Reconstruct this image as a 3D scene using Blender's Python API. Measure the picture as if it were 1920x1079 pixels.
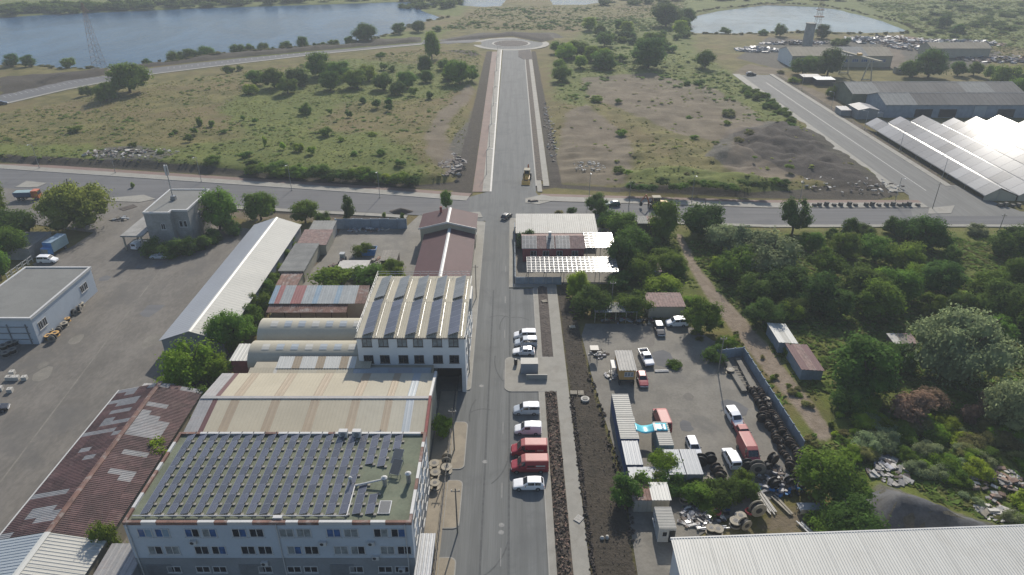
import bpy, math, random
import numpy as np
from mathutils import Vector, Matrix
random.seed(7); RNG = np.random.default_rng(7)
S = bpy.context.scene
for o in list(bpy.data.objects): bpy.data.objects.remove(o)
COL = S.collection
# ------------------------------------------------------------------ camera
FPX, TILT, CAMH = 1300.0, math.radians(28.5), 75.0
cd = bpy.data.cameras.new('camera'); cam = bpy.data.objects.new('camera', cd); COL.objects.link(cam)
cd.sensor_width = 36; cd.lens = 36*FPX/1920; cd.clip_start = 1; cd.clip_end = 20000
cam.location = (0, 0, CAMH); cam.rotation_euler = (math.pi/2 - TILT, 0, 0)
S.camera = cam
# ------------------------------------------------------------------ sky and sun
SUN_EL, SUN_AZ = math.radians(34), math.radians(9.4)      # azimuth measured from +Y towards +X
w = bpy.data.worlds.new('World'); S.world = w; w.use_nodes = True
nt = w.node_tree; bg = nt.nodes['Background']
sky = nt.nodes.new('ShaderNodeTexSky'); sky.sky_type = 'NISHITA'; sky.sun_disc = False
sky.sun_elevation = SUN_EL; sky.sun_rotation = SUN_AZ; sky.air_density = 1.0; sky.dust_density = 1.0; sky.ozone_density = 1.5
nt.links.new(sky.outputs[0], bg.inputs[0]); bg.inputs[1].default_value = 0.105
ld = bpy.data.lights.new('sun', 'SUN'); ld.energy = 3.9; ld.angle = math.radians(0.6); ld.color = (1.0, 0.93, 0.82)
sun = bpy.data.objects.new('sun', ld); COL.objects.link(sun); sun.location = (40, 200, 150)
sd = Vector((math.sin(SUN_AZ)*math.cos(SUN_EL), math.cos(SUN_AZ)*math.cos(SUN_EL), math.sin(SUN_EL)))
sun.rotation_euler = sd.to_track_quat('Z', 'Y').to_euler()
S.view_settings.view_transform = 'Standard'; S.view_settings.look = 'None'
S.view_settings.exposure = 0.62; S.view_settings.gamma = 1; S.view_settings.use_curve_mapping = False
S.render.engine = 'CYCLES'
S.cycles.max_bounces = 5; S.cycles.diffuse_bounces = 2; S.cycles.glossy_bounces = 2; S.cycles.transmission_bounces = 2
S.cycles.transparent_max_bounces = 4; S.cycles.volume_bounces = 1; S.cycles.caustics_reflective = False; S.cycles.caustics_refractive = False
S.cycles.sample_clamp_indirect = 4; S.cycles.use_denoising = True

# ------------------------------------------------------------------ helpers
def P(px, py, z=0.0):
    """pixel of the 1920x1079 photograph -> point on the horizontal plane at height z"""
    v = (539.5 - py)/FPX; u = (px - 960)/FPX
    d = (u, math.cos(TILT) + v*math.sin(TILT), -math.sin(TILT) + v*math.cos(TILT))
    k = (z - CAMH)/d[2]
    return Vector((d[0]*k, d[1]*k, z))
def mpp(p):
    """metres per photo pixel at point p"""
    return (p[1]*math.cos(TILT) + (CAMH - p[2])*math.sin(TILT))/FPX

class MB:
    def __init__(s): s.v = []; s.f = []; s.m = []
    def quad(s, a, b, c, d, m=0):
        n = len(s.v); s.v += [tuple(a), tuple(b), tuple(c), tuple(d)]; s.f.append((n, n+1, n+2, n+3)); s.m.append(m)
    def tri(s, a, b, c, m=0):
        n = len(s.v); s.v += [tuple(a), tuple(b), tuple(c)]; s.f.append((n, n+1, n+2)); s.m.append(m)
    def hexa(s, p, m=0):
        """8 points: bottom 0-3 counter-clockwise, top 4-7"""
        n = len(s.v); s.v += [tuple(q) for q in p]
        for f in ((3,2,1,0),(4,5,6,7),(0,1,5,4),(1,2,6,5),(2,3,7,6),(3,0,4,7)): s.f.append(tuple(n+i for i in f)); s.m.append(m)
        return s
    def box(s, x0, x1, y0, y1, z0, z1, m=0):
        return s.hexa([(x0,y0,z0),(x1,y0,z0),(x1,y1,z0),(x0,y1,z0),(x0,y0,z1),(x1,y0,z1),(x1,y1,z1),(x0,y1,z1)], m)
    def cbox(s, c, d, m=0, rz=0):
        a, b, h = d[0]/2, d[1]/2, d[2]/2; ca, sa = math.cos(rz), math.sin(rz)
        q = [(x*ca - y*sa + c[0], x*sa + y*ca + c[1]) for x, y in ((-a,-b),(a,-b),(a,b),(-a,b))]
        return s.hexa([(x,y,c[2]-h) for x,y in q] + [(x,y,c[2]+h) for x,y in q], m)
    def prism(s, poly, z0, z1, m=0, mt=None):
        """vertical prism of a counter-clockwise 2-D outline"""
        n = len(s.v); k = len(poly); s.v += [(x,y,z0) for x,y in poly] + [(x,y,z1) for x,y in poly]
        s.f.append(tuple(n+k+i for i in range(k))); s.m.append(m if mt is None else mt)
        s.f.append(tuple(n+k-1-i for i in range(k))); s.m.append(m)
        for i in range(k):
            j = (i+1) % k; s.f.append((n+i, n+j, n+k+j, n+k+i)); s.m.append(m)
        return s
    def sheet(s, poly, z, m=0):
        n = len(s.v); s.v += [(x,y,z) for x,y in poly]; s.f.append(tuple(range(n, n+len(poly)))); s.m.append(m); return s
    def xprism(s, prof, x0, x1, m=0):
        """outline in (y,z) pulled along x"""
        n = len(s.v); k = len(prof); s.v += [(x0,y,z) for y,z in prof] + [(x1,y,z) for y,z in prof]
        s.f.append(tuple(n+k-1-i for i in range(k))); s.m.append(m); s.f.append(tuple(n+k+i for i in range(k))); s.m.append(m)
        for i in range(k):
            j = (i+1) % k; s.f.append((n+i, n+j, n+k+j, n+k+i)); s.m.append(m)
        return s
    def yprism(s, prof, y0, y1, m=0):
        n = len(s.v); k = len(prof); s.v += [(x,y0,z) for x,z in prof] + [(x,y1,z) for x,z in prof]
        s.f.append(tuple(n+i for i in range(k))); s.m.append(m); s.f.append(tuple(n+2*k-1-i for i in range(k))); s.m.append(m)
        for i in range(k):
            j = (i+1) % k; s.f.append((n+j, n+i, n+k+i, n+k+j)); s.m.append(m)
        return s
    def tube(s, a, b, r0, r1=None, n=8, m=0):
        r1 = r0 if r1 is None else r1; a = Vector(a); b = Vector(b); d = (b-a)
        if d.length < 1e-6: return s
        z = d.normalized(); x = z.orthogonal().normalized(); y = z.cross(x); k = len(s.v)
        for p, r in ((a, r0), (b, r1)):
            for i in range(n):
                t = 2*math.pi*i/n; s.v.append(tuple(p + x*math.cos(t)*r + y*math.sin(t)*r))
        s.f.append(tuple(k+n-1-i for i in range(n))); s.m.append(m); s.f.append(tuple(k+n+i for i in range(n))); s.m.append(m)
        for i in range(n):
            j = (i+1) % n; s.f.append((k+i, k+j, k+n+j, k+n+i)); s.m.append(m)
        return s
    def mesh(s, name, mats, smooth=False):
        me = bpy.data.meshes.new(name); me.from_pydata(s.v, [], s.f)
        for m in (mats if isinstance(mats, (list, tuple)) else [mats]): me.materials.append(m)
        if any(s.m): me.polygons.foreach_set('material_index', s.m)
        if smooth: me.polygons.foreach_set('use_smooth', [True]*len(s.f))
        me.update(); return me

def link(name, me, parent=None, loc=(0,0,0), rz=0, scale=None, mat=None):
    o = bpy.data.objects.new(name, me); COL.objects.link(o); o.location = loc
    if rz: o.rotation_euler = (0, 0, rz) if not isinstance(rz, tuple) else rz
    if scale is not None: o.scale = scale
    if parent is not None: o.parent = parent
    if mat is not None and me is not None and len(me.materials):
        o.material_slots[0].link = 'OBJECT'; o.material_slots[0].material = mat
    return o
def tag(o, label, cat, group=None):
    o['label'] = label; o['category'] = cat
    if group: o['group'] = group
    return o
def thing(name, label, cat, loc=(0,0,0), rz=0, group=None, scale=None):
    o = bpy.data.objects.new(name, None); o.empty_display_size = .3; COL.objects.link(o); o.location = loc
    if rz: o.rotation_euler = (0, 0, rz)
    if scale is not None: o.scale = scale
    return tag(o, label, cat, group)
def part(name, mb, mats, parent, smooth=False, world=False, **k):
    if world:
        L = parent.location
        if parent.parent: L = L + parent.parent.location
        mb.v = [(x-L[0], y-L[1], z-L[2]) for x, y, z in mb.v]
    return link(name, mb.mesh(name, mats, smooth), parent, **k)
def single(name, mb, mats, label, cat, loc, group=None, smooth=False):
    mb.v = [(x-loc[0], y-loc[1], z-loc[2]) for x, y, z in mb.v]
    return tag(link(name, mb.mesh(name, mats, smooth), None, loc), label, cat, group)
def struct(name, mb, mats, kind='structure', smooth=False, parent=None):
    o = link(name, mb.mesh(name, mats, smooth), parent)
    if parent is None: o['kind'] = kind
    return o

# ------------------------------------------------------------------ materials
def _nodes(name):
    m = bpy.data.materials.new(name); m.use_nodes = True; t = m.node_tree
    return m, t, t.nodes['Principled BSDF']
def nd(t, typ, **k):
    n = t.nodes.new('ShaderNode'+typ)
    for a, b in k.items(): setattr(n, a, b)
    return n
def noise(t, vec, scale, detail=4, rough=.55, dist=0):
    n = nd(t, 'TexNoise'); n.inputs['Scale'].default_value = scale; n.inputs['Detail'].default_value = detail
    n.inputs['Roughness'].default_value = rough; n.inputs['Distortion'].default_value = dist
    t.links.new(vec, n.inputs['Vector']); return n.outputs['Fac']
def ramp(t, fac, a, b):
    n = nd(t, 'MapRange'); n.interpolation_type = 'SMOOTHSTEP'; n.inputs[1].default_value = a; n.inputs[2].default_value = b
    t.links.new(fac, n.inputs[0]); return n.outputs[0]
def mth(t, op, a, b=None):
    n = nd(t, 'Math', operation=op)
    for i, q in enumerate((a, b)):
        if q is None: continue
        if isinstance(q, (int, float)): n.inputs[i].default_value = q
        else: t.links.new(q, n.inputs[i])
    return n.outputs[0]
def mixc(t, fac, a, b, mode='MIX'):
    n = nd(t, 'Mix', data_type='RGBA', blend_type=mode)
    for s, q in ((0, fac), (6, a), (7, b)):
        if isinstance(q, (int, float)): n.inputs[s].default_value = q
        elif isinstance(q, tuple): n.inputs[s].default_value = (*q[:3], 1)
        else: t.links.new(q, n.inputs[s])
    return n.outputs[2]
def pos(t, world=True, scale=None):
    if world: v = nd(t, 'NewGeometry').outputs['Position']
    else: v = nd(t, 'TexCoord').outputs['Object']
    if scale is not None:
        n = nd(t, 'VectorMath', operation='MULTIPLY'); t.links.new(v, n.inputs[0]); n.inputs[1].default_value = scale; v = n.outputs[0]
    return v
def bump(t, h, strength, dist, bsdf):
    n = nd(t, 'Bump'); n.inputs['Strength'].default_value = strength; n.inputs['Distance'].default_value = dist
    t.links.new(h, n.inputs['Height']); t.links.new(n.outputs[0], bsdf.inputs['Normal'])
def mat(name, col, rough=.75, var=.16, scale=.6, fine=6., metal=0., spec=.4, stain=None, stainamt=.5, stainscale=.25,
        objvar=0., stretch=None, bmp=0., coat=0.):
    kk = .86 if name.startswith('paint_white') else .72; col = tuple(c*kk for c in col); stain = None if stain is None else tuple(c*kk for c in stain)
    m, t, b = _nodes(name); v = pos(t, True, stretch)
    n1 = noise(t, v, scale, 5, .6); n2 = noise(t, v, fine, 3, .6)
    f = mth(t, 'ADD', mth(t, 'MULTIPLY', n1, .65), mth(t, 'MULTIPLY', n2, .35))
    lo = tuple(c*(1-var*1.6) for c in col); hi = tuple(min(1, c*(1+var*1.6)) for c in col)
    c = mixc(t, ramp(t, f, .3, .7), lo, hi)
    if stain is not None:
        n3 = noise(t, pos(t), stainscale, 7, .65, .4)
        c = mixc(t, mth(t, 'MULTIPLY', ramp(t, n3, .5, .68), stainamt), c, stain)
    if objvar:
        r = nd(t, 'ObjectInfo').outputs['Random']; h = nd(t, 'HueSaturation')
        t.links.new(mth(t, 'ADD', mth(t, 'MULTIPLY', r, 2*objvar), 1-objvar), h.inputs['Value']); t.links.new(c, h.inputs['Color']); c = h.outputs[0]
    t.links.new(c, b.inputs['Base Color']); b.inputs['Roughness'].default_value = rough; b.inputs['Metallic'].default_value = metal
    b.inputs['Specular IOR Level'].default_value = spec
    if coat: b.inputs['Coat Weight'].default_value = coat; b.inputs['Coat Roughness'].default_value = .08
    if bmp: bump(t, n2, bmp, .05, b)
    return m
def panelmat(name, col, rough, line=(.35,.36,.37), nu=6., nv=6., mixv=.75, th=.455):
    """photovoltaic glass: dark cells, thin pale grid, in the panel's own coordinates (u along x, v along y)"""
    m, t, b = _nodes(name); tc = nd(t, 'TexCoord').outputs['Object']; sx = nd(t, 'SeparateXYZ'); t.links.new(tc, sx.inputs[0])
    def grid(o, n): 
        f = mth(t, 'FRACT', mth(t, 'MULTIPLY', o, n)); return mth(t, 'LESS_THAN', mth(t, 'ABSOLUTE', mth(t, 'SUBTRACT', f, .5)), th)
    g = mth(t, 'MULTIPLY', grid(sx.outputs[0], nu), grid(sx.outputs[1], nv))
    r = nd(t, 'ObjectInfo').outputs['Random']; col = tuple(c*.8 for c in col)
    c1 = mixc(t, r, tuple(c*.75 for c in col), tuple(c*1.3 for c in col))
    c = mixc(t, g, mixc(t, mixv, line, c1), c1)
    t.links.new(c, b.inputs['Base Color']); b.inputs['Roughness'].default_value = rough; b.inputs['Specular IOR Level'].default_value = .5
    return m
M = {}
def mk(k, col, *a, **kw):
    if max(col) > .34 and not k.startswith(('paint','lamp','ochre','tarp','white_wall','blue_wall')): col = tuple(c*.8 for c in col)
    M[k] = mat(k, col, *a, **kw)
mk('asphalt_pale', (.170,.174,.168), .85, .11, .5, 3., spec=.15, stain=(.128,.132,.13), stainamt=.6, stainscale=.12, stretch=(1.6,.05,1))
mk('asphalt_cross', (.158,.157,.158), .85, .1, .4, 3., spec=.15, stretch=(.05,1.6,1), stain=(.115,.117,.125), stainamt=.5, stainscale=.08)
mk('asphalt_yard', (.160,.145,.124), .85, .16, .2, 1.6, stain=(.115,.108,.098), stainamt=.8, stainscale=.07, stretch=(1,.45,1))
mk('concrete_yard', (.195,.18,.15), .85, .16, .25, 2.5, stain=(.115,.11,.1), stainamt=.65, stainscale=.12)
mk('paving', (.30,.285,.245), .85, .08, .4, 5., stain=(.22,.2,.165), stainamt=.5, stainscale=.3)
mk('paving_tan', (.31,.265,.195), .85, .1, .4, 5., stain=(.2,.17,.13), stainamt=.5, stainscale=.3)
mk('cycle_red', (.205,.135,.108), .85, .1, .3, 4., stain=(.16,.13,.11), stainamt=.4)
mk('kerb', (.40,.385,.345), .8, .08, .8, 5.)
mk('line_white', (.44,.43,.40), .6, .15, 2., 8.)
mk('line_faint', (.205,.207,.20), .7, .15, 2., 8.)
mk('soil_dark', (.080,.064,.054), .95, .25, .5, 4., stain=(.135,.11,.09), stainamt=.6, stainscale=.35, bmp=.8)
mk('soil_rich', (.085,.066,.050), .95, .4, 1.2, 6., stain=(.16,.115,.07), stainamt=.75, stainscale=1.1, bmp=.9)
mk('white_wall', (.76,.77,.76), .8, .04, .3, 3., stain=(.66,.67,.66), stainamt=.4)
mk('blue_wall', (.50,.55,.60), .8, .04, .3, 3., stain=(.43,.47,.52), stainamt=.45)
mk('plinth', (.32,.335,.345), .8, .08, .4, 3.)
mk('grey_render', (.33,.325,.305), .85, .12, .3, 3., stain=(.21,.195,.18), stainamt=.6)
mk('cream_wall', (.52,.47,.36), .8, .06, .4, 3.)
mk('white_paint', (.72,.71,.68), .55, .05, .5, 4.)
mk('brick_red', (.30,.10,.085), .85, .15, .7, 5.)
mk('red_house', (.33,.085,.085), .85, .12, .7, 5.)
mk('roof_felt', (.20,.20,.185), .9, .08, .2, 3., stain=(.15,.15,.14), stainamt=.5)
mk('roof_green', (.150,.170,.115), .9, .15, .3, 3., stain=(.22,.22,.15), stainamt=.5, stainscale=.35)
mk('roof_beige', (.61,.55,.42), .85, .04, .15, 2., spec=.15, stain=(.44,.395,.30), stainamt=.35, stainscale=.2, objvar=.02)
mk('roof_beige_pale', (.63,.585,.465), .85, .05, .15, 2., spec=.15, stain=(.46,.415,.32), stainamt=.4, stainscale=.2, objvar=.03)
mk('roof_brown', (.44,.35,.24), .6, .06, .2, 2.)
mk('roof_bluegrey', (.47,.52,.55), .5, .05, .2, 2.)
mk('roof_white', (.78,.77,.705), .5, .04, .3, 2., stretch=(2.,.12,1), stain=(.52,.50,.44), stainamt=.35, stainscale=.16)
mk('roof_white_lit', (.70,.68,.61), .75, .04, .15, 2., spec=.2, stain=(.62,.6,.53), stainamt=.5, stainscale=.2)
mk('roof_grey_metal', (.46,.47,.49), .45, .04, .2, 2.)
mk('roof_maroon', (.125,.050,.052), .7, .07, .4, 4., stain=(.105,.045,.046), stainamt=.4)
mk('roof_rust', (.118,.062,.058), .75, .2, .4, 4., stain=(.185,.115,.10), stainamt=.7, stainscale=.5, objvar=.26)
mk('roof_rust_orange', (.19,.10,.075), .75, .25, .8, 4., stain=(.4,.36,.33), stainamt=.7, stainscale=.6, objvar=.12)
mk('roof_zinc_old', (.42,.41,.40), .6, .1, .6, 4., stain=(.30,.24,.22), stainamt=.5, stainscale=.6, objvar=.1)
mk('roof_asbestos', (.29,.285,.26), .9, .12, .25, 3., stain=(.19,.185,.165), stainamt=.6, objvar=.06)
mk('roof_tile_pink', (.25,.165,.145), .85, .25, 1.4, 5., stain=(.3,.26,.24), stainamt=.6, stainscale=.9)
mk('roof_dark_asbestos', (.16,.15,.135), .9, .12, .12, 2., stain=(.24,.22,.19), stainamt=.6, stainscale=.08, objvar=.12)
mk('roof_far_tan', (.36,.31,.22), .85, .1, .15, 2., stain=(.28,.25,.2), stainamt=.5)
mk('sheet_red', (.40,.15,.14), .6, .08, .5, 3.)
mk('sheet_blue', (.30,.42,.52), .6, .08, .5, 3.)
mk('sheet_pale', (.43,.46,.46), .6, .08, .5, 3., objvar=.08)
mk('metal_dark', (.035,.035,.04), .5, .2, 1., 5.)
mk('metal_grey', (.28,.29,.30), .4, .1, 1., 5., metal=.4)
mk('galvanised', (.55,.56,.57), .38, .08, 1., 5., metal=.6)
mk('alu', (.62,.63,.64), .35, .05, 1., 5., metal=.5)
mk('glass_dark', (.018,.022,.03), .12, .1, 1., 2., spec=.6)
mk('glass_blue', (.05,.12,.28), .12, .2, 1., 2., spec=.6)
mk('glass_pale', (.25,.27,.27), .2, .2, 1., 2., spec=.6)
mk('void', (.02,.02,.022), .9, .1)
mk('rubber', (.018,.018,.019), .8, .1)
mk('hubcap', (.38,.38,.39), .35, .1, metal=.5)
mk('paint_white', (.78,.78,.78), .32, .02, coat=.4)
mk('paint_silver', (.50,.55,.60), .35, .02, coat=.4)
mk('paint_red', (.36,.035,.05), .4, .05, coat=.35, stain=(.42,.10,.10), stainamt=.4)
mk('paint_red_faded', (.40,.10,.095), .5, .07, stain=(.46,.17,.15), stainamt=.6)
mk('paint_black', (.018,.02,.025), .25, .05, coat=.5)
mk('paint_green', (.035,.12,.085), .35, .05, coat=.4)
mk('paint_blue', (.05,.22,.50), .5, .1, coat=.2)
mk('paint_orange', (.60,.16,.05), .5, .1, coat=.2)
mk('paint_yellow', (.80,.46,.10), .5, .1, coat=.2)
mk('lamp_clear', (.7,.7,.72), .15, .05)
mk('lamp_red', (.35,.02,.02), .25, .05)
mk('wood_pale', (.47,.42,.33), .85, .16, 1.5, 7., objvar=.15)
mk('wood_grey', (.27,.245,.205), .9, .16, 1.5, 7., objvar=.2)
mk('wood_dark', (.095,.07,.052), .9, .25, 1.5, 7., objvar=.3)
mk('cable_black', (.014,.014,.015), .65, .15, 4., 20.)
mk('ochre', (.60,.36,.12), .75, .08, .8, 4.)
mk('tarp_cyan', (.10,.55,.66), .35, .06, .4, 3.)
mk('container_pale', (.44,.43,.385), .6, .07, .4, 3., stain=(.36,.33,.28), stainamt=.5, objvar=.05)
mk('container_blue', (.075,.13,.27), .6, .1, .5, 3.)
mk('container_grey', (.355,.385,.42), .5, .05, .3, 3., objvar=.06)
mk('container_teal', (.36,.50,.52), .6, .08, .4, 3.)
mk('fence_concrete', (.30,.36,.42), .85, .12, .6, 4., objvar=.12)
mk('rubble_a', (.42,.40,.37), .9, .25, 1., 5.)
mk('rubble_b', (.17,.14,.12), .9, .3, 1., 5.)
mk('rubble_c', (.30,.20,.15), .9, .3, 1., 5.)
mk('scrap_pale', (.62,.60,.57), .5, .3, .5, 4., objvar=.4)
mk('scrap_mix', (.25,.25,.27), .6, .6, .35, 2., stain=(.6,.58,.55), stainamt=.8, stainscale=.5, objvar=.3)
mk('stone_white', (.66,.63,.57), .85, .08, 1., 5.)
mk('bark', (.085,.065,.048), .95, .25, 2., 9.)
mk('vine', (.15,.23,.03), .7, .2, .8, 5.)
mk('plastic_green', (.34,.55,.46), .3, .08, .8, 4.)
mk('pvc_red', (.55,.06,.08), .5, .1)
M['pv'] = panelmat('pv', (.080,.085,.112), .34)
M['pv_grey'] = panelmat('pv_grey', (.11,.112,.11), .30, (.4,.4,.38))
M['pv_pale'] = panelmat('pv_pale', (.15,.15,.145), .135, (.42,.42,.4))
def foliage(name, col, var=.28, trans=.55, hue=.02):
    m, t, b = _nodes(name); v = pos(t)
    f = noise(t, v, .55, 3); c = mixc(t, ramp(t, f, .3, .7), tuple(x*(1-var) for x in col), tuple(x*(1+var) for x in col))
    oi = nd(t, 'ObjectInfo').outputs['Random']; h = nd(t, 'HueSaturation')
    t.links.new(mth(t, 'ADD', mth(t, 'MULTIPLY', oi, .5), .76), h.inputs['Value'])
    t.links.new(mth(t, 'ADD', mth(t, 'MULTIPLY', mth(t, 'FRACT', mth(t, 'MULTIPLY', oi, 7.3)), 2*hue), .5-hue), h.inputs['Hue'])
    t.links.new(c, h.inputs['Color']); t.links.new(h.outputs[0], b.inputs['Base Color'])
    b.inputs['Roughness'].default_value = .8; b.inputs['Specular IOR Level'].default_value = .06
    if trans:
        tr = nd(t, 'BsdfTranslucent'); t.links.new(h.outputs[0], tr.inputs['Color'])
        mx = nd(t, 'MixShader'); mx.inputs[0].default_value = trans; o = t.nodes['Material Output']
        t.links.new(b.outputs[0], mx.inputs[1]); t.links.new(tr.outputs[0], mx.inputs[2]); t.links.new(mx.outputs[0], o.inputs[0])
    M[name] = m; return m
foliage('leaf_mid', (.122,.195,.026)); foliage('leaf_dark', (.080,.138,.026)); foliage('leaf_light', (.20,.285,.026))
foliage('leaf_silver', (.215,.262,.128), .18); foliage('leaf_willow', (.180,.205,.040)); foliage('leaf_brown', (.235,.17,.11), .25)
foliage('leaf_dry', (.20,.195,.070)); foliage('leaf_grass', (.19,.20,.070), .3, .5)
foliage('leaf_weed', (.130,.18,.036), .3, .5); foliage('leaf_bright', (.20,.255,.055), .3, .5); foliage('leaf_pale', (.24,.27,.15), .2, .4)
# ------------------------------------------------------------------ terrain
def PX(*pts): return [tuple(P(*q)[:2]) for q in pts]
def sdf(poly, X, Y):
    """signed distance to an outline, positive inside"""
    d = np.full(X.shape, 1e9); ins = np.zeros(X.shape, bool); k = len(poly)
    for i in range(k):
        x0, y0 = poly[i]; x1, y1 = poly[(i+1) % k]; ex, ey = x1-x0, y1-y0; L = ex*ex + ey*ey + 1e-9
        t = np.clip(((X-x0)*ex + (Y-y0)*ey)/L, 0, 1)
        d = np.minimum(d, (X-x0-t*ex)**2 + (Y-y0-t*ey)**2)
        c = ((y0 > Y) != (y1 > Y)); xi = ex*(Y-y0)/(ey if abs(ey) > 1e-9 else 1e-9) + x0
        ins ^= c & (X < xi)
    d = np.sqrt(d); return np.where(ins, d, -d)
def sm(d, a, b):
    t = np.clip((d-a)/(b-a), 0, 1); return t*t*(3-2*t)
_NT = RNG.random((256, 256))
def vnoise(X, Y, s):
    x = X/s + 1000.3; y = Y/s + 1000.7; xi = np.floor(x).astype(int); yi = np.floor(y).astype(int); fx = x-xi; fy = y-yi
    fx = fx*fx*(3-2*fx); fy = fy*fy*(3-2*fy); g = lambda a, b: _NT[(xi+a) % 256, (yi+b) % 256]
    return (g(0,0)*(1-fx) + g(1,0)*fx)*(1-fy) + (g(0,1)*(1-fx) + g(1,1)*fx)*fy
MEADOW = PX((-200,297),(0,304),(240,312),(480,326),(700,340),(775,346),(845,340),(868,300),(880,200),(905,108),(890,100),(790,98),(600,122),(420,145),(250,168),(0,222),(-200,265))
EASTM = PX((1045,340),(1170,355),(1400,365),(1600,368),(1660,350),(1500,232),(1385,160),(1340,110),(1200,100),(1060,110),(1030,200))
LAKE = [(-780,430),(-720,520)] + PX((0,32),(120,25),(400,14),(600,8),(760,3),(815,6),(780,17),(825,33),(775,42),(735,58),(650,84),(560,90),(440,98),(330,116),(225,126),(120,124),(60,119),(0,118)) + [(-420,405)]
POND = PX((1297,32),(1350,20),(1440,9),(1530,12),(1570,18),(1650,38),(1700,58),(1620,60),(1500,57),(1400,60),(1299,60))
POND2 = PX((852,8),(900,11),(935,10),(950,-6),(880,-6))
POND3 = PX((1035,-6),(1040,8),(1090,8),(1130,4),(1140,-6))
BERM = PX((-100,190),(0,178),(120,152),(205,140),(205,132),(120,138),(0,152),(-100,165))
BERM2 = PX((240,132),(440,110),(640,92),(790,80),(790,72),(640,80),(440,100),(245,126))
BERM3 = PX((820,78),(880,70),(960,62),(1030,66),(1040,74),(1015,80),(960,69),(900,74))
PILE = PX((1600,940),(1650,905),(1760,950),(1870,985),(1880,1030),(1560,1040),(1590,985))
EMOUND = PX((1320,300),(1360,250),(1440,230),(1500,245),(1560,290),(1640,350),(1560,345),(1480,330),(1400,330))
BANKE = PX((1170,335),(1250,322),(1380,335),(1470,355),(1380,368),(1250,364),(1175,362))
FLAT = [ # no relief under these
 [(-140,20),(45,20),(47,112),(40,125),(27,174),(-140,215),(-240,250),(-240,215),(-135,150)],
 PX((-300,275),(0,301),(460,335),(780,352),(1000,352),(1180,366),(1600,371),(2400,372),(2400,432),(1600,428),(1100,415),(500,400),(0,380),(-300,350)),
 [(-18,180),(14,180),(14,500),(-18,500)], [(112,170),(240,170),(240,400),(112,400)],
 PX((-200,235),(0,200),(240,150),(420,132),(800,86),(800,76),(420,112),(240,128),(0,175),(-200,210))]
def height(X, Y):
    X = np.asarray(X, float); Y = np.asarray(Y, float)
    fl = np.zeros(X.shape)
    for p in FLAT: fl = np.maximum(fl, sm(sdf(p, X, Y), -4, 1))
    n = (vnoise(X, Y, 23)-.5)*1.2 + (vnoise(X, Y, 7)-.5)*.7 + (vnoise(X, Y, 2.7)-.5)*.25
    h = -.10 + (1-fl)*(n*.6 + .05)
    h += sm(sdf(MEADOW, X, Y), -2.2, 2.5)*1.9*(1 + .35*(vnoise(X, Y, 9)-.5))
    h += sm(sdf(EASTM, X, Y), -6, 8)*(.5 + 1.5*np.abs(vnoise(X, Y*1.8, 13)-.5) + .9*(vnoise(X, Y*1.6, 4.5)-.5))
    h += sm(sdf(BANKE, X, Y), -2, 3)*(1.2 + vnoise(X, Y, 5)*1.2)
    h += sm(sdf(BERM, X, Y), -2, 4)*(1.6 + 1.6*(vnoise(X, Y, 5)-.5)) + sm(sdf(BERM2, X, Y), -2, 4)*(1.5 + 1.5*(vnoise(X, Y, 5)-.5)) + sm(sdf(BERM3, X, Y), -2, 4)*1.5
    h += sm(sdf(EMOUND, X, Y), -5, 9)*(.6 + 3.6*(vnoise(X, Y, 11)-.35) + 2.2*(vnoise(X, Y, 4)-.5) + .9*(vnoise(X, Y, 1.8)-.5))
    h += sm(sdf(PILE, X, Y), -1.0, 6.5)*(4.0 + 2.0*(vnoise(X, Y, 5)-.5) + .8*(vnoise(X, Y, 2)-.5))
    h += np.clip((Y-720)/400, 0, 3)*3.0
    for L in (LAKE, POND, POND2, POND3): 
        s = sm(sdf(L, X, Y), -6, 5); h = h*(1-s) + s*-2.4
    return h
def hz(x, y): return float(height(np.array([x]), np.array([y]))[0])
# attribute zones
TRACK = PX((1262,440),(1280,470),(1290,500),(1318,548),(1350,590),(1398,650),(1440,705),(1500,775),(1540,830),(1565,815),(1530,765),(1478,700),(1440,650),(1390,590),(1345,545),(1308,500),(1295,470),(1278,440))
BARE = [TRACK,
 PX((800,300),(795,265),(815,230),(850,190),(880,165),(893,170),(880,195),(850,230),(835,262),(850,290),(868,335),(838,335),(815,315)),
 PX((1040,345),(1040,300),(1060,215),(1100,200),(1180,260),(1190,300),(1175,350),(1110,348)),
 PX((1090,150),(1220,140),(1330,165),(1400,200),(1440,235),(1340,270),(1270,255),(1180,215),(1100,185)),
 PX((1350,320),(1380,265),(1440,250),(1470,260),(1450,300),(1500,330),(1480,350),(1400,345)),
 PX((1370,140),(1400,120),(1470,130),(1480,150),(1560,180),(1610,220),(1590,225),(1450,140)),
 PX((1630,110),(1650,85),(1665,70),(1700,70),(1690,100),(1720,130),(1650,130)),
 PX((1440,950),(1560,960),(1520,985),(1500,1005),(1330,1005),(1390,985)),
 [(-53,130),(-28,128),(-22,168),(-47,176),(-53,176)],
 PX((340,372),(760,410),(760,425),(340,405)),
 PX((200,385),(240,372),(270,372),(200,400)),
]
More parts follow.
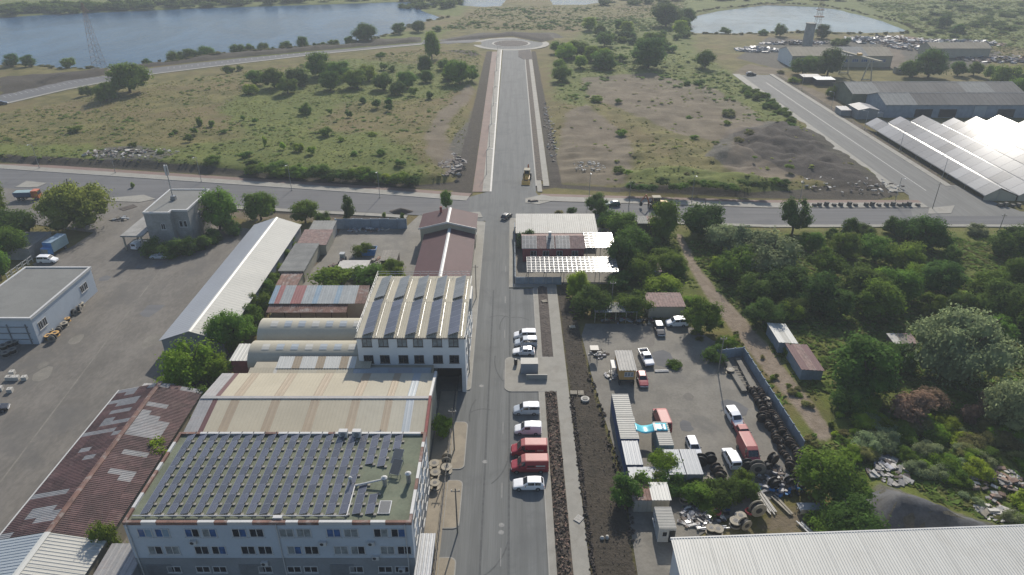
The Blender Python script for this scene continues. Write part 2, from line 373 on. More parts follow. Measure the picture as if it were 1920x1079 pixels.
DARK = [
 PX((880,345),(868,358),(700,350),(480,334),(240,318),(0,306),(0,299),(240,308),(480,326),(700,341),(780,348),(852,342)),
 PX((1040,352),(1180,362),(1400,372),(1640,376),(1690,365),(1600,300),(1530,245),(1480,236),(1372,255),(1380,285),(1420,300),(1480,330),(1560,352),(1400,366),(1180,355),(1040,345),(975,345),(975,362)),
 [(-18,196),(-12,196),(-12,440),(-15.5,440)],
 [(11.6,204),(15.5,204),(14.5,440),(11.6,440)],
 PX((0,180),(120,155),(205,140),(205,131),(120,138),(0,150)), BERM2, BERM3,
 PX((790,100),(870,95),(905,104),(890,112),(830,100)),
 [(12.3,140),(13.8,124),(14.2,105),(15.2,92),(16.4,78),(16.3,66),(15.6,40),(10.1,40),(10.1,140)],
 PX((340,390),(700,412),(760,415),(760,405),(500,392)),
]
GREEN = [
 PX((420,210),(520,150),(640,115),(780,130),(890,130),(880,170),(820,190),(640,200),(560,260),(700,260),(780,300),(790,345),(520,330),(300,318),(330,290),(480,270)),
 PX((-20,300),(300,315),(780,345),(700,310),(400,290),(0,280)),
 PX((1040,130),(1110,40),(1290,30),(1300,100),(1390,150),(1480,230),(1400,230),(1310,180),(1160,140),(1090,200),(1050,190)),
 PX((1270,440),(1920,440),(1920,1000),(1850,1000),(1700,930),(1620,900),(1480,830),(1560,780),(1440,640),(1320,540)),
 PX((1480,230),(1560,280),(1640,330),(1520,300)), PX((1180,350),(1200,325),(1380,335),(1500,360),(1400,366)),
 [(12,140),(42,125),(42,176),(22,176),(14,160)],
 PX((700,20),(860,30),(880,0),(700,0)), PX((280,115),(560,95),(760,60),(840,55),(800,85),(440,110)),
 PX((0,-5),(0,30),(740,5),(760,-5)), PX((1280,-5),(1930,-5),(1930,90),(1720,70),(1560,14),(1440,6),(1290,28)),
]
GRAVEL = [PILE, PX((180,310),(190,285),(260,280),(330,300),(300,312)), PX((845,340),(830,300),(870,240),(885,200),(880,300)),
 EMOUND, PX((1380,110),(1440,70),(1560,78),(1650,70),(1740,75),(1830,85),(1880,100),(1840,130),(1700,130),(1560,110),(1460,130)),
 PX((1060,70),(1040,62),(900,62),(820,75),(840,84),(950,66),(1030,72))]
xs = np.concatenate([np.linspace(-9000,-900,9), np.arange(-640,-150,4.0), np.arange(-150,150,1.6), np.arange(150,641,4.0), np.linspace(900,9000,9)])
ys = np.concatenate([np.linspace(-6000,0,6), np.arange(30,250,1.6), np.arange(250,760,3.2), np.linspace(800,1200,12), np.linspace(1600,12000,9)])
X, Y = np.meshgrid(xs, ys); Z = height(X, Y); Z[(np.abs(X) > 800) | (Y > 1250) | (Y < 20)] = -.1
nx, ny = len(xs), len(ys)
me = bpy.data.meshes.new('ground'); me.vertices.add(nx*ny)
me.vertices.foreach_set('co', np.stack([X, Y, Z], -1).astype(np.float32).ravel())
i = np.arange((ny-1)*(nx-1)); a = (i//(nx-1))*nx + i % (nx-1); q = np.stack([a, a+1, a+nx+1, a+nx], -1)
me.loops.add(q.size); me.loops.foreach_set('vertex_index', q.ravel().astype(np.int32)); me.polygons.add(len(q))
me.polygons.foreach_set('loop_start', (np.arange(len(q))*4).astype(np.int32)); me.polygons.foreach_set('use_smooth', np.ones(len(q), bool))
me.update(calc_edges=True)
def attr(name, polys, soft):
    d = np.full(X.shape, -1e9)
    for p in polys: d = np.maximum(d, sdf(p, X, Y))
    at = me.attributes.new(name, 'FLOAT', 'POINT'); at.data.foreach_set('value', sm(d, -soft, soft).astype(np.float32).ravel())
attr('bare', BARE[1:], 5); attr('track', BARE[:1], 1.6); attr('dark', DARK, 2.0); attr('green', GREEN, 9); attr('gravel', GRAVEL, 3)
def ground_mat():
    m, t, b = _nodes('ground'); v = pos(t)
    A = lambda n: (lambda k: (setattr(k, 'attribute_name', n), k.outputs['Fac'])[1])(nd(t, 'Attribute'))
    n1 = noise(t, v, .022, 6, .6, .3); n2 = noise(t, v, .12, 6, .65, .3); n3 = noise(t, v, .6, 5, .7); n4 = noise(t, v, 2.5, 4, .7)
    fine = mth(t, 'ADD', mth(t, 'MULTIPLY', n3, .5), mth(t, 'MULTIPLY', n4, .5))
    dry = mixc(t, ramp(t, n2, .40, .62), (.135,.130,.050), (.225,.195,.092))
    dry = mixc(t, mth(t, 'MULTIPLY', ramp(t, n1, .48, .6), .75), dry, (.20,.155,.09))
    grn = mixc(t, ramp(t, mth(t,'ADD',mth(t,'MULTIPLY',n3,.6),mth(t,'MULTIPLY',n2,.4)), .38, .64), (.100,.138,.030), (.185,.220,.055))
    def edge(a, lo=.42, hi=.58, amt=.7): 
        return ramp(t, mth(t, 'ADD', A(a), mth(t, 'MULTIPLY', mth(t, 'SUBTRACT', mth(t, 'ADD', mth(t, 'MULTIPLY', n2, .6), mth(t, 'MULTIPLY', n3, .4)), .5), amt)), lo, hi)
    gf = mth(t, 'ADD', mth(t, 'MULTIPLY', A('green'), .48), mth(t, 'MULTIPLY', n2, .85))
    c = mixc(t, mth(t, 'MULTIPLY', ramp(t, gf, .44, .74), .92), dry, grn)
    c = mixc(t, mth(t, 'MULTIPLY', ramp(t, fine, .52, .75), .35), c, (.26,.23,.13))
    spk = noise(t, v, 1.1, 4, .75); c = mixc(t, mth(t, 'MULTIPLY', ramp(t, spk, .56, .70), .4), c, mixc(t, A('green'), (.11,.10,.05), (.065,.09,.025)))
    c = mixc(t, 1.0, c, (.63,.61,.46), 'MULTIPLY')
    grav = mixc(t, ramp(t, fine, .35, .7), (.045,.043,.041), (.12,.111,.10))
    c = mixc(t, mth(t, 'MULTIPLY', edge('gravel', .4, .7, 1.2), .85), c, grav)
    bare = mixc(t, ramp(t, n2, .3, .7), (.102,.079,.056), (.158,.129,.095))
    c = mixc(t, mth(t, 'MULTIPLY', edge('bare', .35, .75, 1.6), .85), c, bare); c = mixc(t, mth(t, 'MULTIPLY', edge('track', .3, .7, .9), .95), c, mixc(t, ramp(t, n3, .3, .7), (.16,.125,.092), (.23,.185,.145)))
    drk = mixc(t, ramp(t, fine, .35, .7), (.030,.0255,.022), (.066,.054,.046))
    c = mixc(t, mth(t, 'MULTIPLY', edge('dark', .38, .62, .8), .92), c, drk)
    t.links.new(c, b.inputs['Base Color']); b.inputs['Roughness'].default_value = .95; b.inputs['Specular IOR Level'].default_value = .15
    bump(t, fine, .9, .35, b); return m
M['ground'] = ground_mat(); me.materials.append(M['ground'])
g = link('ground', me); g['kind'] = 'structure'
# gravel heap keeps its own dark grey: overlay sheet following the terrain
def drape(name, poly, lift, m, step=1.0):
    x0 = min(p[0] for p in poly); x1 = max(p[0] for p in poly); y0 = min(p[1] for p in poly); y1 = max(p[1] for p in poly)
    gx, gy = np.meshgrid(np.arange(x0, x1+step, step), np.arange(y0, y1+step, step)); d = sdf(poly, gx, gy) + (vnoise(gx, gy, 2.2)-.5)*1.6; z = height(gx, gy) + lift
    mb = MB(); ny_, nx_ = gx.shape; mb.v = [(float(a), float(b), float(c)) for a, b, c in zip(gx.ravel(), gy.ravel(), z.ravel())]
    for j in range(ny_-1):
        for i_ in range(nx_-1):
            if d[j, i_] > 0 and d[j+1, i_+1] > 0 and d[j, i_+1] > 0 and d[j+1, i_] > 0: k = j*nx_+i_; mb.f.append((k, k+1, k+nx_+1, k+nx_)); mb.m.append(0)
    return mb
mk('gravel_dark', (.088,.090,.095), .95, .25, .4, 3., stain=(.13,.125,.12), stainamt=.5, bmp=.8)
struct('gravel_heap', drape('gravel_heap', PILE, .05, 0), M['gravel_dark'], smooth=True)
# water
def water_mat(name, col, bs):
    m, t, b = _nodes(name); v = pos(t, True, (1, .5, 1)); n = noise(t, v, .35, 4, .6); n2 = noise(t, v, .02, 5, .65, .8)
    t.links.new(mixc(t, ramp(t, n2, .3, .7), tuple(c*.75 for c in col), tuple(c*1.3 for c in col)), b.inputs['Base Color'])
    b.inputs['Roughness'].default_value = .12; b.inputs['IOR'].default_value = 1.33; b.inputs['Specular IOR Level'].default_value = 0.012
    bump(t, n, bs, .5, b); M[name] = m
water_mat('water', (.034,.072,.122), .6); water_mat('water_pond', (.12,.16,.19), .6)
for n_, L, mm in (('lake', LAKE, 'water'), ('pond', POND, 'water_pond'), ('pond', POND2, 'water'), ('pond', POND3, 'water')):
    cx = sum(p[0] for p in L)/len(L); cy = sum(p[1] for p in L)/len(L)
    big = [(cx+(x-cx)*1.04+math.copysign(4, x-cx), cy+(y-cy)*1.06+math.copysign(4, y-cy)) for x, y in L]
    struct(n_, MB().sheet(big, -.75), M[mm])
# ------------------------------------------------------------------ roads and pavements
mk('asphalt_pale2', (.20,.198,.185), .85, .1, .5, 3., spec=.15, stain=(.165,.165,.155), stainamt=.5, stainscale=.12, stretch=(1.6,.05,1))
def road(name, poly, z, m): return struct(name, MB().sheet(poly, z), M[m])
def slab(name, poly, m, z1=.13, z0=-.3): return struct(name, MB().prism(poly, z0, z1), M[m])
road('yard_paving', [(-170,10),(-12.6,10),(-12.6,59),(-49,59),(-52,98),(-53.6,110),(-54,166),(-70,171),(-86,176),(-96,182),(-110,178),(-112,160),(-116,150),(-108,143),(-125,120),(-170,110)], 0, 'asphalt_yard')
CX = PX((-500,284),(0,317),(460,348),(727,366),(872,374)); CXS = PX((872,409),(727,401),(460,388),(300,378),(0,352),(-500,316))
road('cross_road', CX + [(-12.4,195),(-12.4,178)] + CXS, .03, 'asphalt_cross')
EX = PX((1000,377),(1440,391),(1740,391),(1830,380)); 
mb = MB(); Nn = [(8,194)] + PX((1200,383.5),(1440,391),(1740,391),(1900,397),(2600,398)); Ss = [(8,178.2)] + PX((1200,413.5),(1440,422),(1740,421),(1900,421),(2600,424))
for k in range(5): mb.quad((*Ss[k],.03),(*Ss[k+1],.03),(*Nn[k+1],.03),(*Nn[k],.03))
struct('cross_road', mb, M['asphalt_cross'])
road('junction', [(-12.4,176),(8,178.2),(8,196),(6.8,200),(-6.2,200),(-12.4,195)], .034, 'asphalt_pale')
road('main_road', [(-9.65,20),(4.7,20),(4.7,137.6),(-.7,137.6),(-.7,177.5),(-1,178),(-7.3,178),(-7.5,140),(-7.5,99.6),(-9.65,99.6)], .038, 'asphalt_pale')
road('north_road', [(-6.2,199),(7.3,199),(7.7,452),(-5.6,452)], .038, 'asphalt_pale')
road('right_road', [(119,196),(117.3,370),(134,370),(136,230),(139,196),(146,180),(112,180)], .045, 'asphalt_pale2')
LR = PX((-300,262),(0,196),(120,168),(250,143),(420,122),(600,101),(790,83),(900,80)); LR2 = PX((900,74),(790,76),(600,93),(420,112),(285,128),(240,132),(205,137),(120,150),(0,179),(-300,240))
road('left_road', LR + LR2, .04, 'asphalt_cross')
def ring(cx, cy, r, n=48, a0=0, a1=2*math.pi): return [(cx + r*math.cos(a0+(a1-a0)*i/n), cy + r*math.sin(a0+(a1-a0)*i/n)) for i in range(n + (0 if abs(a1-a0-2*math.pi) < 1e-6 else 1))]
RC = (-.6, 467)
slab('roundabout_pavement', ring(*RC, 24.5), 'paving', .045); slab('roundabout', ring(*RC, 20.5), 'asphalt_pale', .06); slab('roundabout_island', ring(*RC, 12.4), 'kerb', .2); slab('roundabout_bed', ring(*RC, 11), 'soil_dark', .32)
slab('planting_bed', PX((972,95),(994,93),(999,112),(982,112),(972,107)), 'soil_dark', .15)
# north road edges: cycle track, pavement, kerb, verge
for nm, x0, x1, y0, y1, m, z in (('cycle_path',-12.0,-9.0,199,438,'cycle_red',.06),('pavement',-9.0,-6.75,199,444,'paving',.12),('kerb',-6.75,-6.2,199,444,'line_white',.14),
    ('kerb',7.3,7.75,204,430,'kerb',.14),('pavement',9.7,11.6,204,444,'paving',.12)):
    struct(nm, MB().box(x0,x1,y0,y1,-.3,z), M[m])
slab('pavement', [(7.75,199),(9.2,199),(9.2,209),(7.75,209)], 'paving', .13)
struct('verge', MB().box(7.75,9.7,209,428,-.3,.09), M['soil_rich'])
# cross road north side strips
def strip(name, pts, w, m, z, off=0.):
    a = []; b = []
    for k, p in enumerate(pts):
        q0 = Vector(pts[max(k-1,0)]); q1 = Vector(pts[min(k+1,len(pts)-1)]); d = (q1-q0).normalized(); nrm = Vector((-d.y, d.x))
        a.append(tuple(Vector(p)+nrm*off)); b.append(tuple(Vector(p)+nrm*(off+w)))
    mb = MB()
    for k in range(len(pts)-1):
        mb.hexa([(*a[k],-.3),(*a[k+1],-.3),(*b[k+1],-.3),(*b[k],-.3),(*a[k],z),(*a[k+1],z),(*b[k+1],z),(*b[k],z)])
    return struct(name, mb, M[m])
NW = CX[:-1] + [(-13.5,191.5)]
strip('kerb', NW, .35, 'kerb', .15); strip('pavement', NW, 3.3, 'paving', .12, .35); strip('cycle_path', NW, 2.6, 'cycle_red', .06, 3.65)
NE = PX((1012,377.8),(1200,383.2),(1440,390.6),(1742,390.6))
strip('kerb', NE, .3, 'asphalt_yard', .13); strip('pavement', NE, 3.6, 'paving', .12, .35); strip('cycle_path', NE, 2.2, 'cycle_red', .06, 3.95)
strip('pavement', PX((340,381),(460,388.5),(727,402),(765,405)), 2.0, 'paving', .12, -2.0)
strip('pavement', PX((1130,411.5),(1440,422.5),(1800,421.5),(2600,425)), 1.6, 'paving', .12, -1.6)
slab('pavement', PX((985,373),(1015,366),(1055,373),(1010,384),(985,381)), 'paving', .13)
slab('pavement', PX((1742,391),(1790,386),(1783,401),(1740,402)), 'paving', .13)
# right road details
struct('pavement', MB().box(115.2,119.0,199,372,-.3,.12), M['paving']); struct('pavement', MB().box(134.4,136.5,204,372,-.3,.12), M['paving'])
struct('lane_line', MB().box(126.2,126.5,200,352,.046,.052), M['line_white'])
struct('verge', MB().box(136.5,139.3,205,372,-.3,.05), M['soil_rich'])
# left road: pavements and parking bay lines, one line per bay
strip('pavement', LR[1:-1], 2.2, 'paving', .1, -2.2)
for A_, B_, n_ in (((0,181),(205,139),20), ((310,127.5),(600,95.5),26)):
    for k in range(n_):
        t_ = (k+.5)/n_; p = P(A_[0]+(B_[0]-A_[0])*t_, A_[1]+(B_[1]-A_[1])*t_); d = (P(*B_)-P(*A_)).normalized(); nn = Vector((d.y, -d.x, 0))
        if (p - P(*A_)).length > 0: 
            q = p + nn*4.6 + d*(-1.2); mb = MB(); s_ = d*.12
            mb.quad(p-s_+Vector((0,0,.047)), q-s_+Vector((0,0,.047)), q+s_+Vector((0,0,.047)), p+s_+Vector((0,0,.047))); struct('bay_line', mb, M['line_white'])
# main road right: parking kerb, paved strip, beds, footway
struct('kerb', MB().box(4.7,4.9,20,99.2,-.3,.15), M['kerb']); struct('kerb', MB().box(4.7,4.9,110.2,137.6,-.3,.15), M['kerb'])
struct('pavement', MB().box(4.9,5.8,20,99.4,-.3,.12), M['paving']); struct('pavement', MB().box(4.9,5.8,110,139,-.3,.12), M['paving'])
struct('pavement', MB().box(7.9,10.1,20,139.5,-.3,.12), M['paving'])
def rrect(x0,x1,y0,y1,r,c=(1,1,1,1)):
    o = []
    for k,(cx,cy,a) in enumerate(((x1-r,y1-r,0),(x0+r,y1-r,90),(x0+r,y0+r,180),(x1-r,y0+r,270))):
        if not c[k]: o.append(((x1,y1),(x0,y1),(x0,y0),(x1,y0))[k]); continue
        o += [(cx+r*math.cos(math.radians(a+t)), cy+r*math.sin(math.radians(a+t))) for t in (0,22.5,45,67.5,90)]
    return o
slab('kerb', rrect(-1.35,7.8,99.25,110.15,1.3,(0,1,1,0)), 'kerb', .138); slab('pavement', rrect(-1.2,7.9,99.4,110.0,1.2,(0,1,1,0)), 'paving', .146)
def bed(x0,x1,y0,y1,m,amp):
    mb = MB(); gx = np.linspace(x0,x1,9); gy = np.arange(y0,y1+.01,.4)
    for y in gy:
        for x in gx:
            e = min(x-x0, x1-x)/(x1-x0)*2; mb.v.append((float(x), float(y), .06 + amp*(e**.5)*(.3+.9*random.random())))
    for j in range(len(gy)-1):
        for i_ in range(8): k = j*9+i_; mb.f.append((k,k+1,k+10,k+9)); mb.m.append(0)
    struct('planting_bed', mb, M[m])
bed(5.8,7.9,20,99.3,'soil_rich',.30); bed(5.8,7.9,110.1,138.6,'soil_dark',.16)
slab('pavement', [(-.7,138),(10.1,138.2),(10.1,139.6),(.5,139.6),(.5,178),(-.7,178)], 'paving', .13)
slab('pavement', [(.5,172),(7,174),(7.6,177.5),(-.4,178.4)], 'paving', .135)
# main road left: footway islands with dropped driveways between them
for y0,y1,a,b_ in ((99.6,176,0,1),(79.8,91,1,1),(68.2,77.5,1,1),(20,63.4,1,0)):
    slab('kerb', rrect(-9.6,-7.3,y0,y1,.9,(1,0,0,1)), 'kerb', .14); slab('pavement', rrect(-9.5,-7.45,y0+.15,y1-.15,.8,(1,0,0,1)), 'paving_tan' if y1 < 99 else 'paving', .148)
slab('forecourt', [(-12.6,10),(-9.6,10),(-9.6,99.4),(-12.6,99.4)], 'paving_tan', .07)
road('passage_paving', [(-14.2,76),(-12.6,76),(-12.6,99.4),(-9.6,99.4),(-9.6,170),(-9.0,178),(-14.2,178)], .01, 'concrete_yard')
slab('pavement', PX((790,403),(900,398),(905,408),(885,410),(800,408)), 'paving', .13)
for y in (62,74,88,103,117,131,146): struct('lane_mark', MB().box(-1.55,-1.42,y,y+3.0,.042,.046), M['line_faint'])
for x,y in ((-1.5,67.6),(-1.45,68.9),(-4.2,81.5),(-5.5,101)): struct('manhole_cover', MB().prism(ring(x,y,.4,14), .03, .05), M['line_faint'])
# right-hand yard and garden plots
YARD = [(15.2,122.5),(36,122.5),(40,116),(45.6,111.5),(46.4,85),(44,78),(38,74),(30,70),(24,66),(23,55),(18,40),(15.6,40),(16.3,66),(16.8,78),(15.6,92),(14.6,105),(14.0,118)]
road('yard_paving', YARD, 0, 'concrete_yard')
road('yard_paving', [(-46,132),(-9.7,131),(-9.7,120),(-28,119),(-50,119),(-52,133),(-46.5,152),(-46,171),(-29,171.2),(-26,181),(-23,180.5),(-22.8,131.5)][::-1], .006, 'concrete_yard')
road('driveway', PX((170,356),(300,376),(276,398),(262,430),(205,440),(120,430),(0,410),(0,348)), .018, 'asphalt_yard')
slab('pavement', PX((28,352),(50,340),(88,344),(70,352)), 'paving', .12); slab('pavement', PX((205,372),(270,366),(292,374),(262,380),(208,378)), 'paving', .12)
slab('planting_bed', PX((222,392),(250,384),(258,388),(232,396)), 'soil_dark', .1)
for a_, b_ in (((322,478),(0,905)),):
    p_, q_ = P(*a_), P(*b_); d_ = (q_-p_).normalized(); n_ = Vector((-d_.y, d_.x, 0))*.14; mb = MB(); z_ = Vector((0,0,.004)); mb.quad(p_-n_+z_, q_-n_+z_, q_+n_+z_, p_+n_+z_); struct('yard_joint', mb, M['concrete_yard'])
for k in range(26):
    x_, y_ = (random.uniform(-100,-70), random.uniform(60,160)) if k < 16 else (random.uniform(24,42), random.uniform(84,118)); r_ = random.uniform(.6,2.6)
    struct('asphalt_patch', MB().sheet([(x_+r_*math.cos(a)*random.uniform(.7,1.2), y_+r_*1.4*math.sin(a)*random.uniform(.7,1.2)) for a in [i*math.pi/5 for i in range(10)]], .003+.0006*k), M[('asphalt_yard','concrete_yard','asphalt_cross')[k%3]])
mk('tyre_dark', (.125,.128,.126), .9, .12, 2., 6., spec=.1)
for k in range(16):
    cx_, cy_, r_ = random.uniform(-9,3), random.uniform(62,130), random.uniform(4,9); a0 = random.uniform(0,6.28); n_ = 12; mb = MB(); pts_ = [(cx_+r_*math.cos(a0+i_*.075), cy_+r_*1.6*math.sin(a0+i_*.075)) for i_ in range(n_+1)]
    if any(not (-7.2 < p[0] < 4.4) for p in pts_) or any(-1.5 < p[0] and 99 < p[1] < 110.4 for p in pts_): continue
    for (x0,y0),(x1,y1) in zip(pts_, pts_[1:]):
        d_ = Vector((x1-x0,y1-y0,0)).normalized(); n2_ = Vector((-d_.y,d_.x,0))*.11; z_ = Vector((0,0,.0402+.0002*k)); a_ = Vector((x0,y0,0))+z_; b_ = Vector((x1,y1,0))+z_; mb.quad(a_-n2_, b_-n2_, b_+n2_, a_+n2_)
    struct('tyre_mark', mb, M['tyre_dark'])
for x_ in (-6.0,-4.3,-3.0,-.6,1.0): struct('tyre_mark', MB().box(x_,x_+.3,24,137,.039,.0396), M['tyre_dark']) if x_ in (-4.3,-.6) else None
# ------------------------------------------------------------------ building helpers
ORD = ['first','second','third','fourth','fifth','sixth','seventh','eighth','ninth','tenth','eleventh','twelfth','thirteenth','fourteenth','fifteenth','sixteenth','seventeenth','eighteenth','nineteenth','twentieth','twenty-first','twenty-second','twenty-third','twenty-fourth','twenty-fifth']
_MC = {}
def cached(key, fn):
    if key not in _MC: _MC[key] = fn()
    return _MC[key]
def window(parent, x, y, z, w_, h_, face='-y', panes=2, glass='glass_dark', frame='white_paint', off=None):
    """frame + panes; face is the wall's outward direction; coordinates in the world"""
    def fr():
        m = MB(); t = .09; d = .07
        m.box(-w_/2, w_/2, -d, .02, -h_/2, -h_/2+t).box(-w_/2, w_/2, -d, .02, h_/2-t, h_/2)
        for k in range(panes+1):
            c = -w_/2 + t/2 + (w_-t)*k/panes; m.box(c-t/2, c+t/2, -d-.003, .02, -h_/2+t, h_/2-t)
        m.box(-w_/2-.08, w_/2+.08, -.16, .02, -h_/2-.06, -h_/2-.003)
        return m.mesh('window', M[frame])
    def pn(): 
        pw = (w_-.09*(panes+1))/panes; return MB().box(-pw/2, pw/2, -.03, .01, -h_/2+.09, h_/2-.09).mesh('pane', M['glass_dark'])
    L = parent.location; rz = {'-y': 0, '+x': math.pi/2, '+y': math.pi, '-x': -math.pi/2}[face]
    o = link('window', cached(('wf',w_,h_,panes,frame), fr), parent, (x-L[0], y-L[1], z-L[2]), rz)
    me_ = cached(('wp',w_,h_,panes), pn)
    for k in range(panes):
        c = -w_/2 + .045 + (w_-.09)*(k+.5)/panes
        gl = glass if isinstance(glass, str) else random.choice(glass)
        link('pane', me_, o, (c,0,0), mat=M[gl])
    return o
def ribbed(A, B, C, D, n, h, th=.06):
    """sheet with trapezoid ribs running from the edge A-B up to D-C"""
    A, B, C, D = map(Vector, (A, B, C, D)); nr = (B-A).cross(D-A).normalized(); m = MB(); us = []
    if nr.z < 0: nr = -nr
    for k in range(n):
        for f, q in ((0,0),(.5,0),(.62,1),(.88,1)): us.append(((k+f)/n, q*h))
    us.append((1,0)); b = len(us)
    for u, q in us: m.v += [tuple(A+(B-A)*u+nr*q), tuple(D+(C-D)*u+nr*q)]
    for k in range(b-1): m.f.append((2*k, 2*k+2, 2*k+3, 2*k+1)); m.m.append(0)
    o = len(m.v)
    for p in (A, B, C, D): m.v.append(tuple(p-nr*th))
    m.f.append((o+3,o+2,o+1,o)); m.m.append(0)
    for i_, (p, q) in enumerate(((0,2*b-2),(2*b-2,2*b-1),(2*b-1,1),(1,0))): m.f.append((p, o+i_, o+(i_+1)%4, q)); m.m.append(0)
    return m
def walls_gable(x0, x1, y0, y1, e, r, axis):
    m = MB()
    if axis == 'y': m.yprism([(x0,-.2),(x1,-.2),(x1,e),((x0+x1)/2,r),(x0,e)], y0, y1)
    else: m.xprism([(y0,-.2),(y1,-.2),(y1,e),((y0+y1)/2,r),(y0,e)], x0, x1)
    return m
def gable(name, label, x0, x1, y0, y1, e, r, axis, wall, roofs, oh=.35, ribs=1.0, ribh=.05, cap=None, cat='building', nsheet=1, group=None, z0=0):
    """building with walls, two roof slopes (each cut into sheets) and a ridge cap"""
    t = thing(name, label, cat, ((x0+x1)/2, (y0+y1)/2, z0), group=group)
    part('wall', walls_gable(x0, x1, y0, y1, e-.08, r-.08, axis), M[wall], t, world=True)
    xm, ym = (x0+x1)/2, (y0+y1)/2
    if axis == 'y':
        sl = (r-e)/((x1-x0)/2); d = oh*sl
        S2 = [((x0-oh,y1+oh,e-d),(x0-oh,y0-oh,e-d),(xm,y0-oh,r),(xm,y1+oh,r)), ((x1+oh,y0-oh,e-d),(x1+oh,y1+oh,e-d),(xm,y1+oh,r),(xm,y0-oh,r))]
        ln = y1-y0+2*oh
    else:
        sl = (r-e)/((y1-y0)/2); d = oh*sl
        S2 = [((x0-oh,y0-oh,e-d),(x1+oh,y0-oh,e-d),(x1+oh,ym,r),(x0-oh,ym,r)), ((x1+oh,y1+oh,e-d),(x0-oh,y1+oh,e-d),(x0-oh,ym,r),(x1+oh,ym,r))]
        ln = x1-x0+2*oh
    for k, (A, B, C, D) in enumerate(S2):
        A, B, C, D = map(Vector, (A,B,C,D)); rm = roofs[k % len(roofs)]
        for s in range(nsheet):
            u, v = s/nsheet, (s+1)/nsheet - (.012/ln if s < nsheet-1 else 0)
            m = rm if isinstance(rm, str) else rm[s % len(rm)]
            part('roof_sheet', ribbed(A+(B-A)*u, A+(B-A)*v, D+(C-D)*v, D+(C-D)*u, max(2, int(ln/nsheet/ribs)), ribh), M[m], t, world=True)
    if cap:
        m = MB(); w_ = .38; h_ = ribh + .03
        if axis == 'y': m.yprism([(xm-w_, r-w_*sl+.01),(xm+w_, r-w_*sl+.01),(xm+w_, r-w_*sl+h_),(xm, r+h_+.02),(xm-w_, r-w_*sl+h_)], y0-oh-.02, y1+oh+.02)
        else: m.xprism([(ym-w_, r-w_*sl+.01),(ym+w_, r-w_*sl+.01),(ym+w_, r-w_*sl+h_),(ym, r+h_+.02),(ym-w_, r-w_*sl+h_)], x0-oh-.02, x1+oh+.02)
        part('ridge_cap', m, M[cap], t, world=True)
    return t
def lean(name, label, x0, x1, y0, y1, zf, zb, wall, roofs, ribs=1., ribh=.05, cat='shed', oh=.2, axis='y', group=None, side=0, z0=0):
    """mono-pitch shed: zf roof height at y0, zb at y1; side adds a tilt along x"""
    t = thing(name, label, cat, ((x0+x1)/2, (y0+y1)/2, z0), group=group)
    m = MB(); m.hexa([(x0,y0,-.2+z0),(x1,y0,-.2+z0),(x1,y1,-.2+z0),(x0,y1,-.2+z0),(x0,y0,zf-.08),(x1,y0,zf-.08+side),(x1,y1,zb-.08+side),(x0,y1,zb-.08)]); part('wall', m, M[wall], t, world=True)
    A, B, C, D = Vector((x0-oh,y0-oh,zf)), Vector((x1+oh,y0-oh,zf+side)), Vector((x1+oh,y1+oh,zb+side)), Vector((x0-oh,y1+oh,zb)); n = len(roofs)
    for s, r_ in enumerate(roofs):
        u, v = s/n, (s+1)/n - (.0012 if s < n-1 else 0)
        if axis == 'y': q = ribbed(A+(B-A)*u, A+(B-A)*v, D+(C-D)*v, D+(C-D)*u, max(2, int((x1-x0)/n/ribs)), ribh)
        else: q = ribbed(B+(C-B)*u, B+(C-B)*v, A+(D-A)*v, A+(D-A)*u, max(2, int((y1-y0)/n/ribs)), ribh)
        part('roof_sheet', q, M[r_], t, world=True)
    return t
def door(parent, x, y, z0, w_, h_, face='-y', m='metal_grey'):
    L = parent.location; rz = {'-y': 0, '+x': math.pi/2}[face]
    d = link('door', cached(('door',w_,h_,m), lambda: MB().box(-w_/2,w_/2,-.06,.02,0,h_).mesh('door', M[m])), parent, (x-L[0], y-L[1], z0-L[2]), rz)
    link('handle', cached('dh', lambda: MB().box(-.02,.02,-.12,-.05,-.08,.08).mesh('handle', M['metal_dark'])), d, (w_*.38, 0, min(1.05, h_*.5)))
def ac_unit(parent, x, y, z, face='-y'):
    L = parent.location
    def b(): 
        m = MB().box(-.42,.42,-.36,0,-.3,.3); return m.mesh('air_conditioner', M['white_paint'])
    o = link('air_conditioner', cached('ac', b), parent, (x-L[0], y-L[1], z-L[2]), 0 if face == '-y' else math.pi/2)
    link('fan_grille', cached('acg', lambda: MB().tube((-.12,-.362,0),(-.12,-.375,0),.23,n=16).mesh('fan_grille', M['metal_dark'])), o)
def panel_mesh(w_, l_, m='pv'):
    def b():
        q = MB(); q.box(-w_/2, w_/2, -l_/2, l_/2, -.04, 0); q.quad((-w_/2+.03,-l_/2+.03,.004),(w_/2-.03,-l_/2+.03,.004),(w_/2-.03,l_/2-.03,.004),(-w_/2+.03,l_/2-.03,.004), 1)
        return q.mesh('panel', [M['alu'], M[m]])
    return cached(('pv',w_,l_,m), b)
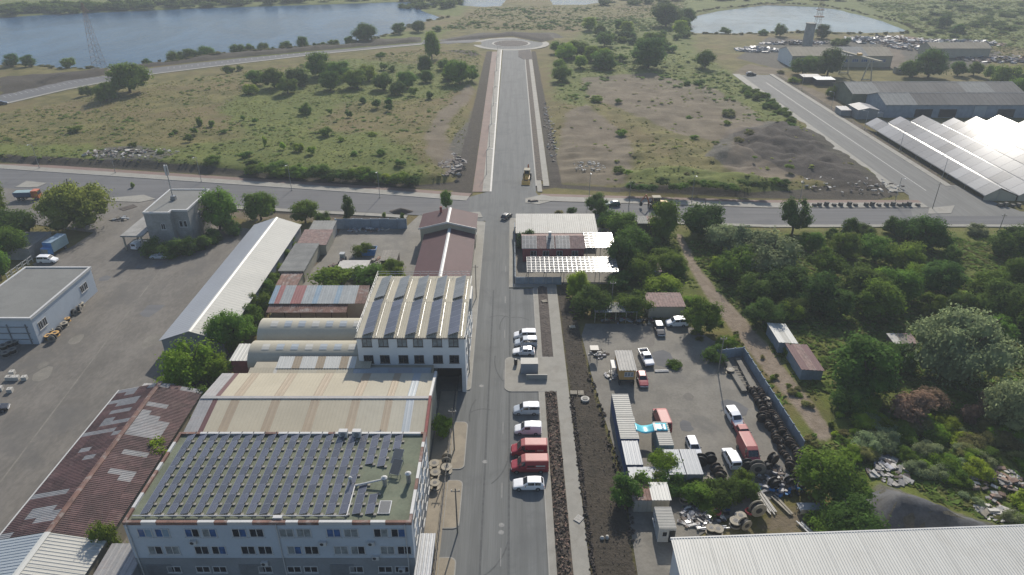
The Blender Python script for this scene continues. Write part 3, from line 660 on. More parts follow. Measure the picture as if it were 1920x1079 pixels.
def pv_row(label, x, ys, z, w_, l_, tilt, n, m='pv', group=None, slope=0, ballast=True, cat='solar panels', lift=.12):
    """row of panels along +Y from ys; tilt lifts the +X edge; slope follows a pitched roof"""
    t = thing('solar_panel_row', label, cat, (x, ys, z), group=group)
    me_ = panel_mesh(w_, l_, m); sp = l_ + .03; hh = lift + math.sin(tilt)*w_/2
    for k in range(n):
        y = (k+.5)*sp; link('panel', me_, t, (0, y, hh + y*slope), (math.atan(slope), -tilt, 0))
    if ballast:
        bm = cached(('ballast',w_), lambda: MB().cbox((w_/2+.12,0,.09),(.42,.34,.17)).mesh('ballast_block', M['paving']))
        bk = cached(('bracket',w_,tilt), lambda: MB().hexa([(w_/2-.12,-.14,.10),(w_/2-.02,-.14,.10),(w_/2-.02,.14,.10),(w_/2-.12,.14,.10),(w_/2-.12,-.14,hh*1.7),(w_/2-.02,-.14,hh*1.75),(w_/2-.02,.14,hh*1.75),(w_/2-.12,.14,hh*1.7)]).mesh('bracket', M['metal_dark']))
        for k in range(n+1): link('ballast_block', bm, t, (0, k*sp, 0)); link('bracket', bk, t, (0, k*sp, 0))
    return t
# ------------------------------------------------------------------ long block with the solar roof
X0, X1, Y0, Y1, HB = -46.8, -12.1, 59.7, 76.1, 10.5
t = thing('factory_block', 'long pale three-storey block with a flat green roof carrying rows of solar panels', 'building', ((X0+X1)/2, (Y0+Y1)/2, 0))
part('wall', MB().box(X0, X1, Y0, Y1, 4.35, HB-.45), M['blue_wall'], t, world=True)
part('plinth', MB().box(X0-.04, X1+.04, Y0-.04, Y1, -.2, 4.348), M['plinth'], t, world=True)
part('roof', MB().box(X0+.35, X1-.35, Y0+.35, Y1-.35, HB-.45, HB-.30), M['roof_green'], t, world=True)
# parapet coping in stretches of bare brick and of white sheet
def coping(xa, xb, ya, yb, cuts, alongx):
    L = (xb-xa) if alongx else (yb-ya); s = 0; k = 0
    while s < L-.01:
        e = min(L, s + cuts[k % len(cuts)]); mm = 'brick_red' if k % 2 == 0 else 'white_paint'
        if k % 2 == 0: mm = 'roof_rust_orange'
        q = MB().box(xa+s, xa+e-.01, ya, yb, HB-.449, HB+.02+.02*(k % 2)) if alongx else MB().box(xa, xb, ya+s, ya+e-.01, HB-.449, HB+.02+.02*(k % 2))
        part('parapet', q, M[mm], t, world=True); s = e; k += 1
coping(X0-.03, X1+.03, Y0-.03, Y0+.35, (2.2,1.8,5.,2.,1.6,3.,4.,1.5,2.5,4.), True); coping(X0-.03, X1+.03, Y1-.35, Y1+.02, (3.,9.,2.,7.,1.,12.), True)
coping(X0-.03, X0+.349, Y0+.351, Y1-.351, (2.,2.5,4.,1.5,2.,2.), False); coping(X1-.349, X1+.03, Y0+.351, Y1-.351, (1.,4.,2.,3.,3.), False)
gx = [1.55+5.72*k for k in range(6)]
for k, g0 in enumerate(gx):
    for j, dx in enumerate((.75, 2.85)):
        for z, rr in ((8.75,0),(5.75,1),(2.35,2)):
            if rr == 2 and j == 0 and k in (0,2,4): continue
            gl = ['glass_dark','glass_dark','glass_dark','glass_pale','glass_blue'] if rr < 2 else 'glass_dark'
            if k == 0 and rr == 0: gl = ['glass_blue','sheet_blue']
            xx = X0+g0+dx+(.55 if rr == 1 else 0); window(t, xx, Y0-(.04 if rr == 2 else 0), z, 1.75, 1.45 if rr < 2 else 1.1, '-y', 2, gl)
for k, g0 in enumerate(gx): 
    if k % 2 == 0: part('loading_door', MB().box(X0+g0-.4, X0+g0+2.6, Y0-.1, Y0-.03, 0, 3.2), M['metal_grey'], t, world=True)
for x, z in ((7.9,7.3),(16.0,3.6),(23.7,7.1),(29.6,7.1),(29.9,4.6),(33.0,2.4)): ac_unit(t, X0+x, Y0-(.04 if z < 4.3 else 0), z)
for x in (.4, 18.4, 33.9): part('downpipe', MB().tube((X0+x,Y0-.13,.1),(X0+x,Y0-.13,HB-.3),.07,n=8), M['white_paint'], t, world=True)
for k in range(5):
    for z in (8.75,5.75,2.35): window(t, X1+(.04 if z < 4 else 0), Y0+2.2+k*3.0, z, 1.6, 1.45, '+x', 2, ['glass_dark','glass_pale'])
# lean-to at its west end, glass porch on the street side
lean('lean_to', 'low grey lean-to against the west end of the solar-roofed block', -51.2, X0-.06, 52, 62.4, 3.2, 3.6, 'plinth', ['roof_zinc_old']*3, .5)
lean('street_porch', 'galvanised sheet porch on the street side of the solar-roofed block', -11.9, -10.2, 57.5, 64.4, 3.0, 3.2, 'metal_dark', ['galvanised']*2, .4)
# solar rows on this roof
ROWS = 19; zr = HB-.30
for k in range(ROWS):
    x = X0 + 1.9 + k*1.617; n = 9; y = Y0+1.45; lab = ORD[k]+' full row of nine solar panels from the west parapet of the green roof'; grp = 'full solar rows on the green roof'
    if k == ROWS-3: pv_row('short front solar row of two panels beside the roof pipe on the green roof', x, y, zr, 1.08, 1.62, .20, 3); y += 3*1.65*1.75; n = 4; lab = 'solar row of four panels behind the bent roof pipe on the green roof'; grp = None
    if k == ROWS-2: pv_row('outermost short solar row of two panels near the roof hatch', x, y, zr, 1.08, 1.62, .20, 2); y += 5*1.65; n = 4; lab = 'solar row of four panels next to the propped-up pair on the green roof'; grp = None
    if k == ROWS-1: y += 7*1.65; n = 2; lab = 'solar row of two panels in the far street-side corner of the green roof'; grp = None
    pv_row(lab, x, y, zr, 1.08, 1.62, .20, n, group=grp)
t2 = thing('solar_panel_pair', 'steeply propped pair of pale solar panels on the green roof', 'solar panels', (X1-3.0, Y0+8.6, zr))
for k in range(2): link('panel', panel_mesh(1.3, 2.1, 'pv_pale'), t2, (0, k*1.34, 1.15+k*.55), (math.radians(28), 0, math.radians(90)*0 - .25))
part('frame', MB().tube((-.6,-.9,0),(-.6,-.9,.8),.04).tube((.6,-.9,0),(.6,-.9,.7),.04).tube((-.6,1.9,0),(-.6,1.9,1.9),.04).tube((.6,1.9,0),(.6,1.9,1.9),.04).tube((-.6,1.9,1.6),(.6,1.9,1.6),.03), M['metal_grey'], t2)
t2 = thing('roof_hatch', 'small framed glass panel lying on the green roof corner', 'skylight', (X1-3.6, Y0+2.6, zr)); part('frame', MB().box(-.75,.75,-1.05,1.05,0,.16), M['alu'], t2); part('pane', MB().box(-.65,.65,-.95,.95,.162,.18), M['pv_grey'], t2)
for i_, (x, y, h) in enumerate(((X1-4.2, Y0+6.4, 1.35), (X1-1.2, Y0+6.9, 1.6), (X1-8.6, Y0+6.6, 1.1))):
    t2 = thing('roof_vent', ['white cowled vent joined to the bent roof pipe', 'white cowled vent at the street edge of the green roof', 'thin grey vent stack behind the short solar row'][i_], 'vent', (x, y, zr))
    part('pipe', MB().tube((0,0,0),(0,0,h),.28 if i_ < 2 else .16,n=12), M['galvanised'], t2); part('cowl', MB().tube((0,0,h),(0,0,h+.22),.42 if i_ < 2 else .26,.12,n=12).tube((0,0,h-.06),(0,0,h),.42 if i_ < 2 else .26,n=12), M['white_paint'], t2)
p0 = Vector((X1-8.0, Y0+1.1, zr+.25))
single('roof_pipe', MB().tube(p0, p0+Vector((0,5,0)), .1).tube(p0+Vector((0,5,0)), p0+Vector((3.6,5.5,.6)), .13).tube(p0, p0+Vector((-26,0,0)), .08), M['white_paint'], 'long white pipe running along the green roof and bending to a vent', 'pipe', tuple(p0))
for k, x in enumerate((-23.6,-21.7)): 
    t2 = thing('roof_air_conditioner', 'white air conditioner box on the rear parapet of the green roof', 'air conditioner', (x, Y1-.5, HB-.3), group='air conditioners on the rear parapet'); part('casing', MB().box(-.6,.6,-.4,.3,.05,1.1), M['white_paint'], t2); part('fan_grille', MB().tube((0,-.402,.6),(0,-.42,.6),.36,n=16), M['metal_grey'], t2)
for k in range(1):
    single('roof_box', MB().box(-28.9,-27.8,Y0+.5,Y0+.95,zr,zr+.5), M['white_paint'], 'small white cabinet behind the front parapet of the green roof', 'cabinet', (-28.3,Y0+.7,zr))
# ------------------------------------------------------------------ beige hall behind it
t = thing('beige_hall', 'wide factory hall with beige and brown striped sheet roof', 'building', (-30, 86, 0))
part('wall', MB().xprism([(76.3,-.2),(95.2,-.2),(95.2,6.7),(86.9,8.1),(76.3,6.6)], -47.3, -12.9), M['cream_wall'], t, world=True)
seq = [('roof_zinc_old',2.2),('roof_maroon',.8),('roof_beige',2.2),('roof_brown',1.45),('roof_beige',5.2),('roof_brown',1.45),('roof_beige',5.0),('roof_brown',1.45),('roof_beige',5.2),('roof_brown',1.4),('roof_beige_pale',4.1),('roof_brown',1.2),('roof_beige_pale',2.2),('roof_bluegrey',1.3),('roof_beige_pale',2.6)]
tot = sum(s for _, s in seq); x = -48.6; k_ = (48.6-12.7)/tot
for m_, w_ in seq:
    w_ *= k_; wx = w_/34.
    part('roof_sheet', ribbed((x,76.2,6.75),(x+w_-.02,76.2,6.75),(x+w_-.02,86.9,8.25),(x,86.9,8.25), max(2,int(w_/.5)), .014), M[m_], t, world=True)
    part('roof_sheet', ribbed((x+w_-.02,95.3,6.9),(x,95.3,6.9),(x,86.95,8.25),(x+w_-.02,86.95,8.25), max(2,int(w_/.5)), .014), M['roof_beige' if m_ == 'roof_brown' and x > -18 else m_], t, world=True); x += w_
part('ridge_cap', MB().box(-48.5,-12.9,86.6,87.2,8.2,8.36), M['roof_zinc_old'], t, world=True)
part('gable_coping', MB().hexa([(-12.95,76.3,6.4),(-12.55,76.3,6.4),(-12.55,87,7.9),(-12.95,87,7.9),(-12.95,76.3,7.1),(-12.55,76.3,7.1),(-12.55,87,8.6),(-12.95,87,8.6)]), M['brick_red'], t, world=True)
part('gable_coping', MB().hexa([(-12.95,87.01,7.9),(-12.55,87.01,7.9),(-12.55,95.4,6.5),(-12.95,95.4,6.5),(-12.95,87.01,8.6),(-12.55,87.01,8.6),(-12.55,95.4,7.3),(-12.95,95.4,7.3)]), M['white_paint'], t, world=True)
# stepped low roofs between the hall and the vaults
t = thing('link_roof', 'flat striped link roof between the beige hall and the barrel vaults', 'roof', (-30, 97, 0)); part('wall', MB().box(-44.5,-13.6,95.4,100.1,-.2,5.9), M['cream_wall'], t, world=True)
x = -44.8
for k, (m_, w_) in enumerate([('roof_beige',4.2),('roof_white_lit',.6),('roof_beige',3.6),('roof_beige_pale',3.2),('roof_beige',3.2),('roof_beige_pale',3),('roof_bluegrey',6.0),('roof_grey_metal',4.),('roof_bluegrey',3.2)]):
    part('roof_sheet', ribbed((x,95.35,5.95),(x+w_-.02,95.35,5.95),(x+w_-.02,97.8,6.3),(x,97.8,6.3), max(2,int(w_/.5)), .014), M[m_], t, world=True); x += w_
x = -40.4
for k in range(12):
    w_ = 1.35; part('roof_sheet', ribbed((x,97.5,6.35),(x+w_-.02,97.5,6.35),(x+w_-.02,100.3,6.9),(x,100.3,6.9), 3, .05), M[('roof_white','roof_white','roof_brown')[k%3] if k < 10 else 'roof_beige'], t, world=True); x += w_
# barrel vaults
def vault(label, ya, yb, ze, zc, xa, xb):
    t = thing('vaulted_hall', label, 'building', ((xa+xb)/2,(ya+yb)/2,0)); prof = [(ya,-.2),(yb,-.2)]; n = 14; arc = []
    for k in range(n+1):
        a = math.pi*k/n; arc.append(((ya+yb)/2+(yb-ya)/2*math.cos(a), ze+(zc-ze)*math.sin(a)))
    part('wall', MB().xprism(prof+[(y,z-.05) for y,z in arc], xa+.05, xb), M['cream_wall'], t, world=True)
    m = MB(); ns = 24
    for i_ in range(ns+1):
        x = xa+(xb-xa)*i_/ns
        for y, z in arc: m.v.append((x, y, z+.02))
    for i_ in range(ns):
        for k in range(n): a = i_*(n+1)+k; m.f.append((a,a+1,a+n+2,a+n+1)); m.m.append(0)
    part('vault_roof', m, M['roof_beige_pale'], t, world=True, smooth=True)
    for i_ in range(7):
        x = xa+2.2+i_*2.55; q = MB(); pts = [arc[k] for k in (9,8,7)]
        for (y0_,z0_),(y1_,z1_) in zip(pts, pts[1:]): q.quad((x,y0_,z0_+.05),(x+1.3,y0_,z0_+.05),(x+1.3,y1_,z1_+.05),(x,y1_,z1_+.05))
        part('skylight', q, M['roof_bluegrey' if (i_*7) % 3 else 'roof_white_lit'], t, world=True)
    return t
vault('nearer barrel-vaulted beige hall beside the white block, next to the striped link roof', 100.3, 106.9, 4.6, 7.3, -46.4, -26.6)
vault('farther barrel-vaulted beige hall beside the white block, next to the coloured sheet shed', 107.2, 114.2, 4.6, 7.8, -46.9, -26.6)
lean('annex', 'small white annex with brick base at the west end of the vaults', -50.2, -46.6, 102.5, 107.5, 4.6, 4.7, 'brick_red', ['roof_white','roof_white'], .6)
# ------------------------------------------------------------------ white block with rooftop frames
X0, X1, Y0, Y1, HB = -26.4, -8.05, 99.2, 121.2, 11.7
t = thing('white_block', 'tall white block with square windows and five slanted solar rows on its roof', 'building', ((X0+X1)/2,(Y0+Y1)/2,0))
part('wall', MB().xprism([(Y0,5.2),(Y1,5.2),(Y1,HB-.12),((Y0+Y1)/2,HB+.38),(Y0,HB-.12)], X0, X1), M['white_wall'], t, world=True)
part('lower_wall', MB().box(X0+.05,-13.6,Y0+.4,Y1-.05,-.2,5.19), M['plinth'], t, world=True)
part('street_wall', MB().box(-8.75,X1-.02,Y0+.02,Y1-.05,-.2,5.19), M['white_wall'], t, world=True)
part('passage_shade', MB().box(-13.55,-8.8,104,104.4,-.2,5.19), M['void'], t, world=True)  # black sheet paints the darkness inside the open passage
for s, (ya, yb, za, zb) in enumerate(((Y0-.25,110.2,HB-.1,HB+.42),(Y1+.2,110.2,HB-.1,HB+.42))):
    for k in range(6):
        xa = X0-.2+(X1-X0+.35)*k/6; xb = X0-.2+(X1-X0+.35)*(k+1)/6-.02
        q = ribbed((xa,ya,za),(xb,ya,za),(xb,yb,zb),(xa,yb,zb),8,.06) if s == 0 else ribbed((xb,ya,za),(xa,ya,za),(xa,yb,zb),(xb,yb,zb),8,.06)
        part('roof_sheet', q, M['roof_beige_pale'], t, world=True)
part('gutter', MB().box(X0-.25,X1+.2,Y0-.4,Y0-.22,HB-.28,HB-.1), M['metal_dark'], t, world=True)
part('street_fascia', MB().box(X1,X1+.12,Y0-.2,Y1+.2,HB-.4,HB+.05), M['white_paint'], t, world=True)
for x in (-24.7,-21.9,-18.7,-16.0,-12.75,-9.95):
    for z in (10.45,7.1): window(t, x, Y0, z, 1.65, 1.6, '-y', 2, 'glass_pale' if z > 9 else 'glass_dark', 'wood_dark')
for y in (102.5,106.5,110.5,114.5,118.3):
    for z in (10.2,7.1,2.6): window(t, X1-(.02 if z < 5 else 0), y, z, 1.5, 1.5, '+x', 2, 'glass_dark')
part('street_sign', MB().box(X1+.05,X1+.4,113.5,118.5,8.3,11.0), M['white_paint'], t, world=True)
mr = MB()
for k in range(9): y = Y0+.4+k*2.6; mr.tube((X0+.1,y,HB),(X0+.1,y,HB+1.2),.03,n=5)
for z in (.65,1.2): mr.tube((X0+.1,Y0+.4,HB+z),(X0+.1,Y1,HB+z),.03,n=5)
for k in range(12): x = X0+.1+k*1.65; mr.tube((x,Y1,HB),(x,Y1,HB+1.1),.03,n=5)
for z in (.6,1.1): mr.tube((X0+.1,Y1,HB+z),(X1,Y1,HB+z),.03,n=5)
part('guard_rail', mr, M['galvanised'], t, world=True)
for k in range(5):
    x = X0+2.0+k*3.62
    for half, (ys, z, sl, n) in enumerate(((Y0+.15, HB+.0, .045, 6), (111.1, HB+.48, -.045, 5))):
        r = thing('solar_panel_row', ORD[4-k]+' slanted solar row from the street edge, '+('front' if half == 0 else 'rear')+' slope of the white block roof', 'solar panels', (x, ys, z), group=('front' if half == 0 else 'rear')+' solar rows of the white block')
        me_ = panel_mesh(2.05, 1.72, 'pv' if half == 0 else 'pv_grey'); tl = math.radians(20)  # rear slope's different reflection is put into a greyer panel colour
        for j in range(n): y = (j+.5)*1.76; link('panel', me_, r, (0, y, .55+y*sl), (math.atan(sl), -tl, 0))
        q = MB()
        for j in range(n+1):
            y = min(j*1.76, n*1.76-.05)+.02; q.tube((.72,y,0+y*sl),(.72,y,.88+y*sl),.03,n=5).tube((1.35,y,y*sl),(.72,y,.86+y*sl),.025,n=5).tube((-.75,y,y*sl),(-.75,y,.25+y*sl),.03,n=5)
            if j < n: q.tube((1.35,y,y*sl),(.72,y+1.7,.86+(y+1.7)*sl),.02,n=4)
        q.tube((1.35,0,.03),(1.35,n*1.76,.03+n*1.76*sl),.03,n=5)
        part('support_frame', q, M['galvanised'], r)
# ------------------------------------------------------------------ long shed, rusty shed, left office, two-storey
t = gable('long_shed', 'very long shed with grey and white metal roof along the yard', -66.2, -54.6, 110.3, 164.6, 4.0, 6.0, 'y', 'plinth', ['roof_grey_metal','roof_white_lit'], .35, .9, .018, 'roof_white', nsheet=12)  # brightness of the sun-side slope is put into its whiter sheet colour
door(t, -62.5, 110.25, 0, 3.2, 3.3); door(t, -58, 110.25, 0, 3.2, 3.3)
t = thing('rusty_shed', 'long shed with a patched rust-red and grey sheet roof', 'building', (-59.5, 75, 0))
part('wall', walls_gable(-66.2,-52.6,40,95,3.3,4.85,'y'), M['cream_wall'], t, world=True)
NS = 32
def proj(x, y, z):
    d = y*math.cos(TILT)+(CAMH-z)*math.sin(TILT); return 960+FPX*x/d, 539.5-FPX*(y*math.sin(TILT)-(CAMH-z)*math.cos(TILT))/d
PATCH = {1: [(272,795,34,24),(248,815,22,8),(255,848,26,5),(238,888,24,10),(295,762,22,5),(210,832,10,5)], -1: [(235,752,32,6),(225,772,28,5),(210,790,34,6),(190,808,36,6),(160,838,22,4),(172,858,12,4),(100,925,34,9),(82,968,44,16),(240,738,20,4)]}
for side in (-1, 1):
    xe = -59.55 + side*7.15; dx = abs(xe+59.55); ang = math.atan2(1.55, dx); dv = dx/4
    def sh(side=side, dv=dv):
        q = ribbed((0,0,0),(0,.985,0),(-side*dv*.99,.985,1.55/4),(-side*dv*.99,0,1.55/4),3,.05,.03) if side > 0 else ribbed((0,.985,0),(0,0,0),(-side*dv*.99,0,1.55/4),(-side*dv*.99,.985,1.55/4),3,.05,.03)
        return q.mesh('roof_sheet', M['roof_rust'])
    ms = sh()
    for j in range(NS):
        for c in range(4):
            y = 63.3+j; xx = xe - side*dv*c; pxy = proj(xx-side*dv/2, y+.5, 4.2); nz = 1+.5*(random.random()-.5)
            m_ = 'roof_zinc_old' if any(((pxy[0]-e[0])/e[2])**2+((pxy[1]-e[1])/e[3])**2 < nz for e in PATCH[side]) or random.random() < .04 else 'roof_rust'
            if y > 93.6: m_ = 'roof_zinc_old' if (j+c) % 3 else 'roof_rust'
            link('roof_sheet', ms, t, (xx+59.5, y-75, 3.4+1.55/4*c + (.012 if m_ == 'roof_rust' else 0)), mat=M[m_])
for side in (-1, 1):
    xe = -59.55+side*7.15
    A, B = (Vector((xe,38,3.42)), Vector((xe,63.2,3.42))); C, D = Vector((-59.55,63.2,4.97)), Vector((-59.55,38,4.97))
    if side < 0: A, B, C, D = B, A, D, C
    for k in range(5): part('roof_sheet', ribbed(A+(B-A)*(k/5), A+(B-A)*((k+1)/5-.001), D+(C-D)*((k+1)/5-.001), D+(C-D)*(k/5), 10, .05), M['roof_white_lit' if side > 0 else 'roof_bluegrey'], t, world=True)  # sunlit side painted whiter, the other side cooler and darker
part('ridge_cap', MB().yprism([(-59.95,4.9),(-59.15,4.9),(-59.15,5.02),(-59.55,5.1),(-59.95,5.02)],63.2,95.6), M['roof_rust_orange'], t, world=True)
part('ridge_cap', MB().yprism([(-59.95,4.9),(-59.15,4.9),(-59.15,5.02),(-59.55,5.1),(-59.95,5.02)],38,63.18), M['roof_white'], t, world=True)
part('gutter', MB().box(-66.95,-66.75,40,95.3,3.3,3.45), M['white_paint'], t, world=True)
lean('shed_porch', 'flat pale sheet porch at the far end of the rusty-roofed shed', -63.6, -56.6, 95.45, 97.6, 3.3, 3.0, 'plinth', ['roof_zinc_old','roof_beige','roof_zinc_old'], .5)
t = thing('flat_office', 'low white building with a flat grey felt roof and a pale rim', 'building', (-100, 125, 0))
part('wall', MB().box(-107.2,-93.0,114.7,136.4,-.2,5.85), M['blue_wall'], t, world=True); part('roof', MB().box(-107.0,-93.2,114.9,136.2,5.85,5.9), M['roof_felt'], t, world=True)
q = MB(); q.box(-107.4,-92.8,114.5,114.95,5.6,6.12).box(-107.4,-92.8,136.15,136.6,5.6,6.12).box(-107.4,-106.95,114.95,136.15,5.6,6.12).box(-93.25,-92.8,114.95,136.15,5.6,6.12); part('roof_rim', q, M['white_paint'], t, world=True)
for y in (116.6,118.0,131.6,133.0): window(t, -93.0, y, 3.2, 1.25, 1.7, '+x', 2, 'glass_dark')
q = MB()
for x in (-106,-102,-98,-94.4): q.box(x-.08,x+.08,114.5,114.69,0,4.6)
for z in (1.2,2.6,4.0): q.box(-106.5,-94,114.52,114.66,z-.06,z+.06)
part('wall_rack', q, M['metal_grey'], t, world=True)
t = thing('grey_office', 'two-storey grey rendered block with flat rimmed roof', 'building', (-87.5, 169, 0))
BX = [(-91.9,160.6),(-85.5,160.6),(-85.5,162.2),(-81.6,162.2),(-81.6,177.0),(-92.2,177.0)]
part('wall', MB().prism(BX,-.2,8.9), M['grey_render'], t, world=True); part('roof', MB().sheet(BX, 8.93), M['roof_felt'], t, world=True)
q = MB()
for i_ in range(6):
    a = Vector(BX[i_]); b = Vector(BX[(i_+1)%6]); d = (b-a).normalized(); n_ = Vector((d.y,-d.x)); a2 = a-d*.1; b2 = b+d*.1
    q.hexa([(*(a2+n_*.12),8.7),(*(b2+n_*.12),8.7),(*(b2-n_*.28),8.7),(*(a2-n_*.28),8.7),(*(a2+n_*.12),9.15+.002*i_),(*(b2+n_*.12),9.15+.002*i_),(*(b2-n_*.28),9.15+.002*i_),(*(a2-n_*.28),9.15+.002*i_)])
part('roof_rim', q, M['white_paint'], t, world=True)
for x in (-83.9,-82.8): window(t, x, 162.2, 5.3, .85, 1.7, '-y', 1, 'glass_dark')
window(t, -87.7, 160.6, 5.2, 1.1, 1.6, '-y', 2); window(t, -81.6, 168, 5.5, 1.2, 1.6, '+x', 2); window(t, -81.6, 173, 5.5, 1.2, 1.6, '+x', 2)
t = thing('canopy', 'concrete canopy on posts at the side of the grey two-storey block', 'canopy', (-94.5, 163, 0)); part('slab', MB().box(-97.4,-92.0,157.5,170.0,3.7,4.1), M['grey_render'], t, world=True)
for x, y in ((-97,158),(-97,164),(-97,169.5),(-92.6,158)): part('post', MB().box(x-.16,x+.16,y-.16,y+.16,-.1,3.7), M['cream_wall'], t, world=True)
t = thing('antenna_mast', 'white antenna mast standing on the grey two-storey block', 'mast', (-83.9,170.6,8.93))
t.location = P(325,374,8.93); part('pole', MB().tube((0,0,0),(0,0,9.2),.14,.10,n=10), M['galvanised'], t)
for k in range(3):
    a = k*2.1+.4; part('antenna', MB().cbox((.35*math.cos(a),.35*math.sin(a),7.9),(.28,.36,2.6),rz=a), M['white_paint'], t)
part('cabinet', MB().box(-.2,.9,-.9,.1,0,1.1), M['metal_grey'], t); part('base', MB().box(-.7,.7,-.25,.4,0,.25), M['metal_dark'], t)
# ------------------------------------------------------------------ maroon hall, coloured shed, back-yard sheds
t = gable('maroon_hall', 'long low hall with dark red corrugated roof and white ridge', -21.7, -9.4, 132, 158.5, 4.0, 5.6, 'y', 'cream_wall', ['roof_maroon'], .25, .5, .05, 'white_paint', nsheet=6)
t = gable('maroon_gatehouse', 'taller end block with dark red roof and cream gable band', -22.9, -9.2, 158.8, 168, 5.6, 7.2, 'y', 'cream_wall', ['roof_maroon'], .35, .5, .05, 'white_paint', nsheet=2)
part('chimney', MB().box(-18.6,-18.0,166.2,166.8,6,8.2), M['brick_red'], t, world=True); window(t, -9.2, 163, 3, 1.4, 1.4, '+x', 2)
q = MB(); q.hexa([(-23.3,158.3,5.35),(-16.05,158.3,7.05),(-16.05,158.42,7.05),(-23.3,158.42,5.35),(-23.3,158.3,5.75),(-16.05,158.3,7.5),(-16.05,158.42,7.5),(-23.3,158.42,5.75)]); q.hexa([(-16.05,158.3,7.05),(-8.8,158.3,5.35),(-8.8,158.42,5.35),(-16.05,158.42,7.05),(-16.05,158.3,7.5),(-8.8,158.3,5.75),(-8.8,158.42,5.75),(-16.05,158.42,7.5)])
part('bargeboard', q, M['white_paint'], t, world=True)
lean('coloured_shed', 'shed with a striped red, blue and pale sheet roof', -50.3, -30.6, 124.9, 130.4, 3.5, 4.6, 'cream_wall',
     ['sheet_blue','sheet_red','sheet_pale','sheet_pale','sheet_red','sheet_red','sheet_pale','sheet_pale','sheet_blue','sheet_pale','sheet_pale','sheet_pale','sheet_blue','sheet_pale','sheet_pale','sheet_pale','roof_rust_orange','roof_rust_orange'], .4)
t = thing('rusty_canopy', 'rusty sheet canopy along the front of the striped-roof shed', 'canopy', (-42,123.5,0))
for k in range(8): x = -50.4+k*2.05; part('roof_sheet', ribbed((x,122.4,2.7),(x+2.03,122.4,2.7),(x+2.03,124.85,3.25),(x,124.85,3.25),5,.05), M['roof_rust_orange'], t, world=True)
for k in range(6): part('post', MB().box(-50+k*3.2,-49.85+k*3.2,122.6,122.75,-.1,2.68), M['wood_dark'], t, world=True)
single('yard_wall', MB().box(-50.5,-27,118.6,118.85,-.2,1.6), M['brick_red'], 'low brick wall behind the farther barrel vault', 'wall', (-38,118.7,0))
lean('back_shed', 'grey flat shed at the street end of the back yard', -52.0, -46.3, 163.6, 168.6, 3.1, 3.4, 'grey_render', ['roof_asbestos']*4, .6)
lean('tile_shed', 'shed with blotchy pink tiled roof in the back yard', -53.0, -46.0, 155.4, 163.3, 2.7, 3.2, 'cream_wall', ['roof_tile_pink']*5, .35)
lean('grey_sheet_shed', 'long shed with old grey corrugated roof in the back yard', -53.2, -47.6, 140.9, 155.1, 2.9, 3.1, 'cream_wall', ['roof_asbestos']*6, .5, axis='x')
lean('rust_lean_to', 'small lean-to with pinkish rusty roof beside the striped-roof shed', -52.2, -47.8, 134.8, 140.6, 2.1, 2.5, 'cream_wall', ['roof_rust_orange']*3, .5)
t = thing('panel_wall', 'blue-grey concrete panel wall closing the back yard', 'wall', (-38,171.5,0))
for k in range(8): part('wall_panel', MB().box(-47.2+k*2.36,-44.9+k*2.36,171.4,171.6,-.2,2.7+.05*(k%3)), M['fence_concrete'], t, world=True)
for k in range(9): part('post', MB().box(-47.35+k*2.36,-47.1+k*2.36,171.25,171.75,-.2,2.85), M['fence_concrete'], t, world=True)
lean('brown_shed', 'brown wooden shed among the back-yard clutter', -31.0, -27.4, 147.0, 152.2, 2.5, 2.7, 'wood_dark', ['wood_grey']*2, .5)
t = thing('slab_shed', 'low pale concrete slab roof among the back-yard clutter', 'shed', (-37.5,147,0)); part('slab', MB().box(-41.2,-34.0,145.2,149.6,1.0,1.25), M['stone_white'], t, world=True); part('wall', MB().box(-40.9,-34.3,145.5,149.3,-.1,.99), M['grey_render'], t, world=True)
q = MB(); n = 10
for k in range(n+1):
    a = math.pi*k/n; q.v += [(-43.2,143.2+1.3*math.cos(a),1.5*math.sin(a)),(-36.2,143.2+1.3*math.cos(a),1.5*math.sin(a))]
for k in range(n): q.f.append((2*k,2*k+1,2*k+3,2*k+2)); q.m.append(0)
q.f.append(tuple(2*k for k in range(n,-1,-1))); q.m.append(0); q.f.append(tuple(2*k+1 for k in range(n+1))); q.m.append(0)
single('poly_tunnel', q, M['plastic_green'], 'small pale green plastic tunnel in the back yard', 'greenhouse', (-39.7,143.2,0), smooth=True)
t = thing('skip_container', 'open blue steel skip in the back yard', 'skip', (-35.6,155.6,0)); q = MB(); q.hexa([(-1.6,-1,0),(1.6,-1,0),(1.6,1,0),(-1.6,1,0),(-2,-1.1,1.6),(2,-1.1,1.6),(2,1.1,1.6),(-2,1.1,1.6)]); q.f = [f for i_, f in enumerate(q.f) if i_ != 1]; q.m = q.m[1:]
part('body', q, M['paint_blue'], t); part('load', MB().box(-1.7,1.7,-.95,.95,.9,1.2), M['rubble_b'], t); q = MB()
for s in (-1,1): q.box(-2.05,2.05,s*1.1-.06,s*1.1+.06,1.55,1.7); q.box(s*2-.06,s*2+.06,-1.04,1.04,1.55,1.7)
part('rim', q, M['paint_blue'], t)
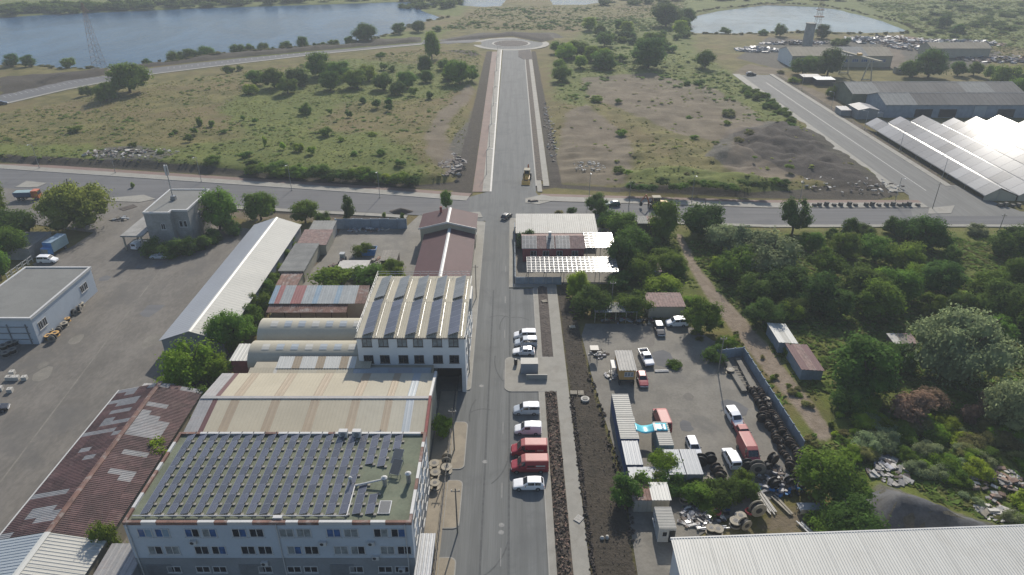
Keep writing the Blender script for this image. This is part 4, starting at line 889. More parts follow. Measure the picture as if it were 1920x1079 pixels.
# ------------------------------------------------------------------ red house with solar roofs east of the main road
lean('grey_roof_hall', 'low hall with wide pale grey sheet roof beside the junction', 1.2, 21.6, 160.9, 170.4, 3.4, 4.6, 'cream_wall', ['container_pale']*5, .5)
t = gable('red_house', 'red rendered house with solar panels on its red roof', 2.6, 17.4, 151.4, 159.6, 3.7, 5.0, 'x', 'red_house', ['roof_tile_pink'], .3, .5, .03, None)
for x in (5.2,8.2,11.5,15.2): window(t, x, 151.4, 2.2, 1.5, 1.4, '-y', 2)
part('chimney', MB().box(8.9,9.6,154.6,155.3,4,6.3), M['white_paint'], t, world=True)
def pv_field(label, x0, x1, ya, za, yb, zb, nx, ny_, m, posts=0):
    t = thing('solar_array', label, 'solar panels', ((x0+x1)/2, ya, 0)); pw = (x1-x0)/nx; L = math.hypot(yb-ya, zb-za); pl = L/ny_; tl = math.atan2(zb-za, yb-ya)
    me_ = panel_mesh(round(pw-.05,3), round(pl-.03,3), m)
    for i_ in range(nx):
        for j in range(ny_):
            f = (j+.5)/ny_; link('panel', me_, t, (x0+(i_+.5)*pw-(x0+x1)/2, (yb-ya)*f, za+(zb-za)*f), (tl, -.034 if m == 'pv_pale' else 0, 0))
    q = MB()
    for z_ in (0.02, .5, .98): y, z = (yb-ya)*z_, za+(zb-za)*z_; q.box(-(x1-x0)/2, (x1-x0)/2, y-.05, y+.05, z-.2, z-.06)
    part('rail', q, M['galvanised'], t)
    for k in range(posts):
        for y, z in ((.15,za),(yb-ya-.15,zb)): x = -(x1-x0)/2+.3+(x1-x0-.6)*k/max(1,posts-1); part('post', MB().tube((x,y,-.1),(x,y,z-.2),.07,n=6), M['galvanised'], t)
    return t
pv_field('left pair of solar panel blocks on the red house roof', 2.4, 6.0, 150.95, 3.75, 155.4, 5.12, 4, 3, 'pv_grey')
pv_field('right run of solar panel blocks on the red house roof', 8.4, 10.2, 150.95, 3.75, 155.4, 5.12, 2, 3, 'pv_grey'); pv_field('widest solar panel block on the red house roof', 10.6, 14.0, 150.95, 3.75, 155.4, 5.12, 4, 3, 'pv_grey')
pv_field('glaring solar canopy at the end of the red house', 17.8, 24.9, 151.3, 3.8, 158.9, 4.4, 6, 6, 'pv_pale', 3)
pv_field('long solar carport in front of the red house', 3.4, 24.2, 139.5, 3.3, 146.2, 3.85, 20, 6, 'pv_pale', 6)
t = thing('plot_wall', 'blue-grey panel wall around the red house plot', 'wall', (.9,150,0))
for k in range(13): part('wall_panel', MB().box(.62,.8,139.9+k*2.4,142.2+k*2.4,-.2,1.9+.04*(k%3)), M['fence_concrete'], t, world=True)
for k in range(5): part('wall_panel', MB().box(.82+k*2.1,2.88+k*2.1,139.7,139.86,-.2,1.8), M['fence_concrete'], t, world=True)
struct('plot_paving', MB().sheet([(.8,139.9),(26,139.9),(26,172),(.8,172)], -.02), M['concrete_yard'])
# garden sheds on the far side of the yard
t = thing('open_shed', 'open-fronted shed with pale sheet roof at the back of the cluttered yard', 'shed', (21.5,124.5,0))
for k in range(5): x = 17.0+k*1.78; part('roof_sheet', ribbed((x,122.9,2.5),(x+1.76,122.9,2.5),(x+1.76,126.2,2.9),(x,126.2,2.9),4,.05), M[('roof_zinc_old','roof_bluegrey','roof_asbestos')[k%3]], t, world=True)
part('wall', MB().box(17.1,25.8,126.0,126.2,-.1,2.8), M['wood_dark'], t, world=True)
for k in range(5): part('post', MB().box(17.1+k*2.14,17.25+k*2.14,123.0,123.15,-.1,2.5), M['wood_pale'], t, world=True)
lean('garage', 'pale brick garage with pinkish flat roof behind the white vans', 28.6, 36.0, 125.0, 130.5, 2.7, 2.8, 'cream_wall', ['roof_tile_pink']*3, .6)
lean('garden_shack', 'small shack with pink and grey patched roof inside the garden', 30.5, 34.2, 141.5, 145.5, 2.4, 2.5, 'wood_grey', ['roof_tile_pink','sheet_pale','roof_tile_pink'], .5)
lean('roadside_shack', 'small shack with grey and pink roof by the cross road', 33.2, 38.6, 168.0, 172.5, 3.0, 3.1, 'wood_dark', ['roof_asbestos','roof_tile_pink'], .5)
# ------------------------------------------------------------------ containers and huts of the cluttered yard
def container(name, label, x0, x1, y0, y1, h, top, side, cat='container', group=None, end=None, ribs=.5, z0=0):
    t = thing(name, label, cat, ((x0+x1)/2,(y0+y1)/2,z0), group=group); q = MB(); d = .06
    q.box(x0,x1,y0,y1,z0-.05,z0+.12)
    def wall(ax, c, a, b, out):
        n = max(4, int(abs(b-a)/.42))
        for k in range(n):
            u0 = a+(b-a)*k/n; u1 = a+(b-a)*(k+.5)/n; u2 = a+(b-a)*(k+1)/n
            for (p, r, o0, o1) in ((u0,u1,0,0),(u1,u2,out*d,out*d)):
                f = (lambda u, o, z: (u, c+o, z)) if ax == 'x' else (lambda u, o, z: (c+o, u, z))
                q.quad(f(p,o0,z0+.12), f(r,o1,z0+.12), f(r,o1,z0+h-.06), f(p,o0,z0+h-.06))
            f = (lambda u, o, z: (u, c+o, z)) if ax == 'x' else (lambda u, o, z: (c+o, u, z))
            q.quad(f(u1,0,z0+.12), f(u1,out*d,z0+.12), f(u1,out*d,z0+h-.06), f(u1,0,z0+h-.06)); q.quad(f(u2,out*d,z0+.12), f(u2,0,z0+.12), f(u2,0,z0+h-.06), f(u2,out*d,z0+h-.06))
    wall('x', y0+.08, x0+.08, x1-.08, -1); wall('x', y1-.08, x0+.08, x1-.08, 1); wall('y', x0+.08, y0+.08, y1-.08, -1); wall('y', x1-.08, y0+.08, y1-.08, 1)
    for x in (x0,x1-.12):
        for y in (y0,y1-.12): q.box(x,x+.12,y,y+.12,z0+.12,z0+h-.001)
    part('body', q, M[side], t, world=True)
    part('roof', ribbed((x0,y0,z0+h),(x0,y1,z0+h),(x1,y1,z0+h),(x1,y0,z0+h), max(4,int((y1-y0)/ribs)), .04) if ribs < 2 else ribbed((x0,y0,z0+h),(x1,y0,z0+h),(x1,y1,z0+h),(x0,y1,z0+h), 4, .02), M[top], t, world=True)
    return t
container('container', 'pale container roof closest to the ochre hut in the blue-walled row', 17.0,19.8,89.4,95.3,2.6,'container_pale','container_blue')
container('container', 'pale container in the middle of the blue-walled row under the cyan tarpaulin', 16.95,19.9,83.9,89.3,2.6,'container_pale','container_blue')
container('container', 'lower grey-topped container ending the blue-walled row', 17.05,19.6,78.3,83.7,2.4,'container_grey','container_blue',ribs=3)
container('container', 'teal walled container with pale ribbed top beside the red van', 22.75,25.0,82.4,88.0,2.6,'container_pale','container_teal')
container('storage_unit', 'grey-topped steel storage unit behind the teal container', 23.1,25.55,76.2,81.6,2.45,'container_grey','plinth',ribs=3); container('storage_unit', 'grey-topped steel storage unit beside the parked white cars', 25.65,28.1,76.2,81.6,2.5,'container_grey','plinth',ribs=3)
container('storage_unit', 'grey-topped low unit half hidden by the yard hedge', 17.2,23.0,75.6,78.1,2.2,'container_grey','plinth',ribs=3)
# cyan tarpaulin
q = MB(); n = 16; W = 1.9
for k in range(n+1):
    f = k/n; x = 19.7+5.0*f; z = 2.75 - .55*math.sin(math.pi*min(1, f/.62)) if f < .62 else 2.75+.04*math.sin(f*40)
    for j in range(5): q.v.append((x, 85.6+W*j/4, z+.03*math.sin(j*2+k)))
for k in range(n):
    for j in range(4): a = k*5+j; q.f.append((a,a+5,a+6,a+1)); q.m.append(0)
o = single('tarpaulin', q, M['tarp_cyan'], 'cyan and white banner stretched between two containers', 'tarpaulin', (22,86.5,2.7), smooth=True)
md = o.modifiers.new('thickness', 'SOLIDIFY'); md.thickness = .02
part('white_band', MB().box(.55,.95,-.9,1.0,.10,.115), M['white_paint'], o)
q = MB()
for k in range(4):
    y = -.75+k*.42; q.box(1.75,1.83,y,y+.3,.12,.13); q.box(1.95,2.03,y+.05,y+.3,.12,.13)
    q.box(1.83,2.2,y+(.0 if k%2 else .22),y+(.08 if k%2 else .3),.12,.13)
part('lettering', q, M['container_blue'], o)
# ochre hut on a chassis
t = thing('ochre_hut', 'ochre site hut on wheels with a pale ribbed roof', 'hut', (20.5,104,0))
part('wall', MB().box(19.2,22.0,101.2,107.2,1.3,3.4), M['ochre'], t, world=True); part('roof', ribbed((19.0,101.0,3.42),(22.2,101.0,3.42),(22.2,107.4,3.42),(19.0,107.4,3.42),6,.09), M['stone_white'], t, world=True)
part('chassis', MB().box(19.5,21.7,101.2,107.2,1.05,1.3), M['metal_dark'], t, world=True)
for k, x in enumerate((20.3,20.85,21.4)): window(t, x, 101.2, 2.5, .5, .95, '-y', 1, 'glass_pale')
for x in (19.4,21.8):
    for y in (102,106): part('wheel', MB().tube((x-.14,y,.48),(x+.14,y,.48),.5,n=16), M['rubber'], t, world=True)
for x in (19.3,21.9): part('leg', MB().box(x-.08,x+.08,101.25,101.4,-.05,1.1), M['metal_dark'], t, world=True)
single('hut_step', MB().box(18.1,19.0,103.2,105.8,2.3,2.42).box(18.2,18.3,103.3,103.4,-.05,2.3).box(18.2,18.3,105.6,105.7,-.05,2.3).box(18.8,18.9,103.3,103.4,-.05,2.3).box(18.8,18.9,105.6,105.7,-.05,2.3), M['white_paint'], 'white landing platform on posts beside the ochre hut', 'platform', (18.5,104.5,0))
# white booth, shack
t = container('booth', 'white site booth with ribbed roof near the big white hall roof', 19.65,22.0,66.0,69.8,2.6,'container_pale','white_paint','booth',ribs=.26)
window(t, 20.5, 66.02, 1.5, .75, 1.0, '-y', 1); door(t, 21.5, 66.0, 0, .8, 2.1, '-y', 'glass_dark'); window(t, 19.62, 68.5, 1.5, 1.6, .9, '-x', 2)
t = lean('plank_shack', 'shabby shack with rusty and white roof behind the white booth', 17.1, 22.2, 71.4, 74.4, 2.4, 2.5, 'wood_grey', ['roof_rust_orange','roof_rust_orange','roof_white','roof_white'], .4)
for k in range(8): part('door_panel', MB().box(17.25+k*.62,17.83+k*.62,71.3,71.37,.05,2.2), M['container_pale' if k < 4 else 'roof_beige'], t, world=True)
# blue-grey concrete panel fence along the track
t = thing('panel_fence', 'blue-grey concrete panel fence between the yard and the dirt track', 'fence', (44,97,0))
fl = [(38.9,109.6),(44.2,110.6),(45.9,84.0)]; k = 0
for a, b in zip(fl, fl[1:]):
    a = Vector(a); b = Vector(b); L = (b-a).length; n = max(1, round(L/2.1)); d = (b-a).normalized(); ang = math.atan2(d.y, d.x)
    for i_ in range(n):
        c = a+d*(L*(i_+.5)/n); part('wall_panel', MB().cbox((c.x,c.y,.95),(L/n-.06,.12,2.1),rz=ang), M['fence_concrete'], t, world=True); e = a+d*(L*i_/n); part('post', MB().cbox((e.x,e.y,1.0),(.2,.22,2.3),rz=ang), M['fence_concrete'], t, world=True)
# vehicle ramp: two concrete runways with cross bars
t = thing('inspection_ramp', 'pair of long concrete inspection runways beside the panel fence', 'ramp', (41,100,0))
for a, b in (((1360,680),(1395,738)),((1382,676),(1415,738))):
    a = P(*a); b = P(*b); d = (b-a); L = d.length; ang = math.atan2(d.y,d.x); c = (a+b)/2; part('runway', MB().cbox((c.x,c.y,.3),(L,.95,.6),rz=ang), M['concrete_yard'], t, world=True)
for k in range(6): 
    p = P(1372+7*k, 692+9*k, 0); part('crossbar', MB().cbox((p.x+.3,p.y,.35),(1.6,.12,.12)), M['wood_grey'], t, world=True)
# thicket sheds
lean('white_roof_shed', 'narrow shed with white sheet roof at the edge of the thicket', 51.2,54.6,111.6,118.4,2.6,2.6,'fence_concrete',['roof_white','roof_white_lit','roof_white'],.5, side=-.3)
lean('maroon_roof_shed', 'narrow shed with dull maroon roof at the edge of the thicket', 52.3,56.2,102.8,111.0,2.5,2.5,'fence_concrete',['roof_maroon','roof_tile_pink','roof_maroon'],.5, side=-.3)
p = P(1690,652); lean('hidden_shack', 'half-hidden dark shack with scrap roof among the trees', p.x-2.2,p.x+2.2,p.y-1,p.y+2,1.7,1.9,'wood_dark',['stone_white','wood_grey','roof_tile_pink'],.5,z0=hz(p.x,p.y))
# big white hall at the bottom right
t = thing('white_roof_hall', 'big hall with a bright white ribbed metal roof', 'building', (55,48,0)); part('wall', MB().box(20.3,95,30,61.0,-.2,5.5), M['white_wall'], t, world=True)
A = Vector((19.9,30,5.0)); nS = 16
for k in range(nS):
    xa = 19.9+75.*k/nS; xb = 19.9+75.*(k+1)/nS-.03; za, zb = 5.9+.03*(xa-20), 5.9+.03*(xb-20)
    ya, yb = 61.3+.02*(xa-20), 61.3+.02*(xb-20)
    part('roof_sheet', ribbed((xa,30,za-.6),(xb,30,zb-.6),(xb,yb,zb),(xa,ya,za),13,.07), M['roof_white'], t, world=True)
part('edge_flashing', MB().hexa([(19.85,61.28,5.6),(95,62.8,7.8),(95,63.0,7.8),(19.85,61.48,5.6),(19.85,61.28,5.98),(95,62.8,8.2),(95,63.0,8.2),(19.85,61.48,5.98)]), M['white_paint'], t, world=True)
for k in range(5): part('wall_bracket', MB().box(18.9,20.28,50+k*2.2,50.1+k*2.2,2.0,2.1), M['galvanised'], t, world=True)
# ------------------------------------------------------------------ solar greenhouse field beyond the right road
nsp = 12
GLR = panelmat('pv_field', (.28,.28,.28), .12, (.42,.42,.42), 1.0, .5, .9, .44); M['pv_field'] = GLR; GLR.node_tree.nodes['Principled BSDF'].inputs['Specular IOR Level'].default_value = .09; M['pv_pale'].node_tree.nodes['Principled BSDF'].inputs['Specular IOR Level'].default_value = .06  # pale base colour carries the sun glare of the spans
for s in range(nsp):
    xa = 138.6+s*10.0; t = thing('solar_canopy', ORD[s]+' ridged solar roof span counted from the verge of the right-hand road', 'solar roof', (xa+5,230,0), group='ridged solar spans in the field')
    y0, y1 = 191.5, 270 + (s % 3)*2; ny_ = 16
    for sd_, (xl, xr, zl, zr_) in enumerate(((-4.9,-.9,1.7,4.05),(-.9,4.9,4.05,1.7))):
        def pm(L=(y1-y0)/ny_-.08):
            q = MB(); q.hexa([(xl,0,zl-.06),(xr,0,zr_-.06),(xr,L,zr_-.06),(xl,L,zl-.06),(xl,0,zl),(xr,0,zr_),(xr,L,zr_),(xl,L,zl)]); return q.mesh('panel', M['pv_field'])
        me_ = cached(('span',sd_,y1), pm)
        for j in range(ny_): link('panel', me_, t, (0, y0-230+(y1-y0)*j/ny_, 0))
    q = MB()
    for j in range(9):
        y = y0-230+.2+(y1-y0-.4)*j/8
        for x in (-4.9,-.9): q.tube((x,y,-.2),(x,y,1.6 if x < -2 else 3.9),.06,n=5)
    q.box(-4.98,-4.82,y0-230,y1-230,1.45,1.6); q.box(-.96,-.84,y0-230,y1-230,3.8,3.92)
    part('frame', q, M['galvanised'], t); part('end_wall', MB().yprism([(-4.7,-.2),(4.7,-.2),(4.7,1.5),(-.9,3.7),(-4.7,1.5)], y0-230+.3, y0-230+.4), M['roof_beige'], t)
# ------------------------------------------------------------------ halls and works in the far right
t = gable('old_hall', 'dark wide-roofed hall in front of its twin, blue-grey walls', 153.5, 232, 285.5, 303, 5.4, 8.2, 'x', 'fence_concrete', [['roof_asbestos','roof_dark_asbestos','roof_dark_asbestos','roof_dark_asbestos','roof_dark_asbestos','roof_dark_asbestos']], .5, 2., .06, 'roof_asbestos', nsheet=6)
for x in (190,214): part('gate', MB().box(x,x+5,285.3,285.42,0,4.6), M['roof_bluegrey'], t, world=True)
for x in (166,176,200,222): part('opening_shade', MB().box(x,x+7,285.34,285.45,.2,3.4), M['void'], t, world=True)  # black panels paint the shaded inside; the wall is not cut
gable('old_hall', 'dark wide-roofed hall behind its twin, with olive gable end', 147.8, 222, 304, 325, 5.6, 8.4, 'x', 'roof_green', [['roof_asbestos','roof_dark_asbestos','roof_dark_asbestos','roof_dark_asbestos','roof_asbestos','roof_dark_asbestos']], .5, 2., .06, 'roof_asbestos', nsheet=6)
t = gable('tin_hut', 'small hut with pale tin roof at the corner of the dark hall', 141.5, 149.5, 283, 292, 3.8, 4.6, 'y', 'plinth', ['roof_zinc_old'], .4, 1., .05); lean('tin_shelter', 'low pale shelter next to the tin-roofed hut', 136.8,141.0,288,294,2.4,2.6,'plinth',['roof_zinc_old'],1.)
for k, (px, py) in enumerate(((1610,208),(1617,203),(1625,198),(1632,206),(1640,210),(1650,214),(1628,215),(1645,219),(1600,197),(1720,212),(1745,210))):
    p = P(px,py); t = thing('sheet_stack', 'stack of white sheet bundles in front of the dark hall', 'sheet stack', p, group='white sheet stacks by the dark hall')
    for j in range(3): part('bundle', MB().cbox((0.25*(j%2),.1*j,.3+.6*j),(5.,2.2,.5),rz=.05*j-.1), M['white_paint'], t)
t = gable('works_hall', 'long tan-roofed works hall with white gable end beyond the big trees', 152.5, 207, 391, 412, 6.0, 9.0, 'x', 'cream_wall', [['roof_far_tan','roof_far_tan','roof_asbestos','roof_far_tan']], .5, 2., .06, nsheet=4)
part('gable_end', MB().xprism([(390.9,-.2),(412.1,-.2),(412.1,5.9),(401.5,8.9),(390.9,5.9)],152.3,152.45), M['white_wall'], t, world=True)
for k in range(10): window(t, 157+k*5, 391, 3.4, 3.4, 1.6, '-y', 3, 'glass_blue')
t = gable('works_hall', 'plain tan-roofed works hall beside the scrap heaps', 243, 277, 418, 432, 5.4, 7.6, 'x', 'cream_wall', ['roof_far_tan'], .5, 2., .06, nsheet=3)
p = P(1700,140); t = container('portable_office', 'cream portable office behind the twin dark halls', p.x-5,p.x+5,p.y+2,p.y+5,3.,'roof_far_tan','cream_wall','portable office'); 
for k in (-3,3): window(t, p.x+k, p.y+2.05, 1.7, 1.2, 1.0, '-y', 2)
for k, (px, py, w_, m_, lab) in enumerate(((1520,142,9,'roof_zinc_old','white-roofed open shed beside the right-hand road end'),(1545,147,9,'roof_bluegrey','grey-roofed open shed beside the right-hand road end'))):
    p = P(px,py,3); lean('open_shed', lab, p.x-w_/2,p.x+w_/2,p.y-3,p.y+3,2.9,3.1,'metal_dark',[m_]*2,1.)
# gantry crane
a = P(1600,146); t = thing('gantry_crane', 'pale steel gantry crane straddling the works yard', 'crane', a)
A0, B0 = Vector((-3,16,10.5)), Vector((5,-14,10.5))
q = MB(); 
for off in (-.5,.5): q.hexa([(A0.x+off-.3,A0.y,9.7),(A0.x+off+.3,A0.y,9.7),(B0.x+off+.3,B0.y,9.7),(B0.x+off-.3,B0.y,9.7),(A0.x+off-.3,A0.y,10.8),(A0.x+off+.3,A0.y,10.8),(B0.x+off+.3,B0.y,10.8),(B0.x+off-.3,B0.y,10.8)][:4][::-1]+[(A0.x+off-.3,A0.y,10.8),(B0.x+off-.3,B0.y,10.8),(B0.x+off+.3,B0.y,10.8),(A0.x+off+.3,A0.y,10.8)]) if False else q.tube(A0+Vector((off,0,0)), B0+Vector((off,0,0)), .55, n=4)
part('girder', q, M['roof_beige'], t)
for f in (.22,.78):
    c = A0+(B0-A0)*f
    for dx in (-2.4,2.4): part('leg', MB().tube((c.x+dx,c.y,0),(c.x+dx*.2,c.y,10),.32,n=5), M['roof_beige'], t)
    part('sill_beam', MB().tube((c.x-2.6,c.y,.5),(c.x+2.6,c.y,.5),.3,n=5), M['roof_beige'], t)
part('hoist', MB().cbox(((A0.x+B0.x)/2,(A0.y+B0.y)/2,11.3),(2,2,1.2)), M['paint_yellow'], t)
t = thing('water_tower', 'grey concrete stub tower beside the pond', 'tower', P(1513,86)); part('shaft', MB().tube((0,0,0),(0,0,13),3.2,2.9,n=14), M['grey_render'], t); part('cap', MB().tube((0,0,13.01),(0,0,13.6),3.2,n=14), M['roof_asbestos'], t)
def lattice(h, b, top, arms):
    q = MB(); n = max(6, int(h/3)); c = lambda f, s: ((b+(top-b)*f)*s[0], (b+(top-b)*f)*s[1], h*f); Cn = ((1,1),(-1,1),(-1,-1),(1,-1)); r = .075
    for s in Cn: q.tube(c(0,s), c(1,s), r, n=4)
    for k in range(n):
        f0, f1 = k/n, (k+1)/n
        for i_ in range(4): s, e = Cn[i_], Cn[(i_+1)%4]; q.tube(c(f0,s), c(f1,e), r*.7, n=3); q.tube(c(f1,s), c(f1,e), r*.7, n=3)
    return q
t = thing('pylon', 'slim rusty lattice pylon on the lake shore', 'pylon', P(187,128,hz(*P(187,128)[:2]))); part('tower', lattice(33,2.6,.35,0), M['rubble_c'], t)
part('crossarm', MB().tube((-2.6,0,29),(2.6,0,29),.16,n=4).tube((-2.6,0,29),(0,0,31),.1,n=4).tube((2.6,0,29),(0,0,31),.1,n=4), M['rubble_c'], t)
t = thing('pylon', 'rusty lattice pylon with platforms standing in front of the right pond', 'pylon', P(1525,86)); part('tower', lattice(38,2.0,.5,0), M['rubble_c'], t); part('crossarm', MB().box(-2.6,2.6,-1.6,1.6,17,17.6).box(-2,2,-1.2,1.2,21,21.5).tube((-1.8,0,33),(1.8,0,33),.2,n=4), M['rubble_c'], t)
# ------------------------------------------------------------------ vehicles (front towards local +X)
def wheel_mesh(r, w_):
    def b():
        q = MB(); n = 18; prof = [(-w_/2,r*.62),(-w_/2,r*.93),(-w_*.36,r),(w_*.36,r),(w_/2,r*.93),(w_/2,r*.62)]
        for i_ in range(n):
            a = 2*math.pi*i_/n
            for y, rr in prof: q.v.append((rr*math.cos(a), y, rr*math.sin(a)))
        m_ = len(prof)
        for i_ in range(n):
            for k in range(m_-1): a = i_*m_+k; c = ((i_+1)%n)*m_+k; q.f.append((a,a+1,c+1,c)); q.m.append(0)
        return q.mesh('tyre', M['rubber'], True)
    def h():
        return MB().tube((0,-w_*.44,0),(0,w_*.44,0),r*.64,n=16).mesh('rim', M['hubcap'])
    return cached(('ty',r,w_), b), cached(('ri',r,w_), h)
STY = {  # x from the front in metres: (x, z_bottom, z_belt, z_roof, half width belt, half width roof)
 'hatch': (4.2, 1.72, [(0,.32,.55,.57,.66,.60),(.12,.24,.66,.69,.78,.70),(.9,.2,.86,.90,.84,.74),(1.25,.2,.92,.97,.85,.74),(2.0,.2,.94,1.42,.86,.62),(2.9,.2,.95,1.47,.86,.63),(3.55,.2,.97,1.41,.86,.62),(4.02,.22,.98,1.06,.82,.70),(4.2,.3,.72,.76,.76,.68)]),
 'suv': (4.6, 1.82, [(0,.36,.62,.64,.70,.62),(.12,.27,.78,.82,.84,.74),(1.05,.24,.97,1.02,.90,.78),(1.45,.24,1.02,1.08,.91,.78),(2.15,.24,1.04,1.56,.91,.68),(3.2,.24,1.05,1.60,.91,.69),(4.1,.24,1.06,1.54,.91,.68),(4.5,.28,1.06,1.12,.88,.76),(4.6,.36,.74,.80,.84,.74)]),
 'estate': (4.6, 1.75, [(0,.32,.52,.55,.68,.62),(.12,.24,.66,.70,.80,.72),(1.1,.2,.84,.88,.86,.76),(1.5,.2,.90,.94,.87,.76),(2.2,.2,.92,1.38,.87,.64),(3.3,.2,.92,1.43,.87,.65),(4.3,.2,.94,1.38,.87,.64),(4.52,.24,.94,1.0,.83,.72),(4.6,.32,.7,.74,.78,.7)]),
 'minivan': (4.4, 1.83, [(0,.34,.62,.66,.70,.62),(.12,.25,.78,.84,.84,.74),(.75,.22,.98,1.05,.89,.78),(1.0,.22,1.05,1.14,.90,.78),(1.65,.22,1.10,1.72,.90,.74),(2.6,.22,1.12,1.83,.90,.77),(4.15,.22,1.12,1.80,.90,.77),(4.36,.25,1.10,1.70,.88,.74),(4.4,.34,.8,.95,.86,.76)]),
 'van': (5.7, 2.0, [(0,.40,.80,.86,.78,.72),(.14,.30,1.0,1.06,.94,.84),(.75,.28,1.22,1.28,.98,.86),(.95,.28,1.28,1.38,.99,.86),(1.6,.28,1.36,2.26,.99,.80),(2.2,.28,1.4,2.46,1.0,.86),(5.5,.28,1.4,2.46,1.0,.86),(5.66,.3,1.38,2.38,.98,.84),(5.7,.4,.95,1.1,.97,.86)]),
 'pickupcab': (5.1, 1.85, [(0,.42,.72,.76,.74,.66),(.12,.34,.92,.96,.88,.78),(1.0,.32,1.06,1.10,.91,.80),(1.35,.32,1.10,1.15,.92,.80),(1.95,.32,1.12,1.66,.92,.70),(2.9,.32,1.12,1.70,.92,.71),(3.2,.32,1.12,1.62,.92,.70),(3.35,.34,1.0,1.04,.90,.82)])}
def vehicle(kind, label, paint, loc, rz, cat='car', group=None, scale=1.0, sidewin=None, decal=None, tipper=False, roofpaint=None, name=None):
    L, W_, st = STY['pickupcab' if kind == 'pickup' else kind]; half = L/2
    loc = Vector(loc); t = thing(name or {'van':'van','minivan':'minivan','pickup':'pickup_truck'}.get(kind,'car'), label, cat, (loc.x,loc.y,loc.z), rz, group)
    if scale != 1.0: t.scale = (scale,)*3
    def sec(s): x, zb, zt, zr_, hw, hr = s; x = half-x; return [(x,-hw*.92,zb),(x,-hw,zb+(zt-zb)*.45),(x,-hw*.975,zt),(x,-hr,zr_-.03),(x,-hr*.8,zr_),(x,hr*.8,zr_),(x,hr,zr_-.03),(x,hw*.975,zt),(x,hw,zb+(zt-zb)*.45),(x,hw*.92,zb)]
    def body():
        q = MB(); rs = [sec(s) for s in st]
        for r in rs: q.v += r
        for i_ in range(len(rs)-1):
            for k in range(10): a = i_*10+k; b = i_*10+(k+1)%10; q.f.append((a, b, b+10, a+10)); q.m.append(1 if k in (3,4,5) and st[i_][3] > 1.3 and roofpaint else 0)
        q.f.append(tuple(range(9,-1,-1))); q.m.append(0); o = (len(rs)-1)*10; q.f.append(tuple(o+k for k in range(10))); q.m.append(0)
        q.f = [tuple(reversed(f)) for f in q.f]
        return q.mesh('body', [M[paint], M[roofpaint or paint]])
    link('body', cached(('body',kind,paint,roofpaint), body), t)
    rs = [[Vector(p) for p in sec(s)] for s in st]
    wi = next(i_ for i_ in range(len(st)-1) if st[i_+1][3]-st[i_+1][2] > .35 and st[i_][3]-st[i_][2] < .2)   # windscreen segment
    ri = max(i_ for i_ in range(len(st)) if st[i_][3]-st[i_][2] > .3)
    def pane(a, b, c, d, o): n = (b-a).cross(d-a).normalized()*o; return [p+n for p in (a,b,c,d)]
    def glass(name, key, quadf):
        def b():
            q = MB(); a, b_, c, d = quadf(); n = (b_-a).cross(d-a).normalized(); cen = (a+b_+c+d)/4
            if n.dot(cen-Vector((0,0,.9))) < 0: n = -n; a, b_, c, d = d, c, b_, a
            q.quad(a+n*.012, b_+n*.012, c+n*.012, d+n*.012); return q.mesh(name, M['glass_dark'])
        link(name, cached(('gl',kind,key), b), t)
    def inset(a, b, c, d, u0=.06, u1=.94, v0=.08, v1=.92):
        L_ = lambda p, q_, f: p+(q_-p)*f
        return (L_(L_(a,b,u0),L_(d,c,u0),v0), L_(L_(a,b,u1),L_(d,c,u1),v0), L_(L_(a,b,u1),L_(d,c,u1),v1), L_(L_(a,b,u0),L_(d,c,u0),v1))
    glass('windscreen', 'ws', lambda: inset(rs[wi][4], rs[wi][5], rs[wi+1][5], rs[wi+1][4], -.05, 1.05))
    if ri < len(st)-1: glass('rear_window', 'rw', lambda: inset(rs[ri][4], rs[ri][5], rs[ri+1][5], rs[ri+1][4], 0, 1, .06, .8 if st[ri+1][3] < 1.3 else .5))
    full = kind in ('hatch','suv','estate') or sidewin == 'full'
    segs = [(wi+1, wi+2, .02, .92)] + ([(i_, i_+1, .04, .96) for i_ in range(wi+2, ri)] if full else [])
    if kind == 'pickup': segs = [(wi+1, ri, .04, .92)]
    for a, b, u0, u1 in segs:
        for side, (lo, hi) in enumerate(((2,3),(7,6))):
            glass('side_window', ('sw',a,side,full), lambda: inset(rs[a][lo], rs[b][lo], rs[b][hi], rs[a][hi], u0, u1, .12, .88))
    for side, (lo, hi) in enumerate(((2,3),(7,6))):   # quarter light beside the windscreen
        glass('quarter_window', ('qw',side), lambda: inset(rs[wi][lo]+(rs[wi+1][lo]-rs[wi][lo])*.3, rs[wi+1][lo], rs[wi+1][hi], rs[wi+1][lo]+(rs[wi+1][hi]-rs[wi+1][lo])*.3, .1, .9, .1, .9))
    r = {'van':.34,'pickup':.36,'suv':.36}.get(kind,.31); ty, rm = wheel_mesh(r, .22); wb = (half-.85, -half+ (.95 if kind != 'van' else 1.2))
    for x in wb:
        for s in (-1,1): o = link('wheel', None, t, (x, s*(st[2][4]-.08), r)); link('tyre', ty, o); link('rim', rm, o)
    for s in (-1,1):
        link('headlight', cached(('hl',kind), lambda: MB().cbox((half-.13,0,st[1][2]-.13),(.16,.34,.16)).mesh('headlight', M['lamp_clear'])), t, (0, s*(st[1][4]-.2), 0))
        zt_ = .82 if kind != 'van' else 1.15
        link('tail_light', cached(('tl',kind), lambda: MB().cbox((-half+.06,0,zt_),(.12,.16,.42 if kind in ('van','minivan') else .2)).mesh('tail_light', M['lamp_red'])), t, (0, s*(st[-2][4]-.10), 0))
        link('wing_mirror', cached(('wm',kind), lambda: MB().cbox((0,0,0),(.12,.22,.16)).mesh('wing_mirror', M['metal_dark'])), t, (rs[wi+1][2].x+.35, s*(st[wi+1][4]+.1), st[wi+1][2]+.06))
